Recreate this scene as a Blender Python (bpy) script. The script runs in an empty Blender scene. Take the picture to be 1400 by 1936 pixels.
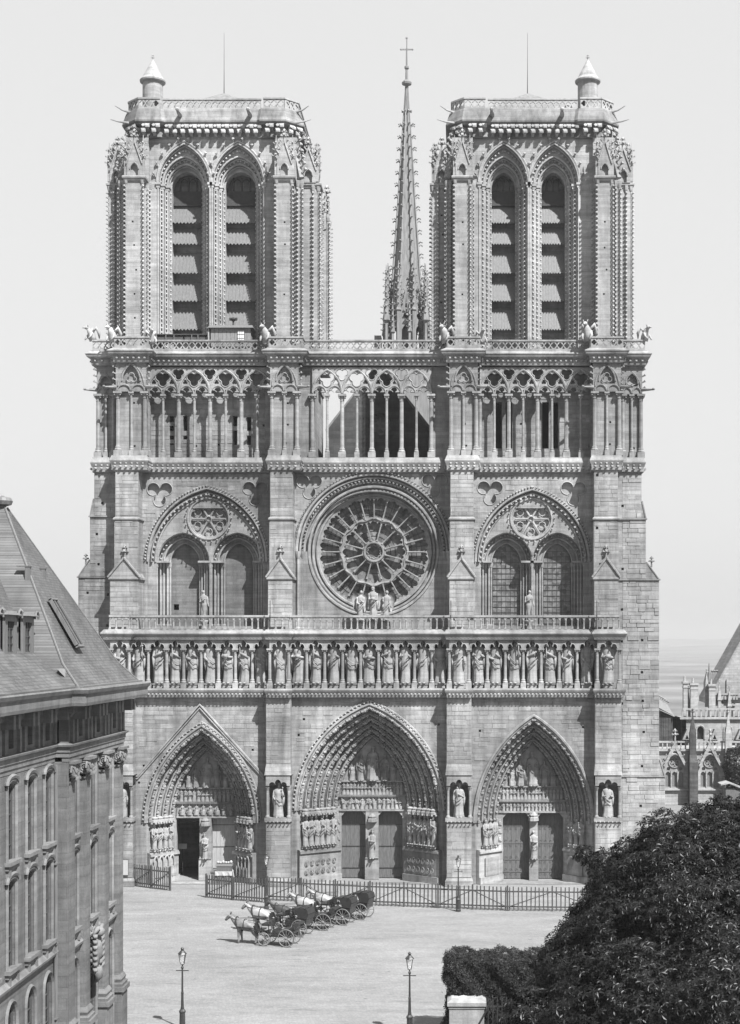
import bpy, math, random
from mathutils import Vector, Matrix
from mathutils.geometry import tessellate_polygon

# ------------------------------------------------------------------ camera, sky, sun, exposure
sc = bpy.context.scene
# surveyed view: camera 120 m in front of the facade plane (Y = 0), level, with shift (view camera)
D, F, HX, HY, CX, CH = 120.0, 2820.0, 873.0, 1222.0, 7.15, 19.15
cam = bpy.data.objects.new('camera', bpy.data.cameras.new('camera'))
sc.collection.objects.link(cam)
cam.location = (CX, -D, CH); cam.rotation_euler = (math.radians(90), 0, 0)
cam.data.sensor_fit = 'HORIZONTAL'; cam.data.sensor_width = 36
cam.data.lens = 36 * F / 1400
cam.data.shift_x = (700 - HX) / 1400; cam.data.shift_y = (HY - 968) / 1400
cam.data.clip_start = 1; cam.data.clip_end = 20000
sc.camera = cam

SUN_AZ, SUN_EL = math.radians(37), math.radians(52)      # to the right of the facade's normal / above horizon
to_sun = Vector((math.sin(SUN_AZ) * math.cos(SUN_EL), -math.cos(SUN_AZ) * math.cos(SUN_EL), math.sin(SUN_EL)))
w = bpy.data.worlds.new('World'); sc.world = w; w.use_nodes = True
nt = w.node_tree; nt.nodes.clear()
sky = nt.nodes.new('ShaderNodeTexSky'); sky.sky_type = 'NISHITA'; sky.sun_disc = False
sky.sun_elevation = SUN_EL; sky.sun_rotation = math.atan2(to_sun.x, to_sun.y)
sky.dust_density = 4.0; sky.air_density = 1.6; sky.ozone_density = 1.0; sky.altitude = 30
sep = nt.nodes.new('ShaderNodeRGBToBW')                  # black and white plate
gam = nt.nodes.new('ShaderNodeMath'); gam.operation = 'POWER'; gam.inputs[1].default_value = 0.12
bg = nt.nodes.new('ShaderNodeBackground'); out = nt.nodes.new('ShaderNodeOutputWorld')
nt.links.new(sky.outputs[0], sep.inputs[0]); nt.links.new(sep.outputs[0], gam.inputs[0])
nt.links.new(gam.outputs[0], bg.inputs[0]); nt.links.new(bg.outputs[0], out.inputs[0])
bg.inputs[1].default_value = 0.274
sl = bpy.data.lights.new('sun', 'SUN'); sl.energy = 5.0; sl.angle = math.radians(0.6); sl.color = (1, 1, 1)
so = bpy.data.objects.new('sun', sl); sc.collection.objects.link(so)
so.rotation_euler = (-to_sun).to_track_quat('-Z', 'Y').to_euler(); so.location = (60, -100, 120)
sc.view_settings.view_transform = 'Standard'; sc.view_settings.look = 'None'
sc.view_settings.exposure = 1.4; sc.view_settings.gamma = 1.0; sc.view_settings.use_curve_mapping = False
sc.render.engine = 'CYCLES'

# ------------------------------------------------------------------ helpers
def PX(p, Y=0.0): return CX + (p - HX) * (D + Y) / F      # photograph survey -> metres at depth Y
def PZ(p, Y=0.0): return CH - (p - HY) * (D + Y) / F
col = sc.collection
PI = math.pi

class MB:
    """collects shapes; build() links them as one mesh object"""
    def __init__(s): s.v = []; s.f = []; s.M = None
    def add(s, vs, fs, M=None):
        b = len(s.v)
        if M is not None: vs = [M @ Vector(p) for p in vs]
        if s.M is not None: vs = [s.M @ Vector(p) for p in vs]
        s.v.extend([tuple(p) for p in vs]); s.f.extend([tuple(i + b for i in f) for f in fs])
        return s
    def box(s, x0, x1, y0, y1, z0, z1, M=None):
        return s.add([(x0,y0,z0),(x1,y0,z0),(x1,y1,z0),(x0,y1,z0),(x0,y0,z1),(x1,y0,z1),(x1,y1,z1),(x0,y1,z1)],
              [(0,3,2,1),(4,5,6,7),(0,1,5,4),(1,2,6,5),(2,3,7,6),(3,0,4,7)], M)
    def frustum(s, a, b, z0, z1, M=None):
        (ax0,ax1,ay0,ay1), (bx0,bx1,by0,by1) = a, b
        return s.add([(ax0,ay0,z0),(ax1,ay0,z0),(ax1,ay1,z0),(ax0,ay1,z0),(bx0,by0,z1),(bx1,by0,z1),(bx1,by1,z1),(bx0,by1,z1)],
              [(0,3,2,1),(4,5,6,7),(0,1,5,4),(1,2,6,5),(2,3,7,6),(3,0,4,7)], M)
    def plate(s, outer, holes, y0, y1, back=True, M=None):
        """outline with holes in the x-z plane, extruded from y0 (front) to y1"""
        loops = [outer] + list(holes)
        flat = [p for l in loops for p in l]; n = len(flat)
        tris = tessellate_polygon([[Vector((p[0], p[1], 0)) for p in l] for l in loops])
        vs = [(p[0], y0, p[1]) for p in flat] + [(p[0], y1, p[1]) for p in flat]
        fs = [tuple(t) for t in tris]
        if back: fs += [tuple(i + n for i in t) for t in tris]
        b = 0
        for l in loops:
            m = len(l)
            for i in range(m):
                j = (i + 1) % m; fs.append((b + i, b + j, b + j + n, b + i + n))
            b += m
        return s.add(vs, fs, M)
    def loft(s, rows, closed=False, cap=False, M=None):
        n = len(rows[0]); vs = [p for r in rows for p in r]; fs = []
        for k in range(len(rows) - 1):
            for i in range(n if closed else n - 1):
                j = (i + 1) % n
                fs.append((k*n+i, k*n+j, (k+1)*n+j, (k+1)*n+i))
        if cap:
            fs.append(tuple(range(n))[::-1]); fs.append(tuple((len(rows)-1)*n + i for i in range(n)))
        return s.add(vs, fs, M)
    def tube(s, pts, r, n=6, M=None, cap=True):
        pts = [Vector(p) for p in pts]; rows = []; m = len(pts)
        up = None
        for i, p in enumerate(pts):
            t = (pts[min(i+1, m-1)] - pts[max(i-1, 0)])
            if t.length < 1e-9: t = Vector((0,0,1))
            t.normalize()
            if up is None:
                up = Vector((0,1,0)) if abs(t.y) < 0.9 else Vector((1,0,0))
            a = t.cross(up)
            if a.length < 1e-6: a = t.orthogonal()
            a.normalize(); b = a.cross(t); b.normalize(); up = b
            rr = r[i] if isinstance(r, (list, tuple)) else r
            rows.append([p + a*(rr*math.cos(2*PI*k/n)) + b*(rr*math.sin(2*PI*k/n)) for k in range(n)])
        return s.loft(rows, True, cap, M)
    def lathe(s, prof, c=(0,0,0), n=8, M=None, a0=0.0, sy=1.0):
        rows = [[(c[0] + r*math.cos(a0+2*PI*k/n), c[1] + sy*r*math.sin(a0+2*PI*k/n), c[2] + z) for k in range(n)] for r, z in prof]
        return s.loft(rows, True, True, M)
    def ball(s, c, rx, ry, rz, n=8, m=5, M=None):
        rows = []
        for i in range(m + 1):
            t = -PI/2 + PI*i/m; q = max(math.cos(t), 0.03)
            rows.append([(c[0]+rx*q*math.cos(2*PI*k/n), c[1]+ry*q*math.sin(2*PI*k/n), c[2]+rz*math.sin(t)) for k in range(n)])
        return s.loft(rows, True, True, M)
    def molding(s, path, prof, closed=False, M=None):
        """sweep profile (out, z) along a plan polyline; outward is to the right of travel"""
        n = len(path); dirs = []
        for i in range(n if closed else n - 1):
            a = Vector(path[i]); b = Vector(path[(i+1) % n]); dirs.append((b - a).normalized())
        rows = []
        for i in range(n):
            if closed: d0, d1 = dirs[i-1], dirs[i]
            else: d0 = dirs[max(i-1, 0)]; d1 = dirs[min(i, n-2)]
            n0 = Vector((d0.y, -d0.x)); n1 = Vector((d1.y, -d1.x)); mt = n0 + n1
            if mt.length < 1e-6: mt = n0
            mt = mt / max(mt.dot(n0), 0.2) if mt.dot(n0) else n0
            rows.append([(path[i][0] + mt.x*o, path[i][1] + mt.y*o, z) for o, z in prof])
        if closed: rows.append(rows[0])
        return s.loft(rows, True, not closed, M)
    def build(s, name, mat, parent=None, smooth=False, loc=None, rotz=0.0):
        me = bpy.data.meshes.new(name); me.from_pydata(s.v, [], s.f); me.update()
        if smooth: me.polygons.foreach_set('use_smooth', [True]*len(me.polygons))
        me.materials.append(mat)
        o = bpy.data.objects.new(name, me); col.objects.link(o)
        if parent is not None: o.parent = parent
        if loc: o.location = loc
        if rotz: o.rotation_euler = (0, 0, rotz)
        return o

def thing(name, label, cat, loc=(0,0,0), rotz=0.0, group=None):
    o = bpy.data.objects.new(name, None); col.objects.link(o); o.location = loc; o.rotation_euler = (0,0,rotz)
    o.empty_display_size = 0.3
    return tag(o, label, cat, group)
def tag(o, label, cat, group=None, kind=None):
    o['label'] = label; o['category'] = cat
    if group: o['group'] = group
    if kind: o['kind'] = kind
    return o
def stuff(o): o['kind'] = 'stuff'; return o
def inst(o, parent=None, loc=(0,0,0), rotz=None, scale=None):
    c = o.copy(); col.objects.link(c); c.parent = parent if parent is not None else o.parent; c.location = loc
    if rotz is not None: c.rotation_euler = (0,0,rotz)
    if scale is not None: c.scale = scale
    return c
def copy_tree(o, parent=None):
    c = o.copy(); col.objects.link(c); c.parent = parent
    for ch in list(o.children): copy_tree(ch, c)
    return c

def arch(w, h, cx=0.0, z0=0.0, n=9):
    """pointed arch from (cx-w, z0) over the apex to (cx+w, z0)"""
    if h < w * 1.02:
        return [(cx - w*math.cos(PI*i/(2*n)), z0 + h*math.sin(PI*i/(2*n))) for i in range(2*n+1)]
    r = (w*w + h*h) / (2*w); c = r - w; a1 = math.atan2(h, -c); L = []
    for i in range(n + 1):
        a = PI + (a1 - PI) * i / n; L.append((c + r*math.cos(a), r*math.sin(a)))
    return [(cx + x, z0 + z) for x, z in L] + [(cx - x, z0 + z) for x, z in L[-2::-1]]
def opening(w, h, cx, zb, zs, n=9): return [(cx - w, zb)] + arch(w, h, cx, zs, n) + [(cx + w, zb)]
def rect(x0, x1, z0, z1): return [(x0,z0),(x1,z0),(x1,z1),(x0,z1)]
def circle(cx, cz, r, n=32, a0=0.0): return [(cx + r*math.cos(a0+2*PI*i/n), cz + r*math.sin(a0+2*PI*i/n)) for i in range(n)]
def foil(cx, cz, k, d, r, rot=PI/2, n=36):
    L = []
    for i in range(n):
        t = 2*PI*i/n; best = 0.02
        for j in range(k):
            da = t - (rot + 2*PI*j/k); q = r*r - (d*math.sin(da))**2
            if q > 0: best = max(best, d*math.cos(da) + math.sqrt(q))
        L.append((cx + best*math.cos(t), cz + best*math.sin(t)))
    return L
def frame(pos, xd, zd):
    """matrix with local z along zd and local x near xd"""
    z = Vector(zd).normalized(); x = Vector(xd) - z * Vector(xd).dot(z); x.normalize(); y = z.cross(x)
    return Matrix(((x.x,y.x,z.x,pos[0]),(x.y,y.y,z.y,pos[1]),(x.z,y.z,z.z,pos[2]),(0,0,0,1)))
def Mrot(loc, rz): return Matrix.Translation(loc) @ Matrix.Rotation(rz, 4, 'Z')

def crocket(mb, p, od, s, ud=(0,0,1)):
    """a hooked leaf bud standing out from a moulding"""
    p = Vector(p); o = Vector(od).normalized(); u = Vector(ud).normalized(); t = o.cross(u)
    def ring(c, a, b): return [c + t*a + u*b*0.6, c + t*a - u*b*0.6, c - t*a - u*b*0.6, c - t*a + u*b*0.6]
    mb.loft([ring(p - o*s*0.1, s*.24, s*.42), ring(p + o*s*.42 + u*s*.15, s*.16, s*.26), ring(p + o*s*.8 + u*s*.42, s*.36, s*.46), ring(p + o*s*1.05 + u*s*.22, s*.2, s*.2)], True, True)
def crocket_line(mb, a, b, od, step, s, ud=None):
    a = Vector(a); b = Vector(b); L = (b-a).length; n = max(1, int(L/step)); u = ud or (b-a).normalized()
    for i in range(n):
        crocket(mb, a + (b-a)*((i+.5)/n), od, s, u)
def finial(mb, p, s):
    """cross-shaped flower finial"""
    x, y, z = p
    mb.lathe([(s*.10,0),(s*.08,s*.5),(s*.16,s*.55),(s*.08,s*.62),(s*.07,s*.95),(s*.14,s*1.0),(s*.02,s*1.15)], p, 6)
    for k in range(4):
        a = k*PI/2; d = (math.cos(a), math.sin(a), 0)
        crocket(mb, (x,y,z+s*.52), d, s*.3); crocket(mb, (x,y,z+s*.85), d, s*.2)
def leaf_row(mb, path, step, z, s, up=0.0):
    """a row of carved leaves standing out along a plan polyline"""
    for i in range(len(path)-1):
        a = Vector(path[i]).to_3d(); b = Vector(path[i+1]).to_3d(); d = b - a; L = d.length
        if L < step*.6: continue
        d.normalize(); o = Vector((d.y, -d.x, 0)); n = max(1, int(L/step))
        for k in range(n):
            p = a + d*(L*(k+.5)/n); crocket(mb, (p.x, p.y, z), o, s, (0,0,1))

def inside(p, poly):
    c = False; j = len(poly)-1
    for i in range(len(poly)):
        (xi, zi), (xj, zj) = poly[i], poly[j]
        if (zi > p[1]) != (zj > p[1]) and p[0] < (xj-xi)*(p[1]-zi)/(zj-zi)+xi: c = not c
        j = i
    return c
def blocks(x0, x1, z0, z1, avoid, seed, rh=.345):
    """coursed ashlar: rectangles that keep clear of the given outlines"""
    r = random.Random(seed); z = z0 + .02; L = []
    while z < z1 - .12:
        h = min(rh*r.choice((.85,1,1,1.1,1.2)), z1-z); x = x0 + .01; first = True
        while x < x1 - .02:
            w_ = r.uniform(.55,1.35)*(.5 if first else 1); first = False
            if x + w_ > x1 - .35: w_ = x1 - x
            a, b, c, d = x+.012, x+w_-.012, z+.012, z+h-.012
            pts = [(a,c),(b,c),(a,d),(b,d),((a+b)/2,(c+d)/2),((a+b)/2,c),((a+b)/2,d)]
            ok = True
            for P in avoid:
                mx, Mx, mz, Mz = P[4] if len(P) == 5 and isinstance(P[4], tuple) and len(P[4]) == 4 else (min(q[0] for q in P), max(q[0] for q in P), min(q[1] for q in P), max(q[1] for q in P))
                if b < mx or a > Mx or d < mz or c > Mz: continue
                if any(inside(q, P) for q in pts) or (Mx-mx < .5 and Mz-mz < .5): ok = False; break
            if ok: L.append((a,b,c,d,r.uniform(0,1)))
            x += w_
        z += h
    return L
def ashlar(m, x0, x1, z0, z1, y, avoid=(), seed=0, rh=.345):
    for a, b, c, d, q in blocks(x0, x1, z0, z1, list(avoid), seed, rh):
        f = y - .012 - .022*q*q; e = .012
        m.add([(a,y,c),(b,y,c),(b,y,d),(a,y,d),(a+e,f,c+e),(b-e,f,c+e),(b-e,f,d-e),(a+e,f,d-e)], [(4,5,6,7),(0,1,5,4),(1,2,6,5),(2,3,7,6),(3,0,4,7)])

# ------------------------------------------------------------------ materials (black and white plate: all grey)
def g(v): return (v, v, v, 1)
def new_mat(name):
    m = bpy.data.materials.new(name); m.use_nodes = True; n = m.node_tree; b = n.nodes['Principled BSDF']
    return m, n, b
def ramp(n, src, lo, hi, p0=0.3, p1=0.7):
    r = n.nodes.new('ShaderNodeMapRange'); r.inputs[1].default_value = p0; r.inputs[2].default_value = p1
    r.inputs[3].default_value = lo; r.inputs[4].default_value = hi; n.links.new(src, r.inputs[0]); return r.outputs[0]
def noise(n, vec, scale, detail=6, rough=0.6):
    t = n.nodes.new('ShaderNodeTexNoise'); t.inputs['Scale'].default_value = scale; t.inputs['Detail'].default_value = detail
    t.inputs['Roughness'].default_value = rough; n.links.new(vec, t.inputs['Vector']); return t.outputs[0]
def mul(n, a, b):
    m = n.nodes.new('ShaderNodeMath'); m.operation = 'MULTIPLY'
    for i, q in enumerate((a, b)):
        if isinstance(q, (int, float)): m.inputs[i].default_value = q
        else: n.links.new(q, m.inputs[i])
    return m.outputs[0]
def vmul(n, vec, s):
    m = n.nodes.new('ShaderNodeMapping'); m.inputs['Scale'].default_value = s; n.links.new(vec, m.inputs[0]); return m.outputs[0]
def bump(n, b, h, strength, dist):
    k = n.nodes.new('ShaderNodeBump'); k.inputs['Strength'].default_value = strength; k.inputs['Distance'].default_value = dist
    n.links.new(h, k.inputs['Height']); n.links.new(k.outputs[0], b.inputs['Normal'])
def stone_mat(name, base, courses=True, bw=1.15, rh=0.34, stain=0.5, mortar=0.72, var=0.10, rough=0.9, grain=0.35, island=False):
    m, n, b = new_mat(name)
    geo = n.nodes.new('ShaderNodeNewGeometry'); pos = geo.outputs['Position']
    v = mul(n, ramp(n, noise(n, pos, 0.16, 4), 1-stain*.45, 1+stain*.25, .3, .7), base)
    v = mul(n, v, ramp(n, noise(n, vmul(n, pos, (1.3,1.3,.16)), 1.0, 6, .65), 1-stain*.5, 1.12, .30, .58))   # rain streaks
    v = mul(n, v, ramp(n, noise(n, pos, 2.7, 5), 0.86, 1.12))
    v = mul(n, v, ramp(n, noise(n, vmul(n, pos, (.22,.22,3.2)), 1.0, 4), 0.80, 1.16, .32, .66))              # courses of unequal stone
    v = mul(n, v, ramp(n, noise(n, pos, .085, 3, .5), 1-stain*.28, 1.06, .36, .56))                          # broad soot
    if island:
        rnd = geo.outputs['Random Per Island']
        if island == 'object': rnd = n.nodes.new('ShaderNodeObjectInfo').outputs['Random']
        v = mul(n, v, ramp(n, rnd, .84, 1.12, 0, 1))
    fine = noise(n, pos, 14, 4); v = mul(n, v, ramp(n, fine, 0.9, 1.1))
    h = fine; hs = grain
    if courses:
        sx = n.nodes.new('ShaderNodeSeparateXYZ'); n.links.new(pos, sx.inputs[0])
        ad = n.nodes.new('ShaderNodeMath'); ad.operation = 'ADD'; n.links.new(sx.outputs[0], ad.inputs[0]); n.links.new(sx.outputs[1], ad.inputs[1])
        cb = n.nodes.new('ShaderNodeCombineXYZ'); n.links.new(ad.outputs[0], cb.inputs[0]); n.links.new(sx.outputs[2], cb.inputs[1])
        br = n.nodes.new('ShaderNodeTexBrick'); br.inputs['Scale'].default_value = 1; br.inputs['Brick Width'].default_value = bw
        br.inputs['Row Height'].default_value = rh; br.inputs['Mortar Size'].default_value = 0.014; br.inputs['Mortar Smooth'].default_value = .3
        br.inputs['Color1'].default_value = g(1-var); br.inputs['Color2'].default_value = g(1+var*.6); br.inputs['Mortar'].default_value = g(mortar)
        n.links.new(cb.outputs[0], br.inputs['Vector'])
        r2 = n.nodes.new('ShaderNodeRGBToBW'); n.links.new(br.outputs['Color'], r2.inputs[0]); v = mul(n, v, r2.outputs[0])
        sb = n.nodes.new('ShaderNodeMath'); sb.operation = 'SUBTRACT'; n.links.new(fine, sb.inputs[0]); n.links.new(br.outputs['Fac'], sb.inputs[1]); h = sb.outputs[0]; hs = .35
    n.links.new(v, b.inputs['Base Color']); b.inputs['Roughness'].default_value = rough
    b.inputs['Specular IOR Level'].default_value = 0.2
    bump(n, b, h, hs, 0.03)
    return m
def plain_mat(name, base, rough=0.7, var=0.25, scale=3.0, spec=0.3, metal=0.0, stretch=(1,1,1)):
    m, n, b = new_mat(name); geo = n.nodes.new('ShaderNodeNewGeometry')
    f = noise(n, vmul(n, geo.outputs['Position'], stretch), scale, 6)
    n.links.new(mul(n, ramp(n, f, 1-var, 1+var), base), b.inputs['Base Color'])
    b.inputs['Roughness'].default_value = rough; b.inputs['Specular IOR Level'].default_value = spec; b.inputs['Metallic'].default_value = metal
    bump(n, b, f, .2, .02)
    return m

STONE = stone_mat('ashlar_stone', 0.197, stain=.75)
BLOCK = stone_mat('ashlar_block', 0.214, courses=False, island=True, stain=.8)
OBLOCK = stone_mat('loose_ashlar_block', 0.222, courses=False, island='object', stain=.7)
CARVED = stone_mat('carved_stone', 0.215, courses=False, stain=.8)
TOWER = stone_mat('tower_stone', 0.245, stain=.5, mortar=.8, var=.08)
TCARVED = stone_mat('tower_carved_stone', 0.25, courses=False, stain=.4)
STATUE = stone_mat('statue_stone', 0.195, courses=False, stain=.3)
DARKENED = stone_mat('darkened_stone', 0.06, stain=.7, var=.2, mortar=.8)  # colour darkened so the nave gable and dark wing look shaded
BLIND = stone_mat('blocked_window_stone', 0.11, bw=.6, rh=.24, stain=.5)
LEAD = plain_mat('lead_louvre', 0.105, .55, .25, 2.0, stretch=(6,6,.5))
SPIRE = plain_mat('spire_lead', 0.14, .55, .35, 1.5, stretch=(3,3,.4))
WOOD = plain_mat('door_oak', 0.085, .7, .35, 4.0, stretch=(5,5,.5))
DARKWOOD = plain_mat('dark_timber', 0.035, .7, .3, 4.0)
IRON = plain_mat('black_iron', 0.022, .45, .3, 6.0, .5)
GLASSM = None
def glass_mat():
    m, n, b = new_mat('leaded_glass'); geo = n.nodes.new('ShaderNodeNewGeometry'); pos = geo.outputs['Position']
    vo = n.nodes.new('ShaderNodeTexVoronoi'); vo.inputs['Scale'].default_value = 3.4; n.links.new(pos, vo.inputs['Vector'])
    r2 = n.nodes.new('ShaderNodeRGBToBW'); n.links.new(vo.outputs['Color'], r2.inputs[0])
    v = mul(n, ramp(n, r2.outputs[0], .6, 1.4, .1, .9), ramp(n, noise(n, pos, .9, 4), .7, 1.3))
    n.links.new(mul(n, v, 0.10), b.inputs['Base Color']); b.inputs['Roughness'].default_value = .45; b.inputs['Specular IOR Level'].default_value = .2
    bump(n, b, vo.outputs['Distance'], .5, .03)
    return m
GLASS = glass_mat()
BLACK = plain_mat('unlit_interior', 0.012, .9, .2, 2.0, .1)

# ------------------------------------------------------------------ ground and distance
def ground_mat():
    m, n, b = new_mat('parvis_paving'); geo = n.nodes.new('ShaderNodeNewGeometry'); pos = geo.outputs['Position']
    nz = n.nodes.new('ShaderNodeTexNoise'); nz.inputs['Scale'].default_value = .8; n.links.new(pos, nz.inputs['Vector']); ad = n.nodes.new('ShaderNodeVectorMath'); ad.operation = 'MULTIPLY_ADD'; ad.inputs[1].default_value = (.7,.7,0); n.links.new(nz.outputs['Color'], ad.inputs[0]); n.links.new(pos, ad.inputs[2])
    rot = n.nodes.new('ShaderNodeMapping'); rot.inputs['Rotation'].default_value = (0,0,.35); n.links.new(ad.outputs[0], rot.inputs[0])
    br = n.nodes.new('ShaderNodeTexBrick'); br.inputs['Scale'].default_value = 1; br.inputs['Brick Width'].default_value = .24; br.inputs['Row Height'].default_value = .2
    br.inputs['Mortar Size'].default_value = .014; br.inputs['Color1'].default_value = g(.88); br.inputs['Color2'].default_value = g(1.08); br.inputs['Mortar'].default_value = g(.76)
    n.links.new(rot.outputs[0], br.inputs['Vector']); r2 = n.nodes.new('ShaderNodeRGBToBW'); n.links.new(br.outputs['Color'], r2.inputs[0])
    v = mul(n, r2.outputs[0], ramp(n, noise(n, vmul(n, pos, (.5,1.6,1)), .35, 6, .65), .80, 1.12))
    v = mul(n, v, ramp(n, noise(n, vmul(n, pos, (.25,1.5,1)), 1.1, 8, .7), .66, 1.0, .30, .44))        # wheel tracks and damp patches
    v = mul(n, v, ramp(n, noise(n, vmul(n, pos, (.5,.9,1)), 2.3, 3, .5), .55, 1.0, .27, .31))           # dung and drips
    v = mul(n, v, ramp(n, noise(n, pos, .07, 3, .5), .86, 1.10))
    v = mul(n, v, ramp(n, noise(n, pos, 9, 4), .94, 1.06))
    n.links.new(mul(n, v, .185), b.inputs['Base Color']); b.inputs['Roughness'].default_value = .9; b.inputs['Specular IOR Level'].default_value = .15
    bump(n, b, br.outputs['Fac'], -.25, .02)
    return m
mb = MB(); NX, NY = 60, 60
xs = [-9000,-3000,-900,-300,-120] + [-60 + 3*i for i in range(41)] + [120,300,900,3000,9000]
ys = [-600,-200,-120] + [-110 + 3*i for i in range(51)] + [60,120,300,900,2500,6000,12000]
rows = [[(x, y, -0.02) for x in xs] for y in ys]
mb.loft(rows)
gr = mb.build('ground', ground_mat()); gr['kind'] = 'structure'; gr['label'] = 'pale paved square in front of the cathedral'
mb = MB(); mb.loft([[(x, y, .06) for x in (-9000,-2000,-400,0,400,2000,9000)] for y in (260,400,700,1500,4000,12000)])
ff = mb.build('terrain', plain_mat('fields', .12, .9, .5, .01)); ff['kind'] = 'structure'
HILL = plain_mat('far_country', 0.10, .9, .5, .004)
rg = random.Random(3)
for nm, y0, hh, sd in (('hills', 5200, 75, 1), ('hills', 7800, 120, 5)):
    mb = MB(); top = []; base = []; back = []
    for i in range(121):
        x = -6000 + 100*i
        z = hh*(.35 + .3*math.sin(x*.0011+sd) + .22*math.sin(x*.0031+sd*2) + .06*math.sin(x*.013+sd))
        base.append((x, y0, -1)); top.append((x, y0+700, max(z, 4) - 12)); back.append((x, y0+1800, -1))
    mb.loft([base, top, back]); o = mb.build(nm, HILL, smooth=True); o['kind'] = 'structure'
# ------------------------------------------------------------------ figures
def mini_figure(mb, M, h, seated=False, seed=0):
    """small carved figure, local z up, facing -y"""
    r = random.Random(seed); j = lambda a: a*(1+r.uniform(-.12,.12))
    if seated: prof = [(.19,0),(.18,.12),(.20,.34),(.20,.44),(.15,.5),(.13,.62),(.17,.74),(.13,.80),(.05,.84)]
    else: prof = [(.17,0),(.14,.2),(.135,.42),(.115,.55),(.13,.68),(.155,.77),(.12,.81),(.05,.84)]
    rows = []
    for q, z in prof:
        q = j(q); oy = -.1 if (seated and .05 < z < .47) else 0
        rows.append([(h*q*math.cos(2*PI*k/7), h*(oy + q*.75*math.sin(2*PI*k/7)), h*z) for k in range(7)])
    mb.loft(rows, True, True, M); mb.ball((0,-.02*h,h*.92), h*.072, h*.08, h*.09, 6, 4, M)
    s = r.choice((-1,1))
    mb.tube([(s*.16*h,0,.72*h),(s*.2*h,-.12*h,.55*h),(-s*.02*h,-.2*h,.6*h)], [.05*h,.05*h,.035*h], 4, M)
    return mb

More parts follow.
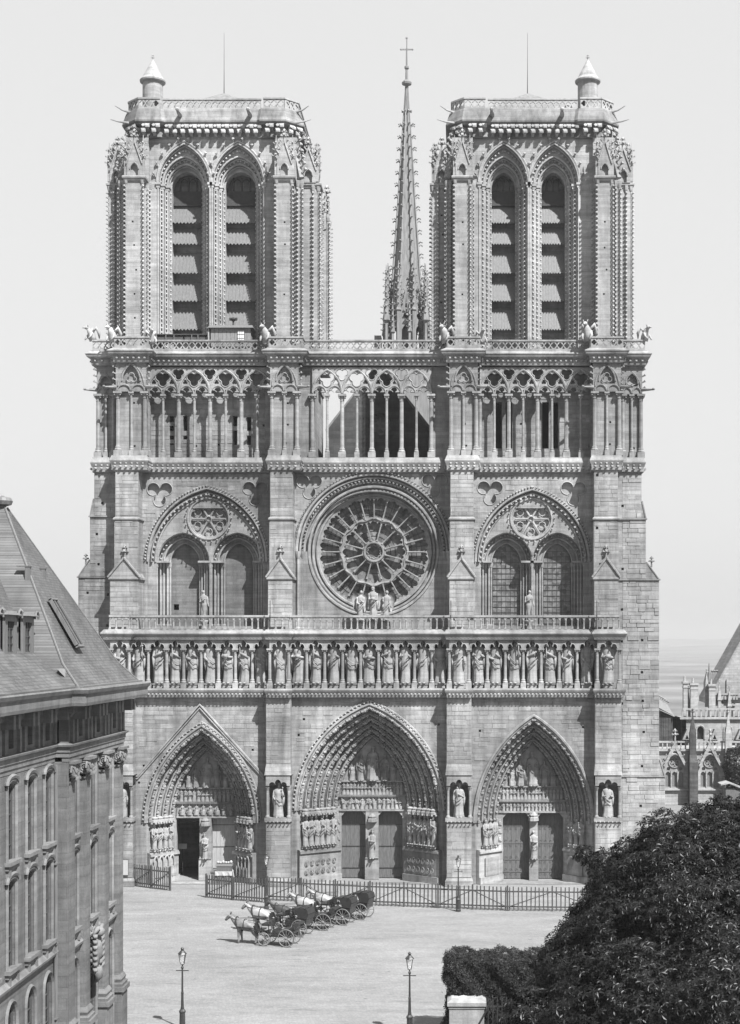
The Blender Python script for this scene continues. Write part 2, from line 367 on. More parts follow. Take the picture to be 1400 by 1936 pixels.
def statue(mb, H, seed, crown=True, pose=0, M=None, wings=False, nude=False, dress=1.0):
    """robed standing figure facing -y, one stone"""
    r = random.Random(seed); n = 24; ph = r.uniform(0, 6); nf = r.choice((7,8,9)); sw = r.choice((-1,1))*r.uniform(.008,.02)
    P = [(0,.150,.120),(.02,.160,.128),(.08,.147,.118),(.18,.135,.108),(.30,.130,.104),(.42,.132,.104),(.50,.134,.104),(.56,.122,.098),(.62,.116,.092),(.68,.124,.094),(.74,.136,.094),(.785,.140,.086),(.815,.112,.074),(.835,.062,.056),(.86,.043,.045),(.885,.040,.044)]
    if nude: P = [(0,.07,.075),(.05,.06,.06),(.15,.062,.066),(.27,.06,.062),(.34,.072,.07),(.45,.092,.082),(.52,.098,.086),(.60,.084,.07),(.68,.098,.076),(.75,.118,.08),(.79,.12,.072),(.82,.08,.062),(.845,.042,.045),(.885,.04,.044)]
    rows = []
    for t, rx, ry in P:
        amp = 0 if nude else max(0, (.80 - t)/.80)*.115 + .02
        ox = sw*math.sin(t*5.0); row = []
        for k in range(n):
            a = 2*PI*k/n
            f = 1 + amp*math.sin(nf*a + ph + 3.2*t*sw*40) + amp*.5*math.sin((nf*2+1)*a + ph*2)
            if not nude and .28 < t < .62: f += .05*math.sin(3*a + ph + t*13)
            row.append((H*(ox + rx*dress*f*math.cos(a)), H*ry*dress*f*math.sin(a), H*t))
        rows.append(row)
    mb.loft(rows, True, True, M)
    hx = H*sw*math.sin(.92*5)*1.4; tilt = r.uniform(-.01,.01)*H
    mb.ball((hx+tilt, -H*.008, H*.932), H*.046, H*.054, H*.064, 10, 7, M)                      # head
    mb.ball((hx+tilt, -H*.058, H*.928), H*.010, H*.016, H*.018, 5, 4, M)                      # nose
    mb.ball((hx+tilt, H*.014, H*.925), H*.058, H*.05, H*.062, 8, 5, M)                        # hair
    if crown:
        mb.ball((hx+tilt, -H*.044, H*.885), H*.030, H*.024, H*.034, 6, 5, M)                  # beard
        mb.lathe([(H*.050,0),(H*.054,H*.028),(H*.048,H*.03),(H*.046,0)], (hx+tilt, 0, H*.968), 10, M)
        for k in range(6): mb.box(-H*.011,H*.011,-H*.006,H*.006,0,H*.028, (M or Matrix()) @ Mrot((hx+tilt+H*.05*math.cos(k*PI/3), H*.05*math.sin(k*PI/3), H*.994), k*PI/3+PI/2))
    if not nude:
        for sx in (-.05,.05): mb.ball((H*sx, -H*.13, H*.012), H*.036, H*.06, H*.022, 6, 4, M)
    hands = {0:((.02,-.13,.68),(-.03,-.13,.56)), 1:((.07,-.15,.64),(-.07,-.15,.64)), 2:((-.05,-.14,.70),(-.16,-.06,.47)),
             3:((.16,-.06,.47),(.05,-.14,.70)), 4:((.03,-.15,.60),(-.03,-.155,.615)), 5:((.13,-.13,.70),(-.10,-.12,.53)), 6:((.16,-.05,.46),(-.10,-.14,.66))}[pose % 7]
    for s, hd in ((1, hands[0]), (-1, hands[1])):
        el = ((.150 if not nude else .128)*s*(dress if dress < 1 else 1), -.03, .585); q = .038 if not nude else .028
        mb.tube([(H*(s*.105),0,H*.785),(H*s*(.135 if not nude else .12)*min(dress,1),-H*.005,H*.70),(H*el[0],H*el[1],H*el[2]),(H*(el[0]*.4+hd[0]*.6),H*(el[1]*.4+hd[1]*.6),H*(el[2]*.4+hd[2]*.6)),(H*hd[0],H*hd[1],H*hd[2])],
                [H*q*1.05,H*q*1.05,H*q,H*q*.9,H*q*.5], 7, M)
        mb.ball((H*hd[0],H*hd[1],H*hd[2]), H*.022, H*.022, H*.028, 6, 4, M)
        if not nude:                                                                          # hanging sleeve
            mb.tube([(H*el[0],H*el[1],H*.60),(H*el[0]*.98,H*(el[1]-.01),H*.45),(H*el[0]*.9,H*(el[1]-.005),H*.30)], [H*.036,H*.03,H*.01], 6, M)
    if not nude:
        s = r.choice((-1,1))                                                                   # mantle folds across the front
        for q in range(2):
            mb.tube([(H*s*.13,-H*.03,H*(.66-q*.06)),(H*s*.05,-H*.125,H*(.55-q*.09)),(-H*s*.05,-H*.125,H*(.47-q*.10)),(-H*s*.125,-H*.05,H*(.45-q*.11))], [H*.006,H*.011,H*.011,H*.005], 5, M)
    if pose % 7 in (2, 5):
        hd = hands[0]; mb.tube([(H*hd[0],H*(hd[1]-.01),H*(hd[2]-.18)),(H*hd[0],H*(hd[1]-.01),H*(hd[2]+.16))], H*.012, 5, M); mb.ball((H*hd[0],H*(hd[1]-.01),H*(hd[2]+.17)), H*.025, H*.025, H*.03, 6, 4, M)
    if pose % 7 == 4: mb.box(-H*.05,H*.05,-H*.20,-H*.165,H*.57,H*.66, M)
    if wings:
        for s in (-1,1):
            mb.plate([(s*H*.03,H*.80),(s*H*.12,H*.93),(s*H*.24,H*.90),(s*H*.27,H*.72),(s*H*.22,H*.42),(s*H*.14,H*.30),(s*H*.06,H*.55)], [], H*.06, H*.11, M=M)
    return mb

PALEDOOR = plain_mat('pale_door', .25, .7, .2, 3, stretch=(5,5,.5))
# ------------------------------------------------------------------ CATHEDRAL
cath = thing('cathedral', 'great gothic stone cathedral with two square towers, round rose window and slender spire', 'cathedral')
# bays and buttresses (x ranges, metres) at the portal, rose and gallery levels
YB = -1.2
BUT = [(PX(207,YB), PX(251,YB)), (PX(503,YB), PX(549,YB)), (PX(845,YB), PX(892,YB)), (PX(1126,YB), PX(1175,YB))]
ZG0, ZG1 = PZ(1320,-1), PZ(1302,-1)          # moulding under the kings
ZK1 = PZ(1209,-1)                             # top of the kings' niches
ZBAL0, ZBAL1 = PZ(1190,-1), PZ(1163,-1)       # lower balustrade
ZS0, ZS1 = PZ(893,1.3), PZ(876,1.3)               # string course above the rose
ZGAL = PZ(865,1.5)                              # gallery floor
ZCAP = PZ(745,1.6); ZARC = PZ(694,1.5); ZCOR = PZ(664,1.1); ZTOP = PZ(641,1.1)

def colonnette(h, r, n=8, base=.32, cap=.42):
    m = MB(); b = base; c = cap
    m.box(-r*1.75, r*1.75, -r*1.75, r*1.75, 0, b*.55)
    m.lathe([(r*1.6,b*.55),(r*1.7,b*.68),(r*1.25,b*.8),(r*1.4,b*.92),(r,b)], n=n)
    m.lathe([(r,b),(r*.94,h-c)], n=n)
    m.lathe([(r,h-c),(r*1.2,h-c*.97),(r*1.0,h-c*.9),(r*1.15,h-c*.6),(r*1.75,h-c*.3)], n=n)
    for k in range(4):
        a = PI/4 + k*PI/2; d = (math.cos(a), math.sin(a), 0); crocket(m, (d[0]*r*1.1, d[1]*r*1.1, h-c*.6), d, r*1.1)
    m.box(-r*1.9, r*1.9, -r*1.9, r*1.9, h-c*.3, h)
    return m

def wall_holes(x0, x1, z0, z1, seed, dx=2.2, dz=1.9, s=.10, margin=.35):
    """square putlog holes left by the builders' scaffolding"""
    r = random.Random(seed); L = []; z = z0 + .9
    while z < z1 - .5:
        x = x0 + margin + r.uniform(0,.2)
        while x < x1 - margin*.6:
            if r.random() < .8:
                a = x + r.uniform(-.12,.12); b = z + r.uniform(-.15,.15); L.append(rect(a-s, a+s, b-s, b+s))
            x += dx
        z += dz
    return L
def pier(m, x0, x1, y0, y1, z0, z1, seed=None, **k):
    if seed is None: m.box(x0,x1,y0,y1,z0,z1); return
    m.plate(rect(x0,x1,z0,z1), wall_holes(x0,x1,z0,z1,seed,**k), y0, y0+.45, back=False); m.box(x0+.002,x1-.002,y0+.45,y1,z0+.002,z1-.002)

# ---- masses behind the facade
XL, XR = -20.9, 21.0
m = MB()
m.box(XL, -5.6, 4.0, 17.5, 8.2, ZTOP-1.0); m.box(XL, -5.6, 9, 17.5, 0, 8.2); m.box(XL, -17.4, 4.0, 9, 0, 8.2); m.box(-10.6, -5.6, 4.0, 9, 0, 8.2)
m.box(5.6, XR, 4.0, 17.5, 0, ZTOP-1.0); m.box(-5.6, 5.6, 4.2, 17.5, 0, ZGAL-.4)
m.build('tower_base', STONE, cath)

# ---- portal storey wall
portals = [dict(px=378, half=(277,486), zs=PZ(1556), za=PZ(1375), hin=(334,449), zin=PZ(1424), no=4, door=(335,446), zl=PZ(1546,2), dep=2.3, trum=(378,400)),
           dict(px=700, half=(561,837), zs=PZ(1533), za=PZ(1334), hin=(642,768), zin=PZ(1400), no=6, door=(647,762), zl=PZ(1531,3), dep=2.6, trum=(692,716)),
           dict(px=1006, half=(899,1121), zs=PZ(1556), za=PZ(1356), hin=(944,1071), zin=PZ(1410), no=4, door=(951,1065), zl=PZ(1536,2), dep=2.2, trum=(1002,1017))]
holes = []
for p in portals:
    p['x'] = PX(sum(p['half'])/2); p['w'] = (p['half'][1]-p['half'][0])/2*D/F; p['rise'] = p['za']-p['zs']
    holes.append(opening(p['w'], p['rise'], p['x'], .02, p['zs'], 14))
m = MB(); wx0, wx1 = PX(207,0), PX(1176,0)
r = random.Random(5); ph = []
for px_, pz_ in ((272,1448),(263,1480),(478,1418),(565,1390),(1103,1375),(575,1360),(830,1370),(908,1382)):
    a, b = PX(px_), PZ(pz_); ph.append(rect(a-.09,a+.09,b-.09,b+.09))
m.plate(rect(wx0, wx1, 0.0, ZG0+.3), holes + ph, 0.0, 1.0)
m.box(wx0, wx1, 1.0, 1.3, ZG0-1, ZG0+.3)
for xa, xb in ((wx0, portals[0]['x']-portals[0]['w']-.02), (portals[0]['x']+portals[0]['w']+.02, portals[1]['x']-portals[1]['w']-.02), (portals[1]['x']+portals[1]['w']+.02, portals[2]['x']-portals[2]['w']-.02), (portals[2]['x']+portals[2]['w']+.02, wx1)):
    m.box(xa, xb, 1.002, 4.0, 0, PZ(1560)); m.box(xa,xb,1.002,1.25,PZ(1560),ZG0)
pw_ = m.build('portal_wall', STONE, cath)
m = MB(); ashlar(m, wx0, wx1, .05, ZG0+.2, 0.0, [opening(p['w']+.45, p['rise']+.5, p['x'], -1, p['zs'], 14) for p in portals] + ph + [rect(a-.05,b+.05,-1,40) for a,b in BUT] + [[(PX(252),PZ(1474)),(PX(378),PZ(1326)),(PX(506),PZ(1474)),(PX(498),PZ(1482)),(PX(378),PZ(1345)),(PX(260),PZ(1482))]], 1)
stuff(m.build('ashlar_blocks', BLOCK, pw_))

def voussoir_points(w, h, cx, zs, step, n=40):
    A = arch(w, h, cx, zs, n); L = [0]
    for i in range(1, len(A)): L.append(L[-1] + math.dist(A[i], A[i-1]))
    half = L[n]; k = max(2, int(half/step)); out = []
    for side in (0, 1):
        for q in range(k):
            t = half*(q+.5)/k; t = t if side == 0 else L[-1]-t
            i = next(i for i in range(1, len(L)) if L[i] >= t); f = (t-L[i-1])/(L[i]-L[i-1])
            x = A[i-1][0]+(A[i][0]-A[i-1][0])*f; z = A[i-1][1]+(A[i][1]-A[i-1][1])*f
            d = Vector((A[i][0]-A[i-1][0], A[i][1]-A[i-1][1])).normalized()
            if side: d = -d
            out.append((x, z, d.x, d.y, side))
    return out

for pi_, p in enumerate(portals):
    x, wo, zs, ro, no, dep = p['x'], p['w'], p['zs'], p['rise'], p['no'], p['dep']
    xi0, xi1 = PX(p['hin'][0], dep), PX(p['hin'][1], dep); xi = (xi0+xi1)/2; wi = (xi1-xi0)/2; ri = p['zin']-zs
    m = MB(); rowsl = []
    def ring(t, y):
        ww = wo + (wi-wo)*t; hh = ro + (ri-ro)*t; cc = x + (xi-x)*t
        return [(a, y, b) for a, b in arch(ww, hh, cc, zs, 14)]
    for k in range(no):
        t0, t1 = k/no, (k+1)/no; y0, y1 = dep*t0, dep*t1
        rowsl += [ring(t0, y0), ring(t0+.08/no, y0+.5*(y1-y0)), ring(t0+.30/no, y1+.10), ring(t0+.75/no, y1+.12), ring(t1, y1)]
        A = ring(t0+.03, y0+.03); m.tube(A, .085, 5)
    m.loft(rowsl)
    # splayed jambs
    for s in (-1, 1):
        xo = x + s*(wo-.0); xin = xi + s*wi
        z1 = zs; zb = 2.75 if pi_ != 0 else 2.5
        m.loft([[(xo,0.0,0),(xin,dep,0)],[(xo,0.0,z1+.1),(xin,dep,z1+.1)]])
        # projecting plinth of the jamb with a moulded shelf
        o1 = Vector((-(dep), (xin-xo)*s*-s)) ; dv = Vector((xin-xo, dep)).normalized(); nv = Vector((-s*dv.y, s*dv.x*1.0)); nv = Vector((dv.y, -dv.x)) if s < 0 else Vector((-dv.y, dv.x))
        if nv.y > 0: nv = -nv
        a = Vector((xo, .06)); b = Vector((xin, dep)) - dv*.15
        for off, za, zc in ((.62,0,.55),(.45,.55,zb-.3),(.60,zb-.3,zb-.12),(.5,zb-.12,zb)):
            pts = [a + dv*.02, b, b + nv*off, a + dv*.02 + nv*off*.92]
            m.add([(q.x,max(q.y,-.45),zz) for zz in (za,zc) for q in pts], [(0,1,2,3),(4,5,6,7),(0,1,5,4),(1,2,6,5),(2,3,7,6),(3,0,4,7)])
    pm = m.build('portal', CARVED, cath)
    pm['label'] = ['left portal under a steep gable moulding','tall central portal with six rows of carved figures','right portal with pale stone and iron-bound doors'][pi_]
    # outer hood moulding with leaves
    m = MB(); A = [(a,-.06,b) for a,b in arch(wo+.10, ro+.14, x, zs, 14)]; m.tube(A, .13, 6)
    B = [(a,-.02,b) for a,b in arch(wo+.34, ro+.42, x, zs, 14)]
    if pi_ != 2:
        for a, b, dx_, dz_, sd in voussoir_points(wo+.24, ro+.30, x, zs, .34): crocket(m, (a,-.02,b), (0,-1,.2), .2, (dx_,0,dz_))
        m.tube(B, .09, 6)
    m.build('hood_moulding', CARVED, pm)
    # carved figures in the archivolts, joined row by row
    for k in range(no):
        t = (k+.55)/no; y = dep*(k+.35)/no; ww = wo+(wi-wo)*t; hh = ro+(ri-ro)*t; cc = x+(xi-x)*t; m = MB()
        small = pi_ == 2
        for q, (a, b, dx_, dz_, sd) in enumerate(voussoir_points(ww, hh, cc, zs, .56 if small else .66)):
            M = frame((a, y-.02, b), (1,0,0) if abs(dz_) > .3 else (1,0,0), (dx_*.92, -.18, dz_*.92))
            inw = Vector((cc-a, 0, zs+hh*.3-b)).normalized(); f = (Vector((0,-1,0)) + inw*.55).normalized()
            zv = Vector((dx_, -.12, dz_)).normalized(); xv = f.cross(zv) * -1
            M = frame((a - dx_*.36, y-.10, b - dz_*.36), xv, zv)
            mini_figure(m, M, .56 if small else .72, seated=(q % 2 == 0), seed=k*97+q+pi_*1000)
            m.ball((a+dx_*.40, y-.20, b+dz_*.40), .16, .15, .09, 6, 3)
        stuff(m.build('archivolt_figures', CARVED, pm))
    # statues against the jambs, each on a console below a canopy
    for s in (-1, 1):
        xo = x + s*wo; xin = xi + s*wi; ns = {0:4,1:6,2:3}[pi_]
        zb = 2.75 if pi_ != 0 else 2.5; hs = {0:2.05,1:2.45,2:2.15}[pi_]
        dv = Vector((xin-xo, dep)); L = dv.length; u = dv.normalized(); nv = Vector((u.y, -u.x))
        if nv.y > 0: nv = -nv
        a0, a1 = (.10, .86) if pi_ == 1 else ((.10,.80) if pi_ == 0 else (.22,.80))
        can = MB()
        for q in range(ns):
            f = a0 + (a1-a0)*(q+.5)/ns; c = Vector((xo, 0)) + dv*f + nv*.30
            fa = math.atan2(nv.x, -nv.y)
            sm = MB(); statue(sm, hs, 500+pi_*50+q+(s+1)*11, crown=(q % 3 == 0), pose=q*3+s+1, dress=.66 if pi_ != 1 else .64)
            so_ = sm.build('jamb_statue', STATUE, pm, True, (c.x, c.y, zb+.28), fa*.6)
            cm = MB(); cm.lathe([(.16,0),(.30,.18),(.34,.28)], n=8); 
            for kk in range(5): crocket(cm, (.2*math.cos(kk*1.256), .2*math.sin(kk*1.256), .08), (math.cos(kk*1.256), math.sin(kk*1.256), 0), .16)
            cm.build('console', CARVED, pm, loc=(c.x, c.y, zb-.001))
            zc = zb+.28+hs+.06
            if zc < zs+.3:
                can.lathe([(.30,0),(.36,.05),(.36,.22),(.26,.25),(.30,.40),(.12,.50)], (c.x, c.y+.04, zc), 8)
                for kk in range(6): can.ball((c.x+.34*math.cos(kk*1.05), c.y+.34*math.sin(kk*1.05), zc-.03), .1, .1, .09, 5, 3)
            can.tube([(c.x-nv.x*.28, c.y-nv.y*.28, zb), (c.x-nv.x*.28, c.y-nv.y*.28, zs)], .11, 6)
            c2 = Vector((xo,0)) + dv*(f+(a1-a0)*.5/ns) + nv*.02
            can.tube([(c2.x,c2.y,zb),(c2.x,c2.y,zs)], .08, 6)
            # blind arcade and medallions on the plinth
            b = Vector((xo,0)) + dv*f + nv*.5; ang = math.atan2(u.y, u.x) if s < 0 else math.atan2(-u.y, -u.x)
            MM = Mrot((b.x, b.y, 0), ang)
            wq = L*(a1-a0)/ns*.5
            if pi_ == 1:
                for zz in (1.02, 1.72):
                    can.tube([MM @ Vector((wq*.62*math.cos(t_), -.02, zz+.22*math.sin(t_)+(0.0))) for t_ in [i*2*PI/10 for i in range(11)]], .03, 4)
                    mini_figure(can, MM @ Matrix.Translation((0,.03,zz-.18)), .34, True, q)
            elif pi_ == 0:
                can.tube([MM @ Vector((wq*.8*math.cos(t_), -.04, 1.75+.42*math.sin(t_))) for t_ in [i*PI/8 for i in range(9)]], .07, 5)
                can.tube([MM @ Vector((wq*.9,-.05,.5)), MM @ Vector((wq*.9,-.05,1.75))], .10, 6)
                can.tube([MM @ Vector((-wq*.0,-.02,.5)), MM @ Vector((0,-.02,1.3))], .16, 6)
            else:
                for e in (-.75,-.25,.25,.75):
                    can.tube([MM @ Vector((wq*e,-.03,.6)), MM @ Vector((wq*e,-.03,2.1))], .06, 5)
        can.build('canopies', CARVED, pm)
    # tympanum, lintel, trumeau, doors
    zl = p['zl']; m = MB()
    zt = zl
    T = [(a,b) for a,b in arch(wi+.15, ri+.2, xi, zs, 12)]
    if zs > zl: T = [(xi-wi-.15, zl)] + T + [(xi+wi+.15, zl)]
    else: T = [(a,b) for a,b in T if b > zl]; T = [(T[0][0], zl)] + T + [(T[-1][0], zl)]
    m.plate(T, [], dep+.10, dep+.6, back=False)
    hb = [(.0,1.12),(1.2,1.15)] if pi_ != 2 else [(.0,.85),(.95,1.1)]
    for za, hh in hb:
        wv = wi*1.0
        m.box(xi-wv, xi+wv, dep-.12, dep+.12, zl+za-.06, zl+za+.06); m.box(xi-wv, xi+wv, dep-.12, dep+.12, zl+za+hh-.02, zl+za+hh+.08)
    m.build('tympanum', CARVED, pm)
    for li, (za, hh) in enumerate(hb):
        m = MB(); n_ = (14, 17)[li % 2] if pi_ else (8, 13)[li]
        if pi_ == 2: n_ = 17
        for q in range(n_):
            xx = xi - wi*.92 + 2*wi*.92*(q+.5)/n_
            mini_figure(m, Matrix.Translation((xx, dep+.02, zl+za+.08)) @ Matrix.Rotation(random.Random(q+li*31+pi_).uniform(-.3,.3) if li == 0 and pi_ == 1 else 0, 4, 'Y'), hh-.14, seated=(pi_ == 0 and li == 0), seed=q+li*50+pi_*300)
        stuff(m.build('lintel_figures', CARVED, pm))
    zb = zl + hb[1][0] + hb[1][1] + .08
    hh = (p['zin']-zb)
    m = MB(); statue(m, hh*.80, 40+pi_, True, 1, Matrix.Translation((xi, dep+.02, zb)), dress=1.15); m.box(xi-hh*.24, xi+hh*.24, dep-.02, dep+.2, zb, zb+hh*.34); m.box(xi-hh*.27, xi+hh*.27, dep+.0, dep+.15, zb+hh*.34, zb+hh*.38)
    m.build('enthroned_figure', CARVED, pm, True)
    for s in (-1,1):
        for q, (fx, fh) in enumerate(((.36,.60),(.62,.38))):
            m = MB(); statue(m, hh*fh, 60+q+s+pi_*7, q == 0, q*2+1+s, Matrix.Translation((xi+s*wi*fx, dep+.02, zb)), dress=1.0 if q == 0 else 1.3, wings=(q == 0)); m.build('tympanum_figure', CARVED, pm, True)
    d0, d1 = PX(p['door'][0], dep+.6), PX(p['door'][1], dep+.6); t0, t1 = PX(p['trum'][0], dep), PX(p['trum'][1], dep)
    m = MB()                                                        # door jambs in front of the wall
    
    for s, q in ((-1, d0), (1, d1)):
        m = MB(); m.box(min(q, xi+s*(wi+.3)), max(q, xi+s*(wi+.3)), dep-.02, dep+.9, 0, zl-.02)
        for k in range(6):
            zz = 1.2 + k*(zl-1.6)/6; a = q + s*.28; m.box(a-.2, a+.2, dep-.10, dep-.02, zz, zz+.04); mini_figure(m, Matrix.Translation((a, dep-.02, zz+.04)), .52, True, k)
        if pi_: m.add([(q,dep,zl-.02),(q,dep+.5,zl-.02),(q-s*.42,dep,zl-.02),(q-s*.42,dep+.5,zl-.02),(q,dep,zl-.5),(q,dep+.5,zl-.5)], [(0,2,4),(1,3,5),(2,3,5,4),(0,1,3,2)])
        m.build('door_jamb', CARVED, pm)
    m = MB(); tc = (t0+t1)/2; tw = (t1-t0)/2
    m.box(t0, t1, dep-.1, dep+.75, 0, zl-.02); m.box(t0-.05, t1+.05, dep-.25, dep+.1, 0, 1.7)
    if pi_: 
        for s in (-1,1): m.add([(tc+s*tw,dep,zl-.02),(tc+s*tw,dep+.5,zl-.02),(tc+s*(tw+.4),dep,zl-.02),(tc+s*(tw+.4),dep+.5,zl-.02),(tc+s*tw,dep,zl-.45),(tc+s*tw,dep+.5,zl-.45)], [(0,2,4),(1,3,5),(2,3,5,4),(0,1,3,2)])
    for k in range(3): m.box(t0-.02, t1+.02, dep-.3, dep-.1, 1.7+k*.02, 1.74+k*.02)
    m.lathe([(.3,0),(.42,.06),(.40,.3),(.28,.36),(.33,.5),(.1,.75)], (tc, dep-.12, zl-.75 if pi_ != 1 else zl-1.0), 8)
    m.build('trumeau', CARVED, pm)
    sm = MB(); statue(sm, (zl-1.75)*.60 if pi_ == 1 else (zl-1.75)*.62, 900+pi_, crown=pi_ != 2, pose=4, dress=.72); sm.build('trumeau_statue', STATUE, pm, True, (tc, dep-.30, 1.75))
    for side, (a, b) in enumerate(((d0, t0), (t1, d1))):
        if pi_ == 0 and side == 0: continue                         # the left leaf stands open
        m = MB(); yb_ = dep+.62; n_ = 6
        for k in range(n_):
            qa = a + (b-a)*k/n_; qb = a + (b-a)*(k+1)/n_; m.box(qa+.006, qb-.006, yb_, yb_+.12, .04, zl-.04)
        dr = m.build('door', WOOD if pi_ != 0 else PALEDOOR, pm)
        for zz in ((.55,1.55,2.9,4.3,5.1) if pi_ == 2 else (.8,2.6,4.4)):
            hm = MB(); hm.box(a+.04, b-.04, yb_-.035, yb_-.003, zz, zz+.07)
            if pi_ == 2:
                for k in range(5):
                    cx_ = a+(b-a)*(k+.5)/5
                    for sg in (-1,1):
                        hm.tube([(cx_+.13*(1-t_/9)*math.cos(t_*.8), yb_-.02, zz+.035+sg*(.17+.13*(1-t_/9)*math.sin(t_*.8))) for t_ in range(9)], .012, 4)
            hm.build('hinge', IRON if pi_ == 1 else WOOD, dr)
    m = MB(); yb_ = dep + .76
    m.box(xi-wi-.3, xi+wi+.3, yb_, yb_+.05, zl-.5, zl+.1)
    m.build('door_head', DARKWOOD, pm)
    if pi_: 
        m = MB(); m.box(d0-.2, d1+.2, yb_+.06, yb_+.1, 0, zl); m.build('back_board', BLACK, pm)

# gable moulding over the left portal
m = MB(); gx = PX(378); za = PZ(1332); ex0, ez = PX(258), PZ(1468); ex1 = PX(500)
for o_, r_ in ((0,.11),(.2,.08)):
    m.tube([(ex0-.25,-.07,ez-o_),(ex0+.1,-.07,ez-o_+.02),(gx,-.07,za-o_*1.5),(ex1,-.07,ez-o_)], r_, 6)
m.build('gable_moulding', CARVED, cath)

# ---- buttresses of the portal storey, each with a statue niche
NICHE_Z0, NICHE_Z1 = PZ(1543,YB), PZ(1468,YB)
for i, (a, b) in enumerate(BUT):
    m = MB(); c = (a+b)/2; hw = (b-a)/2
    nz0, nz1 = NICHE_Z0, NICHE_Z1
    m.box(a, b, YB, 1.0, 0, nz0-.45); m.box(a-.12, b+.12, YB-.14, .9, 0, .45); m.frustum((a-.12,b+.12,YB-.14,.9),(a,b,YB,.9),.45,.65)
    m.box(a, b, YB+1.05, 1.0, nz0-.45, nz1+.1); m.box(a, a+.22, YB+.1, YB+1.06, nz0-.45, nz1); m.box(b-.22, b, YB+.1, YB+1.06, nz0-.45, nz1)
    m.box(a-.1, b+.1, YB-.15, YB+1.0, nz0-.45, nz0-.15)
    m.plate(rect(a, b, nz1-.75, nz1+.1), [], YB+.55, YB+1.04)
    nb = [(a,nz1+.1),(a,nz1-.75)] + [(c-hw*.72,nz1-.75)] + [(x_,z_) for x_,z_ in arch(hw*.24, .22, c-hw*.48, nz1-.68,4)] + [(x_,z_) for x_,z_ in arch(hw*.26,.34,c,nz1-.58,4)] + [(x_,z_) for x_,z_ in arch(hw*.24,.22,c+hw*.48,nz1-.68,4)] + [(c+hw*.72,nz1-.75),(b,nz1-.75),(b,nz1+.1)]
    m.plate(nb, [], YB-.08, YB+.45)
    m.frustum((a-.1,b+.1,YB-.16,1.0),(a,b,YB+.12,1.0),nz1+.1,nz1+.95)
    m.box(a, b, YB+.12, 1.0, nz1+.95, ZG0+.25)
    for s in (-1, 1):
        xx = c + s*(hw-.12); m.lathe([(.17,0),(.17,.12),(.1,.2),(.095,nz1-nz0-1.0),(.18,nz1-nz0-.75)], (xx, YB+.02, nz0-.15), 8)
    r_ = random.Random(i)
    leaf_row(m, [(a-.1,YB-.16),(b+.1,YB-.16)], .3, nz0-.5, .16)
    bo = m.build('buttress', STONE, cath)
    m = MB(); ashlar(m, a, b, .7, nz0-.5, YB, [], 20+i); ashlar(m, a, b, nz1+1.0, ZG0, YB+.12, [], 30+i); stuff(m.build('ashlar_blocks', BLOCK, bo))
niche_labels = ['robed statue in the niche of the far left buttress, half hidden by the slate-roofed building', 'robed statue in the buttress niche between left and central portals', 'robed statue in the buttress niche between central and right portals', 'robed statue in the buttress niche right of the right portal']
for i, (a, b) in enumerate(BUT):
    sm = MB(); statue(sm, 2.75, 700+i, crown=i in (1,2), pose=(3,5,2,1)[i])
    o = sm.build('niche_statue', STATUE, None, True, ((a+b)/2, YB+.42, NICHE_Z0-.15))
    tag(o, niche_labels[i], 'statue', 'statues in the buttress niches')

# ---- gallery of kings
kx = [225,262,298,331,363,396,429,461,493,529,563,597,631,665,699,733,767,800,833,868,905,938,973,1007,1041,1075,1110,1150]
cxs = [209,244,280,315,347,380,413,445,477,510,546,580,614,648,682,716,750,784,817,850,887,922,956,990,1024,1058,1092,1130,1172]
onb = lambda p: (p < 246) or (508 < p < 548) or (848 < p < 890) or (p > 1126)
KY = lambda p: -1.25 if onb(p) else -.28
def kx_(p): return PX(p, KY(p))
jog = []
for (a, b), nm in zip(((PX(200,-1.2),PX(246,-1.2)),(PX(506,-1.2),PX(549,-1.2)),(PX(847,-1.2),PX(890,-1.2)),(PX(1127,-1.2),PX(1178,-1.2))), range(4)): jog.append((a,b))
def fpath(jg, yb, yw, x0=None, x1=None, ret=3.0):
    """plan of a string course that breaks forward round the buttresses"""
    L = [(jg[0][0], yw+ret)]
    for a, b in jg: L += [(a, yw), (a, yb), (b, yb), (b, yw)]
    L = [L[0], (jg[0][0], yb)] + L[3:]
    L = L[:-1] + [(jg[-1][1], yw+ret)]
    return L
m = MB(); pk = fpath(jog, -1.35, -.40)
m.molding(pk, [(0,ZG0),(.06,ZG0+.05),(.10,ZG0+.3),(.20,ZG0+.5),(.24,ZG0+.62),(.20,ZG1),(-.5,ZG1),(-.5,ZG0)])
leaf_row(m, pk, .30, ZG0+.22, .22)
m.box(jog[0][0]+.05, jog[-1][1]-.05, -.37, 1.6, ZG0, ZG1)
for a, b in jog: m.box(a+.03,b-.03,-1.32,-.1,ZG0,ZG1); m.box(a+.05,b-.05,.25,1.5,ZG1,ZK1)
m.box(jog[0][0]+.1, jog[-1][1]-.1, 1.45, 4.0, ZG1, ZK1+.5)                    # back wall of the niches
m.molding(pk, [(-.9,ZK1-.02),(.12,ZK1-.02),(.16,ZK1+.12),(.24,ZK1+.3),(.34,ZK1+.42),(.34,ZK1+.5),(.10,ZBAL0-.02),(-.9,ZBAL0-.02)])
leaf_row(m, pk, .26, ZK1+.10, .17)
m.box(jog[0][0]+.2, jog[-1][1]-.2, -.15, 4.0, ZK1, ZBAL0-.04)
for a, b in jog: m.box(a+.05,b-.05,-1.3,0,ZK1,ZBAL0-.05)
kg = m.build('kings_gallery', STONE, cath)
proto = None; KH = ZK1 - ZG1
capz = PZ(1232,-1) - ZG1 + .25
cm = colonnette(capz, .125, 8, .75, .42)
